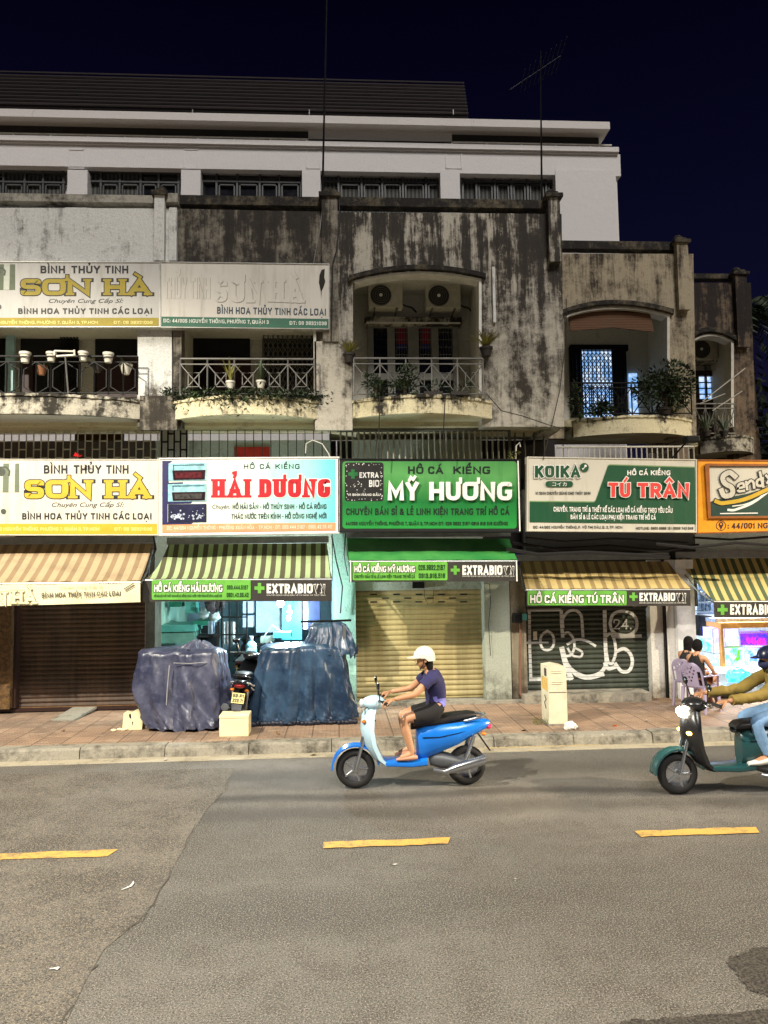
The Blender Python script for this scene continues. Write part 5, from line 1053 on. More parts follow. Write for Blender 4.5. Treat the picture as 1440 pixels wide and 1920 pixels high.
cable('thin pale wire hanging left of the central pilaster', [WP(604, 392, 13.12), WP(600, 430, 13.1), WP(592, 470, 13.1), WP(588, 495, 13.1)], .008, greyiron)
cable('dark cable pair running down the central pilaster', [WP(636, 372, 13.02), WP(637, 420, 13.0), WP(631, 470, 13.0), WP(624, 492, 13.0), WP(621, 640, 13.02)], .011)
cable('dark wire hanging beside the right corner of the arched house', [WP(1062, 560, 13.15), WP(1061, 640, 13.15), WP(1050, 730, 13.1), WP(1034, 800, 13.0), WP(1018, 862, 12.9)], .008)
cable('sagging wire from the arched balcony to the TÚ TRÂN sign', [WP(912, 738, 12.6), WP(940, 770, 12.9), WP(980, 780, 13.1), WP(1030, 797, 13.1), WP(1062, 806, 13.1)], .008)
cable('vertical cable down the left of the arched balcony front', [WP(712, 742, 12.62), WP(711, 790, 12.62), WP(710, 862, 12.66)], .009)
cable('vertical cable down the right of the arched balcony front', [WP(835, 742, 12.6), WP(832, 800, 12.62), WP(832, 862, 12.66)], .009)
cable('white hose loop above the HẢI DƯƠNG sign', [WP(573, 850, 13.2), WP(574, 832, 13.2), WP(586, 825, 13.2), WP(604, 832, 13.2), WP(616, 850, 13.2), WP(620, 862, 13.2)], .011, whiteiron)
cable('loose wire hanging on the cream shutter', [WP(795, 1092, 14.18), WP(796, 1120, 14.24), WP(803, 1134, 14.24), WP(812, 1130, 14.24), WP(814, 1094, 14.2)], .005)
cable('bundle of cables sagging below the TÚ TRÂN sign', [WP(960, 1018, 13.3), WP(1040, 1030, 13.3), WP(1140, 1024, 13.3), WP(1240, 1034, 13.3), WP(1310, 1022, 13.3)], .03)
cable('second cable bundle under the orange sign', [WP(1230, 1020, 13.05), WP(1300, 1027, 13.05), WP(1380, 1018, 13.05), WP(1470, 1024, 13.05)], .028)
for i, (pts, r, lb) in enumerate((([(985, 1008), (1060, 1016), (1150, 1010), (1290, 1018)], .02, 'dark cable sagging just under the TÚ TRÂN sign'), ([(950, 1030), (1010, 1040), (1100, 1036), (1255, 1044)], .035, 'thick dark pipe above the yellow and brown awning'),
    ([(1300, 1008), (1370, 1012), (1450, 1006)], .022, 'dark cable just under the orange sign'), ([(622, 1004), (630, 1050), (642, 1100), (638, 1150)], .014, 'dark cables dangling on the turquoise pillar'), ([(648, 1000), (645, 1040), (652, 1080)], .01, 'thin wire dangling left of the plain green awning'),
    ([(288, 1006), (292, 1030), (280, 1060), (276, 1090)], .016, 'dark cable dangling between the tan and the green striped awnings'), ([(918, 1095), (920, 1130), (916, 1170), (920, 1230)], .006, 'thin wire down the pillar right of the cream shutter'))):
    cable(lb, [WP(x, y, (13.2 if y < 1060 else 13.6) if i not in (3, 6) else 13.95) for x, y in pts], r)
p = WP(1310, 826, 12.9); T = thing('floodlight', p, 'small dark floodlight on a bent arm above the TÚ TRÂN sign', 'lamp'); MB().tube([WP(1258, 862, 13.1), WP(1275, 842, 12.95), WP(1288, 828, 12.8)], .016).build('arm', blackiron, T); m_ = MB(); a, b, c, d = rect(1283, 818, 1308, 830, 12.75); m_.box(a, b, 12.65, 12.85, c, d); m_.build('lamp_head', blackiron, T, bev=.02)
p = WP(963, 850, 13.0); T = thing('wall_plant', p, 'tiny plant beside a white pipe hook at the end of the white bars', 'plant'); bush(T, p, (.12, .06, .1), 70, .07, .014, leafm[1:3]); m_ = MB(); m_.tube([WP(967, 862, 13), WP(968, 836, 13), WP(974, 830, 13), WP(976, 838, 13)], .012); m_.build('hook', whiteiron, T)
p = WP(145, 858, 12.7); T = thing('bow', p, 'small red ribbon bow on top of the bright SƠN HÀ signboard', 'bow'); m_ = MB()
for k in range(14): a = rnd.uniform(-.5, 3.6); L_ = rnd.uniform(.05, .1); leaf(m_, p+Vector((0, rnd.uniform(-.03, .03), .02)), (math.cos(a), -.3, abs(math.sin(a))), L_, .018)
m_.build('ribbon', mk('red_ribbon', C(214, 20, 24), .5), T)
x0, x1, z0, z1 = rect(963, 1150, 977, 1168, 13.9); T = thing('meter_box', ((x0+x1)/2, 13.9, z0), 'dark electricity meter box on the pillar left of the graffiti shutter', 'meter box'); MB().box(x0, x1, 13.8, 14.02, z0, z1).build('case', blackiron, T, bev=.01); MB().pbox(978, 1151, 988, 1163, 13.82, 14.0).build('cover', mk('cyan_case', C(90, 190, 190), .4), T)
cable('rusty drain pipe at the foot of the stained pillar', [WP(976, 1170, 13.98), WP(975, 1240, 13.98), WP(976, 1300, 13.98), WP(984, 1318, 13.9)], .022, mk('rust_pipe', C(120, 84, 66), .8), None)
from mathutils import noise as mnoise
# ------------------------------------------------------------------ things on the pavement and in the shops
PZ = .147
def drape(levels, cx, cy, fold, seed, n=150, top=None, expo=4.2):
    """hanging sheet: rings of (z, half width, half depth, x shift, y shift); folds deepen downwards"""
    mb = MB(); rings = []; r2 = random.Random(seed); ph = [(r2.uniform(0, 6.28), r2.choice((5, 7, 9, 12, 16, 21)), r2.uniform(.4, 1)) for _ in range(6)]
    fine = [[] for _ in range(len(levels)*3)]
    L2 = []
    for i in range(len(levels)-1):
        for k in range(7): t = k/7; L2.append(tuple(a*(1-t)+b*t for a, b in zip(levels[i], levels[i+1])))
    L2.append(levels[-1])
    for li, (z, hx, hy, sx, sy) in enumerate(L2):
        t = li/(len(L2)-1); ring = []
        for k in range(n):
            a = 2*math.pi*k/n; c, s_ = math.cos(a), math.sin(a); q = (abs(c)**expo+abs(s_)**expo)**(-1/expo)
            w = sum(m*(abs(math.sin(f_*a*.5+p+t*1.2))*2-1.2) for p, f_, m in ph)/2.4; w2 = math.sin(a*31+li*.9+seed)*.25+math.sin(a*43-li*1.7)*.2
            amp = fold*(.15+t)+.0; rr = q*(1+0)
            nz = (.45-abs(mnoise.noise(Vector((math.cos(a)*3+z*1.3, math.sin(a)*3+seed, z*.7)))))*.10+(.4-abs(mnoise.noise(Vector((math.cos(a)*7-z*2.2, math.sin(a)*7+seed, z*1.4)))))*.05
            rr += (nz-.03)*min(1, .35+t*2)/max(.3, hx)
            ring.append(Vector((cx+sx+(hx*rr+amp*w+fold*.5*w2*t)*c, cy+sy+(hy*rr+amp*w+fold*.5*w2*t)*s_, z+.02*math.sin(a*3+seed)*(1-t)+(.09*w*t if li == len(L2)-1 else 0))))
        rings.append(ring)
    cen = sum(rings[0], Vector())/n; tops = []
    for q in (.75, .45, .15): tops.append([cen+(p-cen)*q+Vector((0, 0, (top or 0)*(1-q)+.09*(.25-abs(mnoise.noise(Vector((p.x*3*q+seed, p.y*4*q, q*2))))))) for p in rings[0]])
    mb.loft(tops[::-1]+rings, cap=False); mb.add([p.copy() for p in tops[-1]], [tuple(range(n))]); return mb
def tarpmat(name, a, b, rough=.34):
    t = NT(name); f = t.noise(1.8, 6, .65); g = t.noise(7, 7, .75); h = t.n('ShaderNodeTexWave'); t.l(t.tc.outputs['Object'], h.inputs[0]); h.inputs['Scale'].default_value = 1.2; h.inputs['Distortion'].default_value = 9; h.inputs['Detail'].default_value = 4
    c = t.mix(t.ramp(f, .35, .65), a, b); c = t.mix(t.math('MULTIPLY', t.ramp(g, .5, .7), .25), c, tuple(min(1, x*2.2+.03) for x in b))
    t.bump(t.math('ADD', t.math('MULTIPLY', h.outputs['Fac'], .35), t.math('MULTIPLY', g, .4)), .45, .02); return t.done(c, rough)
T1 = thing('tarpaulin', (-2.5, 12.6, PZ), 'purple grey tarpaulin draped over a covered stall beside the brown shutter', 'tarpaulin', 'draped tarpaulins')
d1 = drape([(1.36, .60, .34, 0, 0), (1.31, .65, .38, 0, 0), (1.0, .70, .42, .0, -.02), (.6, .70, .46, .05, -.04), (.35, .64, .48, .13, -.06), (.17, .55, .50, .22, -.08)], -2.52, 12.72, .085, 3, top=.03)
d1.build('sheet', tarpmat('tarp_purple', C(44, 48, 70), C(82, 84, 102)), T1, smooth=True)
r_ = drape([(1.47, .10, .10, .0, 0), (1.44, .17, .14, 0, 0), (1.38, .26, .2, 0, 0), (1.30, .34, .26, 0, 0)], -2.28, 12.7, .05, 8, top=.02, expo=2.4); r_.build('gathered_top', MATS['tarp_purple'], T1, smooth=True)
m_ = MB(); m_.tube([(-2.62, 12.26, 1.15), (-2.64, 12.21, .8), (-2.65, 12.2, .55)], .008); m_.tube([(-2.56, 12.27, 1.18), (-2.3, 12.24, 1.17), (-2.05, 12.28, 1.18)], .006); m_.build('tie_cord', mk('cord_grey', C(150, 150, 150), .7), T1)
s_ = MB(); s_.box(-3.02, -2.0, 12.5, 12.95, .6, 1.3); s_.build('stall_body', mk('stall_wood', C(90, 70, 50), .8), T1)
for px in (-2.98, -2.08):
    for y in (12.53, 12.9): MB().box(px-.025, px+.025, y-.025, y+.025, PZ, .6).build('leg', steel, T1)
T2 = thing('tarpaulin', (-.57, 12.9, PZ), 'dark blue tarpaulin draped over a larger stall beside the turquoise pillar', 'tarpaulin', 'draped tarpaulins')
d2 = drape([(1.36, .58, .36, .0, 0), (1.31, .66, .4, 0, 0), (1.0, .71, .44, .0, -.02), (.6, .76, .47, .01, -.03), (.3, .80, .49, .02, -.05), (.17, .80, .50, .02, -.05)], -.6, 12.98, .07, 11, top=.03)
d2.build('sheet', tarpmat('tarp_blue', C(26, 44, 66), C(54, 78, 102), .3), T2, smooth=True)
d3 = drape([(1.70, .24, .1, .0, 0), (1.66, .29, .13, 0, 0), (1.5, .34, .2, .02, 0), (1.3, .42, .3, .0, 0), (1.2, .45, .33, 0, 0)], -.16, 12.95, .03, 5, top=.01)
d3.build('upper_sheet', MATS['tarp_blue'], T2, smooth=True)
m_ = MB(); m_.tube([(-.62, 12.9, 1.74), (.22, 12.86, 1.75)], .018); m_.build('crossbar', blackiron, T2)
for px in (-1.25, .1):
    for y in (12.75, 13.2): MB().box(px-.025, px+.025, y-.025, y+.025, PZ, 1.66 if px > 0 else 1.3).build('leg', steel, T2)
m_ = MB()
for k in range(26):
    x = -1.35+1.6*k/25; m_.ball((x, 12.42+rnd.uniform(-.03, .03), PZ+.035), (rnd.uniform(.03, .07), .04, rnd.uniform(.03, .06)), n=7, m=5)
m_.build('bunched_hem', mk('tarp_hem', C(22, 28, 44), .5), T2, smooth=True)
# white foam box, broken foam, concrete block, cabinet, bag, litter
p = GP(411, 1382, PZ); x1 = WX(466, 1360, p.y); h = WZ(440, 1341, p.y)-PZ
T = thing('foam_box', ((p.x+x1)/2, p.y+.2, PZ), 'clean cream foam box with a lid, in front of the parked black motorcycle', 'box'); foam = mk('foam_cream', C(238, 226, 178), .7, var=.08, bump=.1, fine=90)
MB().box(p.x, x1, p.y, p.y+.36, PZ, PZ+h*.84).build('body', foam, T, bev=.012); MB().box(p.x-.004, x1+.004, p.y-.004, p.y+.364, PZ+h*.845, PZ+h).build('lid', foam, T, bev=.012)
p = GP(229, 1369, PZ); x1 = WX(266, 1360, p.y); T = thing('broken_foam_box', ((p.x+x1)/2, p.y+.15, PZ), 'broken white foam box with a dark hole and crumbs, left of the purple tarpaulin', 'box')
a = [(p.x, PZ), (x1, PZ), (x1+.02, PZ+.24), (x1+.11, PZ+.30), (x1-.02, PZ+.31), (p.x+.16, PZ+.275), (p.x+.1, PZ+.24), (p.x+.02, PZ+.26)]; MB().prism(a, p.y, p.y+.22).build('body', foam, T)
m_ = MB(); m_.add([(p.x+.1, p.y-.004, PZ+.24), (p.x+.13, p.y-.004, PZ+.25), (p.x+.14, p.y-.004, PZ+.17), (p.x+.11, p.y-.004, PZ+.19)], [(0, 1, 2, 3)]); m_.add([(p.x+.15, p.y-.004, PZ+.12), (p.x+.17, p.y-.004, PZ+.13), (p.x+.16, p.y-.004, PZ+.06)], [(0, 1, 2)]); m_.build('hole', blackm, T)
for k in range(5): MB().ball((p.x-.02+rnd.uniform(-.1, .1), p.y-.05+rnd.uniform(-.04, .05), PZ+.02), (rnd.uniform(.02, .05), .03, .022), n=6, m=4).build('crumb', foam, T)
p = GP(268, 1367, PZ); tag(MB().box(p.x, p.x+.5, p.y+.02, p.y+.45, PZ, PZ+.33).build('concrete_block', kerbm, bev=.015), 'grey concrete block under the left edge of the purple tarpaulin', 'block')
p = GP(1030, 1361, PZ); x1 = WX(1064, 1340, p.y); h = WZ(1045, 1247, p.y)-PZ
cab = mk('cabinet_cream', C(226, 216, 186), .45, var=.1); T = thing('utility_cabinet', ((p.x+x1)/2, p.y+.2, PZ), 'tall narrow cream utility cabinet with stickers, standing at the kerb', 'cabinet')
xa = p.x; y0 = p.y; prof = [(xa, PZ), (x1, PZ), (x1, PZ+h-.03), (xa+(x1-xa)*.5, PZ+h), (xa, PZ+h-.02)]
MB().prism(prof, y0, y0+.42).build('case', cab, T); 
m_ = MB(); m_.box(xa+.01, x1-.01, y0-.004, y0-.001, PZ+.50, PZ+.51); m_.build('door_seam', greyiron, T)
for zz in (.9, .87, .72, .69): MB().box(xa+.06, x1-.07, y0-.008, y0-.001, PZ+zz*h/1.0-.004, PZ+zz*h+.004).build('louvre', cab, T)
MB().box(xa-.004, xa-.001, y0+.05, y0+.36, PZ+.52, PZ+.72).build('sticker', mk('sticker_yellow', C(220, 176, 90), .6, var=.3), T); MB().box(xa-.005, xa-.001, y0+.08, y0+.2, PZ+.74, PZ+.86).build('sticker', mk('sticker_dark', C(70, 40, 40), .6), T)
m_ = MB(); m_.tube([(xa-.004, y0+.2, PZ+.44), (xa-.004, y0+.12, PZ+.38), (xa-.004, y0+.22, PZ+.33), (xa-.004, y0+.14, PZ+.24)], .008, n=4); m_.build('scribble', ink, T)
MB().box(xa-.02, x1+.02, y0-.02, y0+.44, PZ-.01, PZ+.03).build('base', kerbm, T)
p = GP(1072, 1369, PZ); tag(MB().ball(p+Vector((0, .05, .05)), (.1, .07, .07), n=14, m=9, fn=lambda d: d*(1+.18*math.sin(d.x*9+d.z*7)+.1*math.sin(d.y*17))).build('plastic_bag', swhite, smooth=True), 'crumpled white plastic bag at the foot of the cream cabinet', 'bag')
p = GP(1018, 1358, PZ); mb = MB()
for k in range(60): leaf(mb, p+Vector((rnd.uniform(-.16, .1), rnd.uniform(-.05, .1), 0)), (rnd.uniform(-.5, .5), rnd.uniform(-.3, .3), 1), rnd.uniform(.04, .12), .005)
tag(mb.build('weed', leafm[2]), 'dry weed tuft growing at the left foot of the cream cabinet', 'plant')
for (x, y), lb, mt, s_ in (((1147, 1362), 'orange dead leaf on the pavement right of the cream cabinet', C(196, 100, 40), .06), ((977, 1371), 'dark scrap on the pavement left of the cream cabinet', C(40, 30, 24), .05), ((580, 1417), 'pale crumpled leaf in the gutter below the foam box', C(170, 160, 90), .06)):
    z = PZ if y < 1400 else .004; p = GP(x, y, z); mb = MB(); leaf(mb, p+Vector((0, 0, .006)), (1, .3, .08), s_*2, s_*.6); leaf(mb, p+Vector((.01, .02, .01)), (.7, -.4, .2), s_*1.4, s_*.5); tag(mb.build('litter', mk('litter_'+lb.split()[0], mt, .8)), lb, 'litter', 'litter in the street')
for k, (x, y, w, tx) in enumerate(((120, 1372, .05, 'brown dead leaf on the pavement below the ramp'), (520, 1378, .04, 'brown dead leaf on the pavement right of the foam box'), (700, 1352, .05, 'yellowed leaf on the pavement behind the blue scooter'), (1210, 1352, .045, 'grey paper scrap on the pavement before the graffiti shutter'), (1130, 1380, .04, 'pale paper scrap lying on the kerb'), (306, 1425, .05, 'pale scrap in the gutter below the purple tarpaulin'), (735, 1622, .03, 'tiny white scrap on the road below the middle dash'), (960, 1650, .03, 'tiny pale scrap on the road below the right dash'))):
    z = PZ if y < 1400 else .006; p = GP(x, y, z); mb = MB(); leaf(mb, p+Vector((0, 0, .006)), (rnd.uniform(-1, 1), rnd.uniform(-1, 1), .15), w*1.8, w*.5); leaf(mb, p+Vector((.01, 0, .006)), (rnd.uniform(-1, 1), rnd.uniform(-1, 1), .2), w*1.2, w*.5); tag(mb.build('litter', mk('litter_'+('leaf' if 'leaf' in tx else 'paper'), C(120, 84, 44) if 'leaf' in tx else C(190, 184, 170), .8)), tx, 'litter', 'litter in the street')
for (x0, y0), (x1, y1), lb in (((228, 1668), (250, 1652), 'curved white strip lying on the road below the yellow dash'), ((93, 1816), (107, 1813), 'short white scrap lying near the bottom left of the road')):
    a, b = GP(x0, y0, .012), GP(x1, y1, .012); c = a.lerp(b, .5)+Vector((.03, -.02, 0)); tag(MB().tube([a, a.lerp(c, .6)+Vector((.01, 0, .004)), c, c.lerp(b, .5)+Vector((.01, 0, .004)), b], [.003, .009, .011, .009, .003], n=6, flat=.4).build('litter', swhite), lb, 'litter', 'litter in the street')
mb = MB()
for k in range(260):
    x = rnd.uniform(905, 1110); p = GP(x, 1393+rnd.gauss(0, 5)-(x-905)*.012, .0); p.y = min(p.y, 11.165); s_ = rnd.uniform(.006, .022); mb.ball(p+Vector((0, 0, s_*.4)), (s_, s_*.8, s_*.5), n=5, m=3)
gv = tag(mb.build('grit', mk('grit_pale', C(178, 160, 120), .9)), 'pale grit swept along the foot of the kerb', 'grit'); gv['kind'] = 'stuff'
# ---- shop of house 2
lampm = glow('bulb_white', (.75, .92, 1), 40)
def lamp(lb, p, r, power, col, grp='bright bulbs and reflection stand-ins in the open shop'):
    T = thing('light_bulb', p, lb, 'lamp', grp); MB().ball(p, (r, r, r*1.2), n=14).build('bulb', lampm, T, smooth=True); MB().lathe([(.018, r), (.02, r+.07), (.0, r+.08)], p, n=10).build('socket', whiteiron, T); MB().tube([p+Vector((0, 0, r+.07)), p+Vector((0, 0, .5))], .006).build('cord', wire, T)
    l = bpy.data.lights.new('bulb_light', 'POINT'); o = bpy.data.objects.new('bulb_light', l); COL.objects.link(o); l.energy = power; l.color = col; l.shadow_soft_size = r*1.3; o.parent = T; o.location = (0, -.12, -.02)
lamp('brightest hanging white bulb just below the black valance', WP(526, 1131, 13.6), .06, 230, (.84, .95, 1))
lamp('smaller bluish lamp in place of a bulb reflection on the cyan board', WP(543, 1147, 14.6), .045, 120, (.6, .9, 1))  # lamp put in for the bulb's reflection on the cyan board
lamp('smallest bluish lamp in place of a bulb reflection, under the other two', WP(541, 1159, 14.6), .04, 70, (.6, .9, 1))  # another lamp put in for the lower part of that reflection
def pb(name, lb, cat, px, Y0, Y1, mat, grp=None, bev=.006, up=None):
    m_ = MB(); m_.pbox(*px, Y0, Y1); return tag(m_.build(name, mat, bev=bev), lb, cat, grp)
white_b = mk('panel_pale', C(150, 166, 186), .45); teal = mk('panel_teal', C(60, 150, 170), .4); aqua = mk('turquoise_case', C(70, 140, 128), .5); dgreen = mk('green_case', C(20, 96, 74), .5)
pb('storage_cabinet', 'large pale cabinet with dark edges at the back of the open shop', 'cabinet', (480, 1120, 526, 1186), 15.8, 16.3, white_b)
pb('cyan_board', 'glowing cyan board behind the hanging bulbs', 'board', (528, 1122, 566, 1200), 15.4, 15.5, teal)
pb('white_carton', 'white carton on the shop rack, upper one', 'carton', (455, 1124, 474, 1150), 15.5, 15.8, white_b, 'cartons in the open shop'); pb('white_carton', 'white carton on the shop rack, lower one', 'carton', (455, 1154, 474, 1176), 15.5, 15.8, white_b, 'cartons in the open shop')
pb('pink_panel', 'narrow pinkish panel at the right of the open shop', 'panel', (568, 1128, 577, 1180), 15.2, 15.3, mk('panel_pink', C(200, 160, 160), .6))
pb('navy_panel', 'dark navy cabinet at the far right of the open shop', 'cabinet', (578, 1126, 600, 1190), 15.0, 15.4, mk('panel_navy', C(20, 34, 70), .4))
pb('turquoise_counter', 'turquoise counter top along the left wall of the open shop', 'counter', (297, 1172, 366, 1185), 14.6, 15.6, aqua)
pb('fish_tank', 'dull green fish tank under the turquoise counter', 'fish tank', (297, 1186, 365, 1206), 14.65, 15.3, mk('tank_glass_green', C(96, 140, 126), .2))
pb('green_box', 'dark green box on the left shelf of the open shop', 'box', (317, 1128, 340, 1138), 14.9, 15.2, dgreen); pb('turquoise_box', 'bright turquoise box on the left shelf of the open shop', 'box', (347, 1129, 368, 1150), 14.9, 15.2, aqua)
T = thing('shelf_unit', WP(390, 1205, 15.0), 'black shelf unit with a green top in the middle of the open shop', 'shelf')
MB().pbox(362, 1164, 390, 1172, 14.8, 15.5).build('top', dgreen, T)
for a, b, c, d in ((362, 1172, 365, 1290), (407, 1166, 410, 1290)): MB().pbox(a, b, c, d, 14.8, 14.86).build('post', blackm, T)
for y in (1192, 1225, 1258): MB().pbox(362, y, 410, y+3, 14.82, 15.4).build('shelf', blackm, T)
MB().pbox(366, 1173, 407, 1288, 15.41, 15.43).build('back_panel', blackm, T)
pb('white_carton', 'white carton standing on the black shelf unit', 'carton', (390, 1165, 399, 1189), 14.85, 15.1, white_b, 'cartons in the open shop')
for i, (x, y, r, lb) in enumerate(((385, 1150, 11, 'white plastic bag bundle above the black shelf, left one'), (402, 1156, 11, 'white plastic bag bundle above the black shelf, right one'), (423, 1178, 9, 'white plastic bag hanging on the black rack'))):
    p = WP(x, y, 14.9); r = r/FPX*14.9; tag(MB().ball(p, (r, r*.7, r*.9), n=14, m=9, fn=lambda d: d*(1+.16*math.sin(d.x*8+d.z*9+i)+.1*math.sin(d.y*15))).build('plastic_bag', mk('bag_pale', C(176, 186, 184), .5), smooth=True), lb, 'bag', 'bags in the open shop')
for x, y, r, lb in ((397, 1136, 13, 'dark hanging bag under the valance, left one'), (412, 1132, 12, 'dark hanging bag under the valance, right one')):
    p = WP(x, y, 14.7); r = r/FPX*14.7; tag(MB().ball(p, (r, r*.7, r*1.1), n=12, m=8, fn=lambda d: d*(1+.2*math.sin(d.x*7+d.z*6))).build('hanging_bag', mk('bag_dark', C(48, 44, 48), .6), smooth=True), lb, 'bag', 'hanging bags in the open shop')
T = thing('rack', WP(440, 1240, 14.6), 'black metal rack with tall bars in the middle of the open shop', 'rack'); m_ = MB()
for x in (416, 430, 445, 463): m_.tube([WP(x, 1240, 14.6), WP(x, 1128, 14.6)], .017, n=5)
for y in (1157, 1190): m_.tube([WP(416, y, 14.6), WP(463, y, 14.6)], .015, n=5)
m_.build('frame', blackiron, T); m_ = MB()
for x in (419, 428, 436): m_.lathe([(.04, 0), (.05, .05), (.05, .42), (0, .43)], WP(x, 1208, 14.8), n=10)
m_.build('tube', mk('grey_tube', C(120, 122, 122), .5), T)
pb('work_table', 'dark work table in the open shop carrying the water bottle', 'table', (440, 1238, 520, 1242), 13.6, 14.6, blackm)
for x in (444, 516):
    pass
p = WP(471, 1237, 13.75); T = thing('water_bottle', p, 'large pale blue water bottle standing on the dark table', 'bottle'); b_ = MB(); b_.lathe([(.0, 0), (.088, .005), (.098, .03), (.092, .12), (.098, .14), (.098, .24), (.09, .27), (.04, .325), (.03, .33), (.03, .36), (0, .361)], p, n=22); b_.build('body', mk('bottle_blue', C(120, 186, 214), .15, var=.1), T, smooth=True); MB().lathe([(.036, 0), (.036, .05), (0, .052)], p+Vector((0, 0, .362)), n=14).build('cap', white_b, T); MB().pbox(464, 1215, 478, 1228, 13.645, 13.652).build('label', white_b, T)
pb('tool_box', 'small grey tool box on the right side of the dark table', 'box', (488, 1194, 512, 1206), 14.8, 15.1, mk('box_grey_green', C(110, 122, 112), .5)); pb('counter', 'dark counter across the back of the open shop', 'counter', (480, 1206, 600, 1290), 15.6, 16.2, blackm)
p = WP(500, 1192, 14.4); T = thing('display_stand', p, 'white triangular display stand under the bulbs', 'stand'); m_ = MB(); m_.tube([WP(493, 1196, 14.4), WP(510, 1172, 14.4), WP(535, 1190, 14.4)], .014); m_.build('frame', white_b, T); MB().pbox(512, 1186, 545, 1196, 14.3, 14.8).build('tray', teal, T)
# ---- bright aquarium shop of house 5
def em(name, col, s): return glow(name, col, s, tuple(c*.5 for c in col))
def tanklit(name, c1, c2, st, sc=8):
    t = NT(name); f = t.noise(sc, 5, .7); t.l(t.mix(t.ramp(f, .38, .62), c1, c2), t.b.inputs['Emission Color']); t.b.inputs['Emission Strength'].default_value = st; return t.done(c1, .2)
def tank(lb, px, Y0, Y1, mat, grp='lit fish tanks', frame=None):
    a, b, c, d = rect(*px, Y0); T = thing('fish_tank', ((a+b)/2, Y0, c), lb, 'fish tank', grp); MB().box(a, b, Y0, Y1, c, d).build('water', mat, T)
    f_ = MB(); r = .012
    for z in (c, d): f_.tube([(a, Y0, z), (b, Y0, z)], r, n=4); f_.tube([(a, Y0, z), (a, Y1, z)], r, n=4); f_.tube([(b, Y0, z), (b, Y1, z)], r, n=4)
    for x in (a, b): f_.tube([(x, Y0, c), (x, Y0, d)], r, n=4)
    f_.build('frame', frame or swhite, T); return T
pb('dark_cabinet', 'black cabinet in the doorway of the aquarium shop', 'cabinet', (1311, 1155, 1336, 1192), 15.2, 15.6, blackm)
T = thing('shelf_unit', WP(1318, 1150, 15.0), 'pale shelf unit with bottles at the left of the aquarium shop', 'shelf')
for y in (1110, 1128, 1146): MB().pbox(1308, y, 1338, y+3, 14.9, 15.4).build('shelf', white_b, T)
MB().pbox(1307, 1092, 1340, 1152, 15.42, 15.45).build('back_panel', mk('panel_blue_grey', C(60, 70, 90), .6), T)
m_ = MB()
for k in range(12): m_.lathe([(.03, 0), (.035, .02), (.035, .14), (.015, .17), (0, .18)], WP(1311+(k % 4)*7, (1110, 1128, 1146)[k//4], 15.0), n=8)
m_.build('bottles', mk('bottle_mix', C(90, 110, 130), .3, var=.6, scale=14), T)
c_ = mk('orange_board', C(240, 170, 90), .5); T = thing('display_counter', WP(1370, 1300, 14.4), 'orange topped display frame round the aquarium tanks', 'counter'); MB().pbox(1352, 1167, 1460, 1177, 14.4, 15).build('header', c_, T); MB().pbox(1353, 1177.5, 1358, 1250, 14.4, 14.5).build('post', c_, T); MB().pbox(1318, 1250, 1460, 1252, 14.35, 15.2).build('top', swhite, T)
tank('tall blue violet tank at the left of the display frame', (1337, 1178, 1352, 1225), 14.6, 15.0, tanklit('w_violet', C(120, 130, 240), C(200, 190, 255), 2.2))
tank('pale lilac tank in the middle of the display frame', (1359, 1178, 1386, 1212), 14.6, 15.0, tanklit('w_lilac', C(130, 150, 240), C(210, 200, 255), 2.2))
tank('deep blue tank with pink plants at the top right of the display', (1387, 1186, 1445, 1210), 14.6, 15.0, tanklit('w_blue', C(30, 40, 220), C(120, 30, 220), 2.4))
tank('cyan tank with green weed in the lower middle of the display', (1359, 1214, 1396, 1248), 14.6, 15.0, tanklit('w_cyan', C(90, 200, 230), C(200, 240, 255), 2.2))
tank('blue white tank at the lower right of the display', (1400, 1214, 1450, 1248), 14.6, 15.0, tanklit('w_bw', C(70, 120, 220), C(210, 230, 255), 2.2))
tank('small turquoise tank with fish beside the dark cabinet', (1321, 1196, 1337, 1222), 14.7, 15.0, tanklit('w_turq', C(60, 170, 170), C(190, 230, 240), 1.8))
for (x, y), c, lb, n in (((1381, 1232), C(90, 255, 40), 'glowing lime green water weed clump', 40), ((1408, 1206), C(255, 40, 170), 'glowing pink water plant clump, left one', 24), ((1428, 1207), C(255, 40, 150), 'glowing pink water plant clump, right one', 24)):
    mb = MB(); p = WP(x, y, 14.55)
    for k in range(n): leaf(mb, p+Vector((rnd.uniform(-.07, .07), rnd.uniform(-.03, .03), rnd.uniform(-.15 if n > 30 else -.03, .1 if n > 30 else .02))), (rnd.uniform(-.4, .4), -.2, 1), rnd.uniform(.06, .12), .02)
    tag(mb.build('water_plant', em('weed_'+str(x), c, 1.8)), lb, 'water plant')
p = WP(1382, 1285, 13.9); T = thing('water_bag', p, 'big clear cyan bag of water hanging in front of the tanks', 'bag'); MB().ball(WP(1383, 1267, 13.9), (.24, .12, .14), n=18, m=12, fn=lambda d: d*(1+.08*math.sin(d.x*8)+.05*math.sin(d.z*15))).build('bag', tanklit('w_bag', C(40, 180, 220), C(150, 230, 250), .9, 12), T, smooth=True); MB().tube([WP(1383, 1252, 13.95), WP(1385, 1247, 14.0)], .03).build('knot', white_b, T)
pb('glowing_counter', 'bright white lit counter below the tanks', 'counter', (1336, 1254, 1450, 1262), 14.3, 14.9, em('counter_lit', C(220, 245, 255), 2.2)); pb('stock_boxes', 'pale boxes stacked in a row under the header of the aquarium shop', 'box', (1341, 1159, 1450, 1166), 14.6, 15.0, mk('box_mix', C(190, 200, 220), .5, var=.5, scale=12))
pb('metal_tray', 'long pale tray on the floor of the aquarium shop', 'tray', (1352, 1288, 1420, 1300), 13.7, 14.2, white_b)
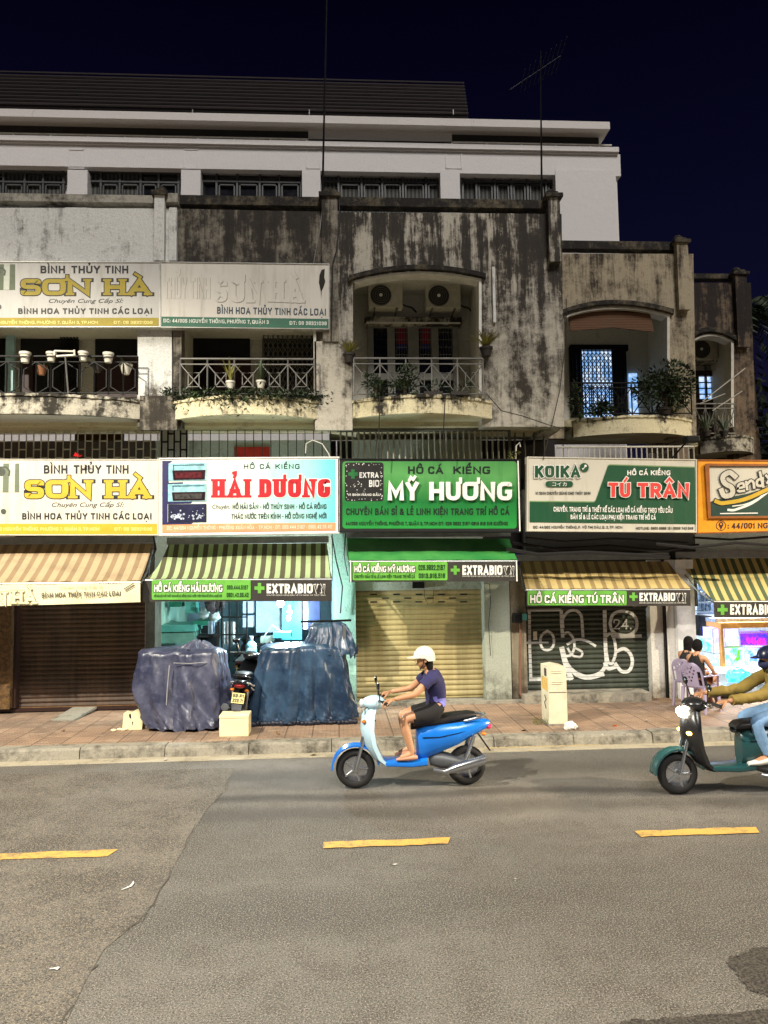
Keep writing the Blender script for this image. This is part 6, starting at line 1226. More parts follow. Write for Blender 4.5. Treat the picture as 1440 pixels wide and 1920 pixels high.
T = thing('strip_light', (7.9, 15.0, 2.8), 'white strip light on the ceiling of the aquarium shop', 'lamp'); MB().box(7.3, 8.8, 14.96, 15.04, 2.8, 2.85).build('tube', glow('strip_white', (.85, .93, 1), 12), T); MB().box(7.25, 8.85, 14.94, 15.06, 2.853, 2.89).build('fitting', swhite, T)
l = bpy.data.lights.new('strip_light_glow', 'AREA'); o = bpy.data.objects.new('strip_light_glow', l); COL.objects.link(o); l.energy = 260; l.color = (.84, .92, 1); l.shape = 'RECTANGLE'; l.size = 1.5; l.size_y = .1; o.parent = T; o.location = (.1, 0, -.03)
# ------------------------------------------------------------------ scooters
rub = mk('tyre_rubber', C(28, 27, 26), .8); chrome = mk('chrome', C(190, 194, 198), .2, .9, var=.05, bump=0); blackp = mk('black_paint', C(16, 16, 18), .22, 0, var=.2, bump=0, spec=.6); seatm = mk('seat_vinyl', C(30, 28, 28), .5)
def paint(name, col, rough=.25): return mk(name, col, rough, 0, .1, 3, 0, 40, .6)
def wheel(root, x, r=.235, w=.05, name='wheel'):
    m_ = MB(); rings = []
    for k in range(28):
        a = 2*math.pi*k/28; d = Vector((math.cos(a), 0, math.sin(a))); rings.append([Vector((x, 0, r))+d*(r-w+w*math.cos(b))+Vector((0, w*1.05*math.sin(b), 0)) for b in [2*math.pi*j/10 for j in range(10)]])
    rings.append(rings[0]); m_.loft(rings, cap=False); wh = m_.build('tyre', rub, root, smooth=True, local=True, merge=True); wh.name = name
    q = MB(); q.lathe([(0, -.035), (.045, -.035), (.045, -.02), (r-w*1.9, -.022), (r-w*1.55, -.03), (r-w*1.55, .03), (r-w*1.9, .022), (.045, .02), (.045, .035), (0, .035)], (x, 0, r), ax='y', n=24)
    for k in range(5):
        a = k*1.2566; q.tube([(x+.04*math.cos(a), -.028, r+.04*math.sin(a)), (x+(r-w*1.7)*math.cos(a), -.026, r+(r-w*1.7)*math.sin(a))], .014)
    q.build('rim', chrome, wh, smooth=True, local=True)
def sect(x, zc, hw, hh, n=14, e=2.6, tilt=0):
    out = []
    for k in range(n):
        a = 2*math.pi*k/n; c, s_ = math.cos(a), math.sin(a); q = (abs(c)**e+abs(s_)**e)**(-1/e); out.append(Vector((x+tilt*hh*q*s_, hw*q*c, zc+hh*q*s_)))
    return out
def scooter(label, loc, rot, body, shield, group, lean=0, lit=False, plate=None, decal=None, cat='scooter', tailc=C(220, 30, 50), name='scooter'):
    R_ = thing(name, loc, label, cat, group); R_.rotation_euler = (lean, 0, rot); K = dict(local=True)
    wheel(R_, -.67, name='front_wheel'); wheel(R_, .66, name='rear_wheel')
    f_ = MB(); prof = []
    for k in range(11):
        a = math.radians(10+k*17); prof.append([Vector((-.67+.29*math.cos(a), y, .235+.285*math.sin(a)+(.02 if abs(y) < .05 else 0))) for y in (-.085, -.05, 0, .05, .085)]+[Vector((-.67+.27*math.cos(a), y, .235+.265*math.sin(a))) for y in (.085, .05, 0, -.05, -.085)])
    f_.loft(prof); f_.build('front_fender', body, R_, True, **K)
    m_ = MB()
    for y in (-.075, .075): m_.tube([(-.67, y, .235), (-.56, y*.9, .62)], .022, n=8)
    m_.build('fork', chrome, R_, True, **K)
    s_ = MB(); rings = []
    for z, x, hw, th in ((.27, -.30, .13, .05), (.36, -.40, .17, .07), (.52, -.47, .20, .10), (.70, -.50, .21, .11), (.86, -.49, .17, .10), (.95, -.46, .10, .08)):
        rings.append([Vector((x-th*(1-(y/hw)**2)*1.0, y, z)) for y in [hw*(k/5-1) for k in range(11)]]+[Vector((x+.05, y*.92, z)) for y in [hw*(1-k/5) for k in range(11)]])
    s_.loft(rings); s_.build('leg_shield', shield, R_, True, **K)
    p_ = MB(); p_.loft([[Vector((x-.012-.11*(1-(y/.12)**2), y, z)) for y in (-.1, -.05, 0, .05, .1)]+[Vector((x-.03, y, z)) for y in (.1, .05, 0, -.05, -.1)] for x, z in ((-.42, .5), (-.46, .66), (-.45, .84))]); p_.build('front_panel', body, R_, True, **K)
    h_ = MB(); h_.ball((-.44, 0, 1.0), (.14, .15, .085), n=16, m=10); hd = h_.build('handlebar_cover', shield if decal is None else body, R_, True, **K)
    b_ = MB(); b_.tube([(-.30, -.35, 1.03), (-.36, -.22, 1.04), (-.42, 0, 1.02), (-.36, .22, 1.04), (-.30, .35, 1.03)], .016, n=8); hb = b_.build('handlebar', blackp, R_, True, **K)
    for y in (-1, 1):
        g_ = MB(); g_.tube([(-.34, y*.25, 1.04), (-.30, y*.36, 1.03)], .021, n=8); g_.build('grip', rub, hb, True, **K)
        mi = MB(); mi.tube([(-.38, y*.2, 1.05), (-.40, y*.27, 1.2)], .007, n=5); mi.ball((-.40, y*.29, 1.23), (.018, .065, .045), n=12, m=8); mi.build('mirror', blackp, hb, True, **K)
        i_ = MB(); i_.ball((-.565, y*.12, .80 if not lit else .70), (.03, .04, .022), n=10, m=6); i_.build('indicator', glow('indicator_lit', (1, .55, .08), 14) if lit else mk('amber_lens', C(220, 120, 30), .3), R_, True, **K)
        ti = MB(); ti.ball((.86, y*.11, .62), (.03, .035, .022), n=10, m=6); ti.build('rear_indicator', mk('amber_lens', C(220, 120, 30), .3), R_, True, **K)
    l_ = MB(); l_.ball((-.60, 0, .92) if lit else (-.585, 0, .99), (.035, .09 if lit else .065, .055), n=14, m=8); l_.build('headlight', glow('headlight_lit', (1, .86, .66), 120) if lit else mk('headlight_lens', C(200, 206, 210), .1), R_, True, **K)
    if lit:
        l = bpy.data.lights.new('headlight_beam', 'SPOT'); o = bpy.data.objects.new('headlight_beam', l); COL.objects.link(o); l.energy = 240; l.color = (1, .84, .6); l.spot_size = math.radians(70); l.spot_blend = .8; l.shadow_soft_size = .06; o.parent = R_; o.location = (-.66, 0, .92); o.rotation_euler = (0, math.radians(86), 0)
    fl = MB(); fl.loft([sect(x, z, hw, hh, e=4) for x, z, hw, hh in ((-.36, .33, .12, .03), (-.30, .30, .15, .035), (0, .29, .16, .04), (.18, .31, .15, .05))]); fl.build('floorboard', body if decal is None else blackp, R_, True, **K)
    bd = MB(); bd.loft([sect(x, z, hw, hh) for x, z, hw, hh in ((.06, .50, .09, .20), (.14, .53, .14, .22), (.32, .58, .17, .19), (.55, .63, .17, .15), (.75, .69, .14, .10), (.90, .72, .09, .055), (.95, .73, .05, .03))]); bdy = bd.build('body_panel', body, R_, True, **K)
    if decal is not None:
        for zz, x0, x1 in ((.64, .3, .86), (.56, .25, .7)):
            dc = MB(); dc.tube([(x0, -.172, zz-.02), ((x0+x1)/2, -.176, zz+.02), (x1-.06, -.148, zz+.08), (x1, -.105, zz+.1)], .014, flat=.6); dc.tube([(x0, .172, zz-.02), ((x0+x1)/2, .176, zz+.02), (x1-.06, .148, zz+.08), (x1, .105, zz+.1)], .014); dc.build('side_stripe', decal, bdy, True, **K)
        dc = MB(); dc.tube([(.80, -.12, .70), (.93, 0, .745), (.80, .12, .70)], .013); dc.build('tail_stripe', decal, bdy, True, **K)
    se = MB(); se.loft([sect(x, z, hw, hh, e=3) for x, z, hw, hh in ((.0, .74, .09, .03), (.06, .76, .13, .045), (.3, .785, .15, .05), (.5, .81, .14, .05), (.7, .835, .12, .04), (.78, .835, .08, .025))]); se.build('seat', seatm, R_, True, **K)
    gr = MB(); gr.tube([(.62, -.14, .78), (.82, -.13, .82), (.9, 0, .83), (.82, .13, .82), (.62, .14, .78)], .017, n=8); gr.build('grab_rail', chrome if decal is None else blackp, R_, True, **K)
    t_ = MB(); t_.ball((.93, 0, .69), (.045, .085, .035), n=14, m=8); t_.build('tail_light', mk('tail_lens_%d' % (tailc[2]*100), tailc, .2), R_, True, **K)
    mg = MB(); mg.hull([Vector((.80, -.08, .60)), Vector((.80, .08, .60)), Vector((.82, .08, .60)), Vector((.82, -.08, .60))], [Vector((.93, -.07, .41)), Vector((.93, .07, .41)), Vector((.95, .07, .41)), Vector((.95, -.07, .41))] if not rot else [Vector((.98, -.07, .33)), Vector((.98, .07, .33)), Vector((1.0, .07, .33)), Vector((1.0, -.07, .33))]); mg.build('rear_mudguard', blackp, R_, **K)
    if plate:
        pl = MB(); pl.hull([Vector((.88, -.095, .575)), Vector((.88, .095, .575)), Vector((.885, .095, .578)), Vector((.885, -.095, .578))], [Vector((.95, -.095, .43)), Vector((.95, .095, .43)), Vector((.955, .095, .433)), Vector((.955, -.095, .433))])
        po = pl.build('number_plate', plate[0], R_, **K)
        tl = MB()
        for row, tx in enumerate(plate[1]):
            L0 = Lettering(10.0); L0.text(tx, 700, 900, 760, 930, .1); vs = L0.mb.v; xs = [v.x for v in vs]; zs = [v.z for v in vs]
            for k, v in enumerate(vs):
                u = (v.x-min(xs))/(max(xs)-min(xs)); w = (v.z-min(zs))/(max(zs)-min(zs)); t = (.08 if row == 0 else .54)+.38*(1-w); vs[k] = Vector((.8905+.07*t, -.082+.164*u, .5805-.145*t))
            n0 = len(tl.v); tl.v += vs; tl.f += [tuple(i+n0 for i in f) for f in L0.mb.f]; tl.m += L0.mb.m
        tl.build('plate_lettering', ink, po, **K)
    en = MB(); en.loft([sect(x, z, hw, hh) for x, z, hw, hh in ((.22, .33, .08, .08), (.35, .31, .12, .10), (.6, .27, .12, .07), (.72, .25, .08, .05))]); en.build('engine', mk('engine_grey', C(96, 98, 100), .5, .5), R_, True, **K)
    ex = MB(); ex.tube([(.25, -.12, .22), (.38, -.15, .2), (.5, -.17, .24), (.86, -.19, .34)], [.02, .025, .055, .06], n=12); ex.build('exhaust', chrome, R_, True, **K)
    st = MB(); st.tube([(.62, .1, .27), (.74, .12, .6)], .025, n=8); st.tube([(.62, -.1, .27), (.74, -.12, .6)], .025, n=8); st.build('shock_absorber', chrome, R_, True, **K)
    for y in (-1, 1):
        bl = MB(); bl.tube([(-.42, y*.2, 1.03), (-.43, y*.26, 1.025), (-.40, y*.34, 1.015)], .007, n=5); bl.build('brake_lever', chrome, hb, True, **K)
    cb = MB(); cb.tube([(-.44, .12, 1.02), (-.54, .10, .96), (-.55, .08, .8), (-.58, .06, .5)], .006, n=5); cb.tube([(-.44, -.12, 1.02), (-.55, -.09, .94), (-.56, -.07, .7), (-.6, -.06, .4)], .006, n=5); cb.build('brake_cable', rub, R_, True, **K)
    ks = MB()
    if rot: ks.tube([(.2, -.12, .26), (.32, -.17, .1), (.42, -.18, .07)], .012, n=6); ks.build('kickstand', blackp, R_, True, **K)
    sm = MB(); sm.tube([(.12, -.143, .60), (.32, -.174, .605), (.55, -.170, .645), (.80, -.118, .70)], .005, n=4); sm.tube([(.12, .143, .60), (.32, .174, .605), (.55, .170, .645), (.80, .118, .70)], .005, n=4); sm.build('panel_seam', blackp, bdy, True, **K)
    ug = MB(); ug.loft([sect(x, z, hw, hh) for x, z, hw, hh in ((.0, .70, .07, .03), (.3, .745, .12, .03), (.6, .775, .11, .03), (.74, .79, .07, .02))]); ug.build('seat_base', rub, R_, True, **K)
    return R_
# ------------------------------------------------------------------ people
skin = mk('skin_tan', C(198, 146, 108), .5, 0, .1, 8, .02); eyew = mk('eye_white', C(220, 216, 210), .3); eyed = mk('eye_dark', C(24, 18, 16), .2); lips = mk('lips', C(160, 84, 76), .5); hairm = mk('hair_black', C(20, 17, 16), .85, 0, .4, 30, .5, 60, .2)
def skinned(joints, bones, root):
    names = list(joints); me = bpy.data.meshes.new('sk'); me.from_pydata([joints[n][:3] for n in names], [(names.index(a), names.index(b)) for a, b in bones], [])
    o = bpy.data.objects.new('sk', me); COL.objects.link(o); o.modifiers.new('s', 'SKIN'); sv = me.skin_vertices[0].data
    for i, n in enumerate(names):
        r = joints[n][3]; sv[i].radius = r if isinstance(r, tuple) else (r, r); sv[i].use_root = (n == root)
    o.modifiers[0].use_smooth_shade = True; ss = o.modifiers.new('d', 'SUBSURF'); ss.levels = 2; ss.render_levels = 2
    bpy.context.view_layer.update(); dg = bpy.context.evaluated_depsgraph_get(); m2 = bpy.data.meshes.new_from_object(o.evaluated_get(dg))
    vs = [v.co.copy() for v in m2.vertices]; fs = [tuple(p.vertices) for p in m2.polygons]
    bpy.data.objects.remove(o); bpy.data.meshes.remove(me); bpy.data.meshes.remove(m2); return vs, fs
def head(mb, c, yaw, s=1.0, pitch=0):
    M = Matrix.Translation(c) @ Matrix.Rotation(yaw, 4, 'Z') @ Matrix.Rotation(pitch, 4, 'Y'); h = MB(M)
    def fn(d):
        x, y, z = d
        if z < 0: y *= 1-.38*z*z; x = x*(1-.12*z*z)+(.12*(-z) if x > 0 else .1*z*z)
        if x > .5: x = .5+(x-.5)*.75
        return Vector((x, y, z))
    h.ball((0, 0, 0), (.098*s, .077*s, .118*s), 0, 20, 14, fn)
    h.loft([[Vector(p)*s for p in q] for q in ([(.088, -.004, .022), (.088, .004, .022), (.09, 0, .026)], [(.108, -.013, -.022), (.108, .013, -.022), (.116, 0, -.014)], [(.09, -.014, -.034), (.09, .014, -.034), (.098, 0, -.034)])], 0)
    for y in (-1, 1):
        h.ball(Vector((-.005, y*.078, -.005))*s, (.022*s, .01*s, .032*s), 0, 8, 6); h.ball(Vector((.080, y*.031, .012))*s, (.012*s, .015*s, .009*s), 1, 8, 6); h.ball(Vector((.089, y*.031, .012))*s, (.006*s, .007*s, .007*s), 2, 8, 6); h.ball(Vector((.086, y*.032, .034))*s, (.006*s, .018*s, .004*s), 2, 8, 4)
    h.ball(Vector((.088, 0, -.056))*s, (.008*s, .024*s, .008*s), 3, 10, 6)
    mb.v += h.v; n = len(mb.v)-len(h.v); mb.f += [tuple(i+n for i in f) for f in h.f]; mb.m += h.m
def hand(mb, wrist, d, up, s=1.0, curl=.9):
    d = Vector(d).normalized(); up = (Vector(up)-d*Vector(up).dot(d)).normalized(); sd = d.cross(up); w = Vector(wrist)
    mb.loft([[w+d*t+sd*(a*q)*s+up*(b*.014)*s for a, b in ((-1, -1), (1, -1), (1, 1), (-1, 1))] for t, q in ((-.01, .022), (.03, .034), (.08, .04), (.09, .036))], 0)
    for k, (o_, L_) in enumerate(((-.031, .066), (-.011, .076), (.01, .072), (.03, .056))):
        p = w+d*.085*s+sd*o_*s; pts = [p-d*.02*s]; dd = d.copy()
        for j in range(4): pts.append(pts[-1]+dd*(L_+.02)*s/3.4); dd = (dd-up*curl*(.55+.1*k)).normalized()
        mb.tube(pts, [.0095*s, .0095*s, .009*s, .008*s, .006*s], 0, 7)
    p = w+d*.03*s-sd*.03*s; mb.tube([p, p+(d*.5-sd*.7-up*.2)*.035*s, p+(d*.9-sd*.75-up*.6)*.06*s, p+(d*1.2-sd*.4-up*.9)*.075*s], [.013*s, .012*s, .01*s, .008*s], 0, 7)
def person(label, base, J, headc, yaw, hands, clothes, group=None, parent_rot=0, hs=1.0, extra=None, pitch=0, skm=None, local=True):
    P = thing('person', base, label, 'person', group, parent_rot)
    bones = [('pelvis', 'waist'), ('waist', 'chest'), ('chest', 'neck'), ('neck', 'skull')]
    for s_ in 'LR': bones += [('chest', 'sh'+s_), ('sh'+s_, 'el'+s_), ('el'+s_, 'wr'+s_), ('pelvis', 'hip'+s_), ('hip'+s_, 'kn'+s_), ('kn'+s_, 'an'+s_), ('an'+s_, 'toe'+s_)]
    J = {k: v for k, v in J.items() if k != 'nb'}; J['skull'] = tuple(Vector(headc)+Vector((0, 0, -.03)))+(.045,)
    vs, fs = skinned(J, bones, 'pelvis'); mb = MB(); mb.add(vs, fs, 0); head(mb, Vector(headc), yaw, hs, pitch)
    for h in hands: hand(mb, *h)
    body = mb.build('body', [skm or skin, eyew, eyed, lips], P, True, local=True)
    segs = [(q, Vector(J[q[0]][:3]), Vector(J[q[1]][:3]), J[q[0]][3], J[q[1]][3]) for q in bones]
    def near(v):
        best = None
        for q, a, b, ra_, rb_ in segs:
            d = b-a; t = max(0, min(1, (v-a).dot(d)/max(d.length_squared, 1e-9))); w = (v-(a+d*t)).length-(ra_+(rb_-ra_)*t)
            if best is None or w < best[0]: best = (w, q, t)
        return best[1], best[2]
    tags = [near(v) for v in vs]; nor = [Vector() for _ in vs]
    bmx = bmesh.new(); vv = [bmx.verts.new(v) for v in vs]
    for f in fs:
        try: bmx.faces.new([vv[i] for i in f])
        except ValueError: pass
    bmesh.ops.recalc_face_normals(bmx, faces=bmx.faces); bmx.normal_update(); nor = [v.normal.copy() for v in vv]; bmx.free()
    for nm, mt, grow, keep, split in clothes:             # a garment follows the body, a little outside it
        ok = [keep(q, t) for q, t in tags]; sel = [f for f in fs if sum(ok[i] for i in f) > len(f)/2]
        ids = sorted({i for f in sel for i in f}); mp = {v: k for k, v in enumerate(ids)}; n = len(ids)
        fold = lambda i: grow*(1+.45*mnoise.noise(vs[i]*17)+.3*mnoise.noise(vs[i]*38))
        out = [vs[i]+nor[i]*fold(i) for i in ids]; inn = [vs[i]+nor[i]*.002 for i in ids]; ed = {}
        for f in sel:
            for k in range(len(f)): e_ = (f[k], f[(k+1) % len(f)]); ed[tuple(sorted(e_))] = ed.get(tuple(sorted(e_)), 0)+1
        mb = MB(); mb.add(out+inn, [tuple(mp[i] for i in f) for f in sel]+[(mp[a], mp[b], mp[b]+n, mp[a]+n) for (a, b), c in ed.items() if c == 1])
        if split:
            for i, f in enumerate(mb.f): c = sum((mb.v[k] for k in f), Vector())/len(f); mb.m[i] = 1 if split(c) else 0
        mb.build(nm, mt, P, True, local=True)
    return P
def mid(a, b, t, r): return tuple(Vector(a[:3]).lerp(Vector(b[:3]), t))+(r,)
def rider_joints(dx=0, lx=0):
    J = {'nb': (.255+dx, 0, 1.32, .068), 'pelvis': (.34+dx, 0, .90, .13), 'waist': (.33+dx, 0, 1.02, .115), 'chest': (.28+dx, 0, 1.22, .135), 'neck': (.22+dx, 0, 1.385, .05)}
    for s_, y in (('L', -1), ('R', 1)):
        J['sh'+s_] = (.26+dx, y*.17, 1.32, .06); J['el'+s_] = (.03+dx*.7, y*.25, 1.12, .042); J['wr'+s_] = (-.22+dx*.1, y*.285, 1.075, .029)
        J['hip'+s_] = (.28+dx, y*.10, .88, .10); J['kn'+s_] = (-.11+lx, y*.15, .82, .066); J['an'+s_] = (.0+lx*1.1, y*.13, .42, .042); J['toe'+s_] = (-.15+lx*1.1, y*.14, .365, .034)
    return J
def shirt_bones(sleeve=True): return [('pelvis', 'waist'), ('waist', 'chest'), ('chest', 'nb'), ('nb', 'shL'), ('nb', 'shR')]+([('shL', 'slL'), ('shR', 'slR')] if sleeve else [])
# blue scooter and its rider
S1 = scooter('bright blue scooter with white leg shield crossing the road in front of the cream shutter', (.86, 9.36, 0), 0, paint('paint_blue', C(24, 116, 214)), paint('paint_pale_blue', C(190, 222, 236)), 'scooters passing on the road', tailc=C(230, 40, 90))
J = rider_joints(); hc = (.17, 0, 1.50)
navy = mk('cotton_navy', C(46, 44, 88), .85, bump=.2); lav = mk('cotton_lavender', C(128, 126, 206), .85, bump=.2)
P1 = person('person in white helmet and navy and lavender T-shirt riding the bright blue scooter', (.86, 9.36, 0), J, hc, math.pi, [((-.22, -.285, 1.075), (-1, .06, -.15), (.1, 0, 1)), ((-.22, .285, 1.075), (-1, -.06, -.15), (.1, 0, 1))],
 [('t_shirt', [navy, lav], .02, lambda q, t: q[1][:2] == 'sh' or q in (('waist', 'chest'),) or (q == ('pelvis', 'waist') and t > -.1) or (q == ('chest', 'neck') and t < .62) or (q[1][:2] == 'el' and t < .6), lambda c: c.z < 1.06 and c.x > .26),
  ('shorts', mk('cotton_black', C(28, 26, 26), .85), .016, lambda q, t: q[1][:3] == 'hip' or (q[1][:2] == 'kn' and t < .7), None)], 'riders on the road')
def helmet(P, c, yaw, mat, s=1.0, brim=True, full=False):
    M = Matrix.Translation(c) @ Matrix.Rotation(yaw, 4, 'Z'); m_ = MB(M); rings = []
    for j in range(9):
        t = math.radians(92-j*11.4) if j < 8 else math.radians(.5); rings.append([Vector((-.008+.132*s*math.sin(t)*math.cos(a), .112*s*math.sin(t)*math.sin(a), .025+.135*s*math.cos(t)-(.035 if math.cos(a) < -.1 and j == 0 else 0))) for a in [2*math.pi*k/24 for k in range(24)]])
    m_.loft(rings); h = m_.build('helmet', mat, P, True, local=True)
    if brim:
        b_ = MB(M); up, lo = [], []
        for k in range(13): a = math.radians(-65+k*130/12); r = .125+.085*math.cos(a)**1.5; up.append(Vector((r*math.cos(a), .115*math.sin(a)*1.02, .035-.012*math.cos(a))))
        inn = [Vector((.118*math.cos(math.radians(65-k*130/12)), .106*math.sin(math.radians(65-k*130/12)), .045)) for k in range(13)]
        lp = up+inn; b_.hull(lp, [p-Vector((0, 0, .008)) for p in lp]); b_.build('brim', mat, h, True, local=True)
    st = MB(M); st.tube([(.0, .088, .03), (.02, .078, -.06), (.05, .02, -.118), (.05, -.02, -.118), (.02, -.078, -.06), (0, -.088, .03)], .006, n=5); st.build('strap', seatm, h, True, local=True)
helmet(P1, Vector(hc), math.pi, mk('helmet_white', C(232, 228, 206), .35, var=.05, bump=0))
def hairpiece(P, c, yaw, s=1.0, length=.1, back=.06):
    M = Matrix.Translation(c) @ Matrix.Rotation(yaw, 4, 'Z'); m_ = MB(M)
    m_.ball((-.014, 0, .018), (.106*s, .09*s, .118*s), 0, 18, 12, lambda d: Vector((d.x if d.x < .25 else .25+(d.x-.25)*(.95 if d.z > .45 else .15), d.y, d.z if d.z > -.6 or d.x < 0 else -.6)))
    rings = []
    for j in range(7):
        t = j/6; rings.append([Vector((-.045-back*.3*t+.055*math.cos(a)*(1-.25*t), .082*math.sin(a)*(1-.25*t*t)*s, -.0-length*t)) for a in [2*math.pi*k/12 for k in range(12)]])
    m_.loft(rings); return m_.build('hair', hairm, P, True, local=True)
hairpiece(P1, Vector(hc)+Vector((.01, 0, -.02)), math.pi, .86, .17)
for y in (-.13, .13):
    sh = MB(Matrix.Translation((0, y, 0))); sh.loft([sect(x, z, hw, hh, e=2.4) for x, z, hw, hh in ((.06, .37, .03, .02), (.0, .375, .042, .034), (-.1, .365, .046, .026), (-.19, .352, .03, .014))])
    sh.build('sandal', mk('sandal_pink', C(206, 150, 120), .6), P1, True, local=True)
# second scooter at the right edge, headlight on
S2 = scooter('dark and teal scooter with glowing headlight and orange indicator at the right edge', (4.50, 8.72, 0), 0, paint('paint_teal', C(34, 74, 76)), paint('paint_charcoal', C(34, 34, 36)), 'scooters passing on the road', lit=True)
J = rider_joints(.30, .30); hc = (.46, 0, 1.49)
olive = mk('jacket_olive', C(140, 118, 52), .8, bump=.2); jean = mk('denim_pale_blue', C(128, 166, 206), .85, bump=.2)
P2 = person('person in olive jacket and pale jeans riding the scooter with the glowing headlight', (4.50, 8.72, 0), J, hc, math.pi, [((-.19, -.285, 1.075), (-1, .06, -.1), (.1, 0, 1)), ((-.19, .285, 1.075), (-1, -.06, -.1), (.1, 0, 1))],
 [('jacket', olive, .026, lambda q, t: q[1][:2] in ('sh', 'el') or q in (('waist', 'chest'), ('pelvis', 'waist')) or (q == ('chest', 'neck') and t < .75) or (q[1][:2] == 'wr' and t < .9), None),
  ('trousers', jean, .015, lambda q, t: q[1][:3] == 'hip' or q[1][:2] == 'kn' or (q[1][:2] == 'an' and t < .92), None)], 'riders on the road')
helmet(P2, Vector(hc), math.pi, mk('helmet_navy', C(26, 34, 62), .3, var=.1, bump=0))
m_ = MB(Matrix.Translation(hc) @ Matrix.Rotation(math.pi, 4, 'Z')); m_.ball((.045, 0, -.05), (.068, .074, .062), n=14, m=8); m_.build('face_mask', mk('mask_navy', C(34, 44, 78), .8), P2, True, local=True)
for y in (-.13, .13):
    sh = MB(Matrix.Translation((0, y, 0))); sh.loft([sect(x, z, hw, hh, e=2.4) for x, z, hw, hh in ((.42, .385, .03, .03), (.34, .39, .045, .05), (.22, .365, .05, .035), (.1, .35, .035, .018))])
    sh.build('shoe', swhite, P2, True, local=True)
# parked motorcycles
wst_ = mk('stripe_white', C(214, 216, 214), .4)
pl_y = mk('plate_cream', C(226, 210, 130), .5, bump=0)
bx = WX(441, 1300, 12.6)
scooter('black motorcycle with white stripes parked tail out behind the cream foam box', (bx+.05, 13.0, PZ), -math.pi/2, blackp, blackp, 'motorcycles parked by the open shop', lean=math.radians(-7), plate=(pl_y, ('59-P1', '223.71')), decal=wst_, cat='motorcycle', tailc=C(120, 10, 14), name='motorcycle')
scooter('second dark motorcycle with a yellow plate parked deeper inside the open shop', (WX(461, 1260, 15.0), 15.6, .2), -math.pi/2, blackp, blackp, 'motorcycles parked by the open shop', lean=math.radians(4), plate=(mk('plate_yellow', C(240, 190, 40), .5, bump=0), ('59-S2', '081.45')), decal=blackp, cat='motorcycle', tailc=C(120, 10, 14), name='motorcycle')
# seated women and chairs
plasm = mk('plastic_mauve', C(168, 156, 184), .4, var=.06, bump=0)
def chair(label, loc, rot):
    T = thing('plastic_chair', loc, label, 'chair', 'plastic chairs on the pavement', rot); K = dict(local=True)
    s_ = MB(); s_.loft([[Vector((x*q, y*q, z)) for x, y in ((-.2, -.19), (.0, -.215), (.22, -.2), (.235, 0), (.22, .2), (0, .215), (-.2, .19), (-.21, 0))] for z, q in ((.405, .96), (.42, 1), (.435, .97))]); s_.build('seat', plasm, T, True, **K)
    for x, y in ((-.19, -.19), (-.19, .19), (.2, -.19), (.2, .19)): m_ = MB(); m_.tube([(x*1.16, y*1.12, 0), (x, y, .41)], [.022, .032], n=8); m_.build('leg', plasm, T, True, **K)
    b_ = MB(); nu, nv = 15, 14; vs = []; hol = {(4, 9), (6, 10), (8, 10), (10, 9), (5, 7), (7, 8), (9, 7), (6, 5), (8, 5), (7, 3), (5, 11), (9, 11)}
    for j in range(nv+1):
        v = j/nv
        for i in range(nu+1):
            u = i/nu*2-1; w = .205*math.sqrt(max(.05, 1-max(0, (v-.45)/.58)**2.4)); vs.append(Vector((-.2-.1*v-.03*(1-u*u), u*w, .43+.40*v)))
    def keep(i, j):
        if (i, j) in hol: return False
        return not (i in (1, 2, 12, 13) and 1 <= j <= 8)
    fs = [(j*(nu+1)+i, j*(nu+1)+i+1, (j+1)*(nu+1)+i+1, (j+1)*(nu+1)+i) for j in range(nv) for i in range(nu) if keep(i, j)]; N = len(vs)
    b_.add(vs+[p+Vector((.014, 0, 0)) for p in vs], fs+[tuple(q+N for q in f[::-1]) for f in fs]); b_.build('backrest', plasm, T, True, **K)
    for y in (-1, 1): a_ = MB(); a_.tube([(-.23, y*.2, .43+.18), (-.05, y*.235, .61), (.16, y*.235, .6), (.2, y*.2, .42)], [.018, .02, .02, .02], n=8, flat=.7); a_.build('armrest', plasm, T, True, **K)
    return T
def seated(dz=0):
    J = {'pelvis': (-.05, 0, .52, .115), 'waist': (-.09, 0, .64, .095), 'chest': (-.09, 0, .83, .11), 'neck': (-.05, 0, .965, .043)}
    for s_, y in (('L', 1), ('R', -1)):
        J['sh'+s_] = (-.07, y*.145, .91, .048); J['el'+s_] = (.06, y*.2, .70, .036); J['wr'+s_] = (.28, y*.1, .62, .025); J['hip'+s_] = (.0, y*.08, .50, .088); J['kn'+s_] = (.40, y*.09, .50, .058); J['an'+s_] = (.40+.04*y, y*.1, .1, .04); J['toe'+s_] = (.54+.04*y, y*.11, .045, .032)
    return J
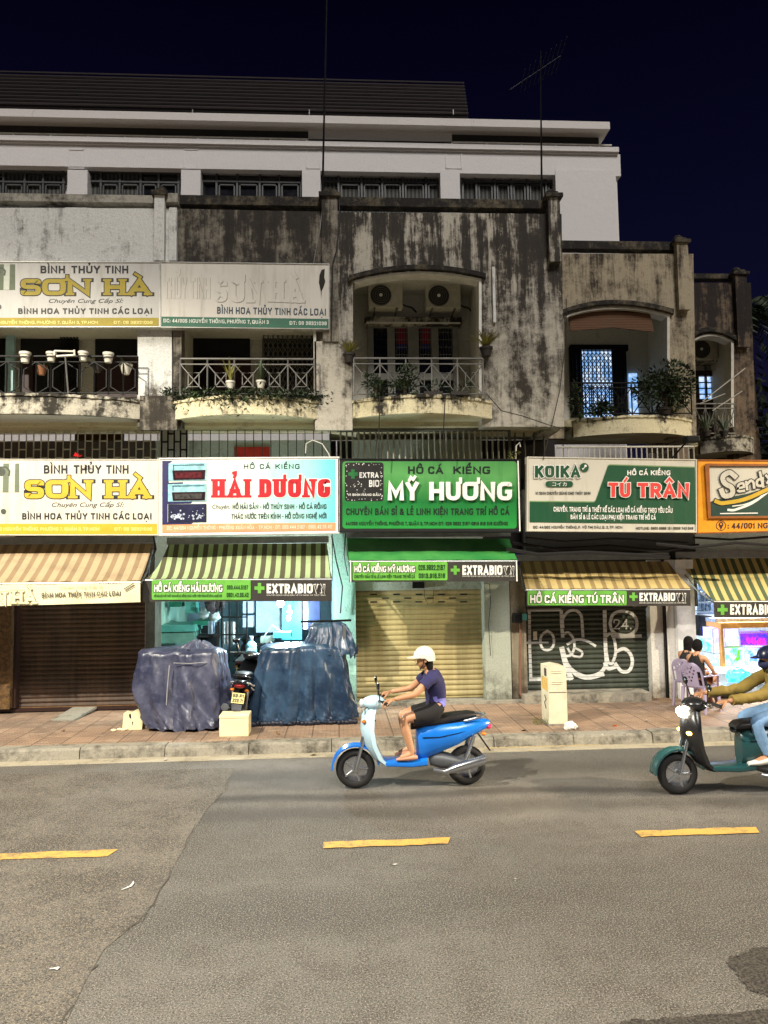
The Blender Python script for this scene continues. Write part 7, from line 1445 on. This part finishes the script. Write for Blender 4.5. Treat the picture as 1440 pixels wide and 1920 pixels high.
def woman(label, loc, rot, top, hair_len, boots, skm=None):
    J = seated(); J['nb'] = (-.085, 0, .925, .06); J['knR'] = (.40, -.05, .56, .058); hc = (-.01, 0, 1.075)
    P = person(label, loc, J, hc, 0, [((.28, -.1, .62), (1, .3, -.3), (.2, 0, 1)), ((.28, .1, .62), (1, -.3, -.3), (.2, 0, 1))],
     [('tank_top', top, .014, lambda q, t: q in (('waist', 'chest'), ('pelvis', 'waist')) or (q == ('chest', 'neck') and t < .5) or (q[1][:2] == 'sh' and t < .6), None),
      ('shorts', mk('cotton_black', C(28, 26, 26), .85), .012, lambda q, t: q[1][:3] == 'hip' or (q[1][:2] == 'kn' and t < .4), None)], 'women seated outside the aquarium shop', rot, .92, skm=skm)
    if boots:
        JB = {'a': mid(J['knL'], J['anL'], .35, .062), 'b': J['anL'][:3]+(.055,), 'c': J['toeL'][:3]+(.042,)}; JC = {'a': mid(J['knR'], J['anR'], .35, .062), 'b': J['anR'][:3]+(.055,), 'c': J['toeR'][:3]+(.042,)}
        for q in (JB, JC): v, f = skinned(q, [('a', 'b'), ('b', 'c')], 'a'); m_ = MB(); m_.add(v, f); m_.build('boot', mk('boot_brown', C(96, 62, 48), .5), P, True, local=True); k = MB(); p = Vector(q['a'][:3]); k.tube([p-Vector((0, 0, .005)), p+Vector((0, 0, .05))], .068, n=14); k.build('sock_cuff', swhite, P, True, local=True)
    hairpiece(P, Vector(hc), 0, .95, hair_len); return P
ra = math.atan2(.55, .83)
pa = Vector((WX(1311, 1250, 12.72), 12.72, PZ)); pb_ = Vector((WX(1294, 1240, 13.25), 13.25, PZ))
chair('mauve plastic chair with pierced back holding the woman in brown boots', pa, ra); chair('mauve plastic chair mostly hidden behind the woman in brown boots', pb_, ra)
woman('person with short dark hair, black tank top and brown boots, seated outside the aquarium shop', pa, ra, mk('cotton_black_top', C(20, 19, 20), .8), .05, True)
woman('person with long black hair in dark clothes, seated behind beside the white pillar', pb_, ra, mk('cotton_dark_grey', C(34, 32, 34), .8), .24, False)
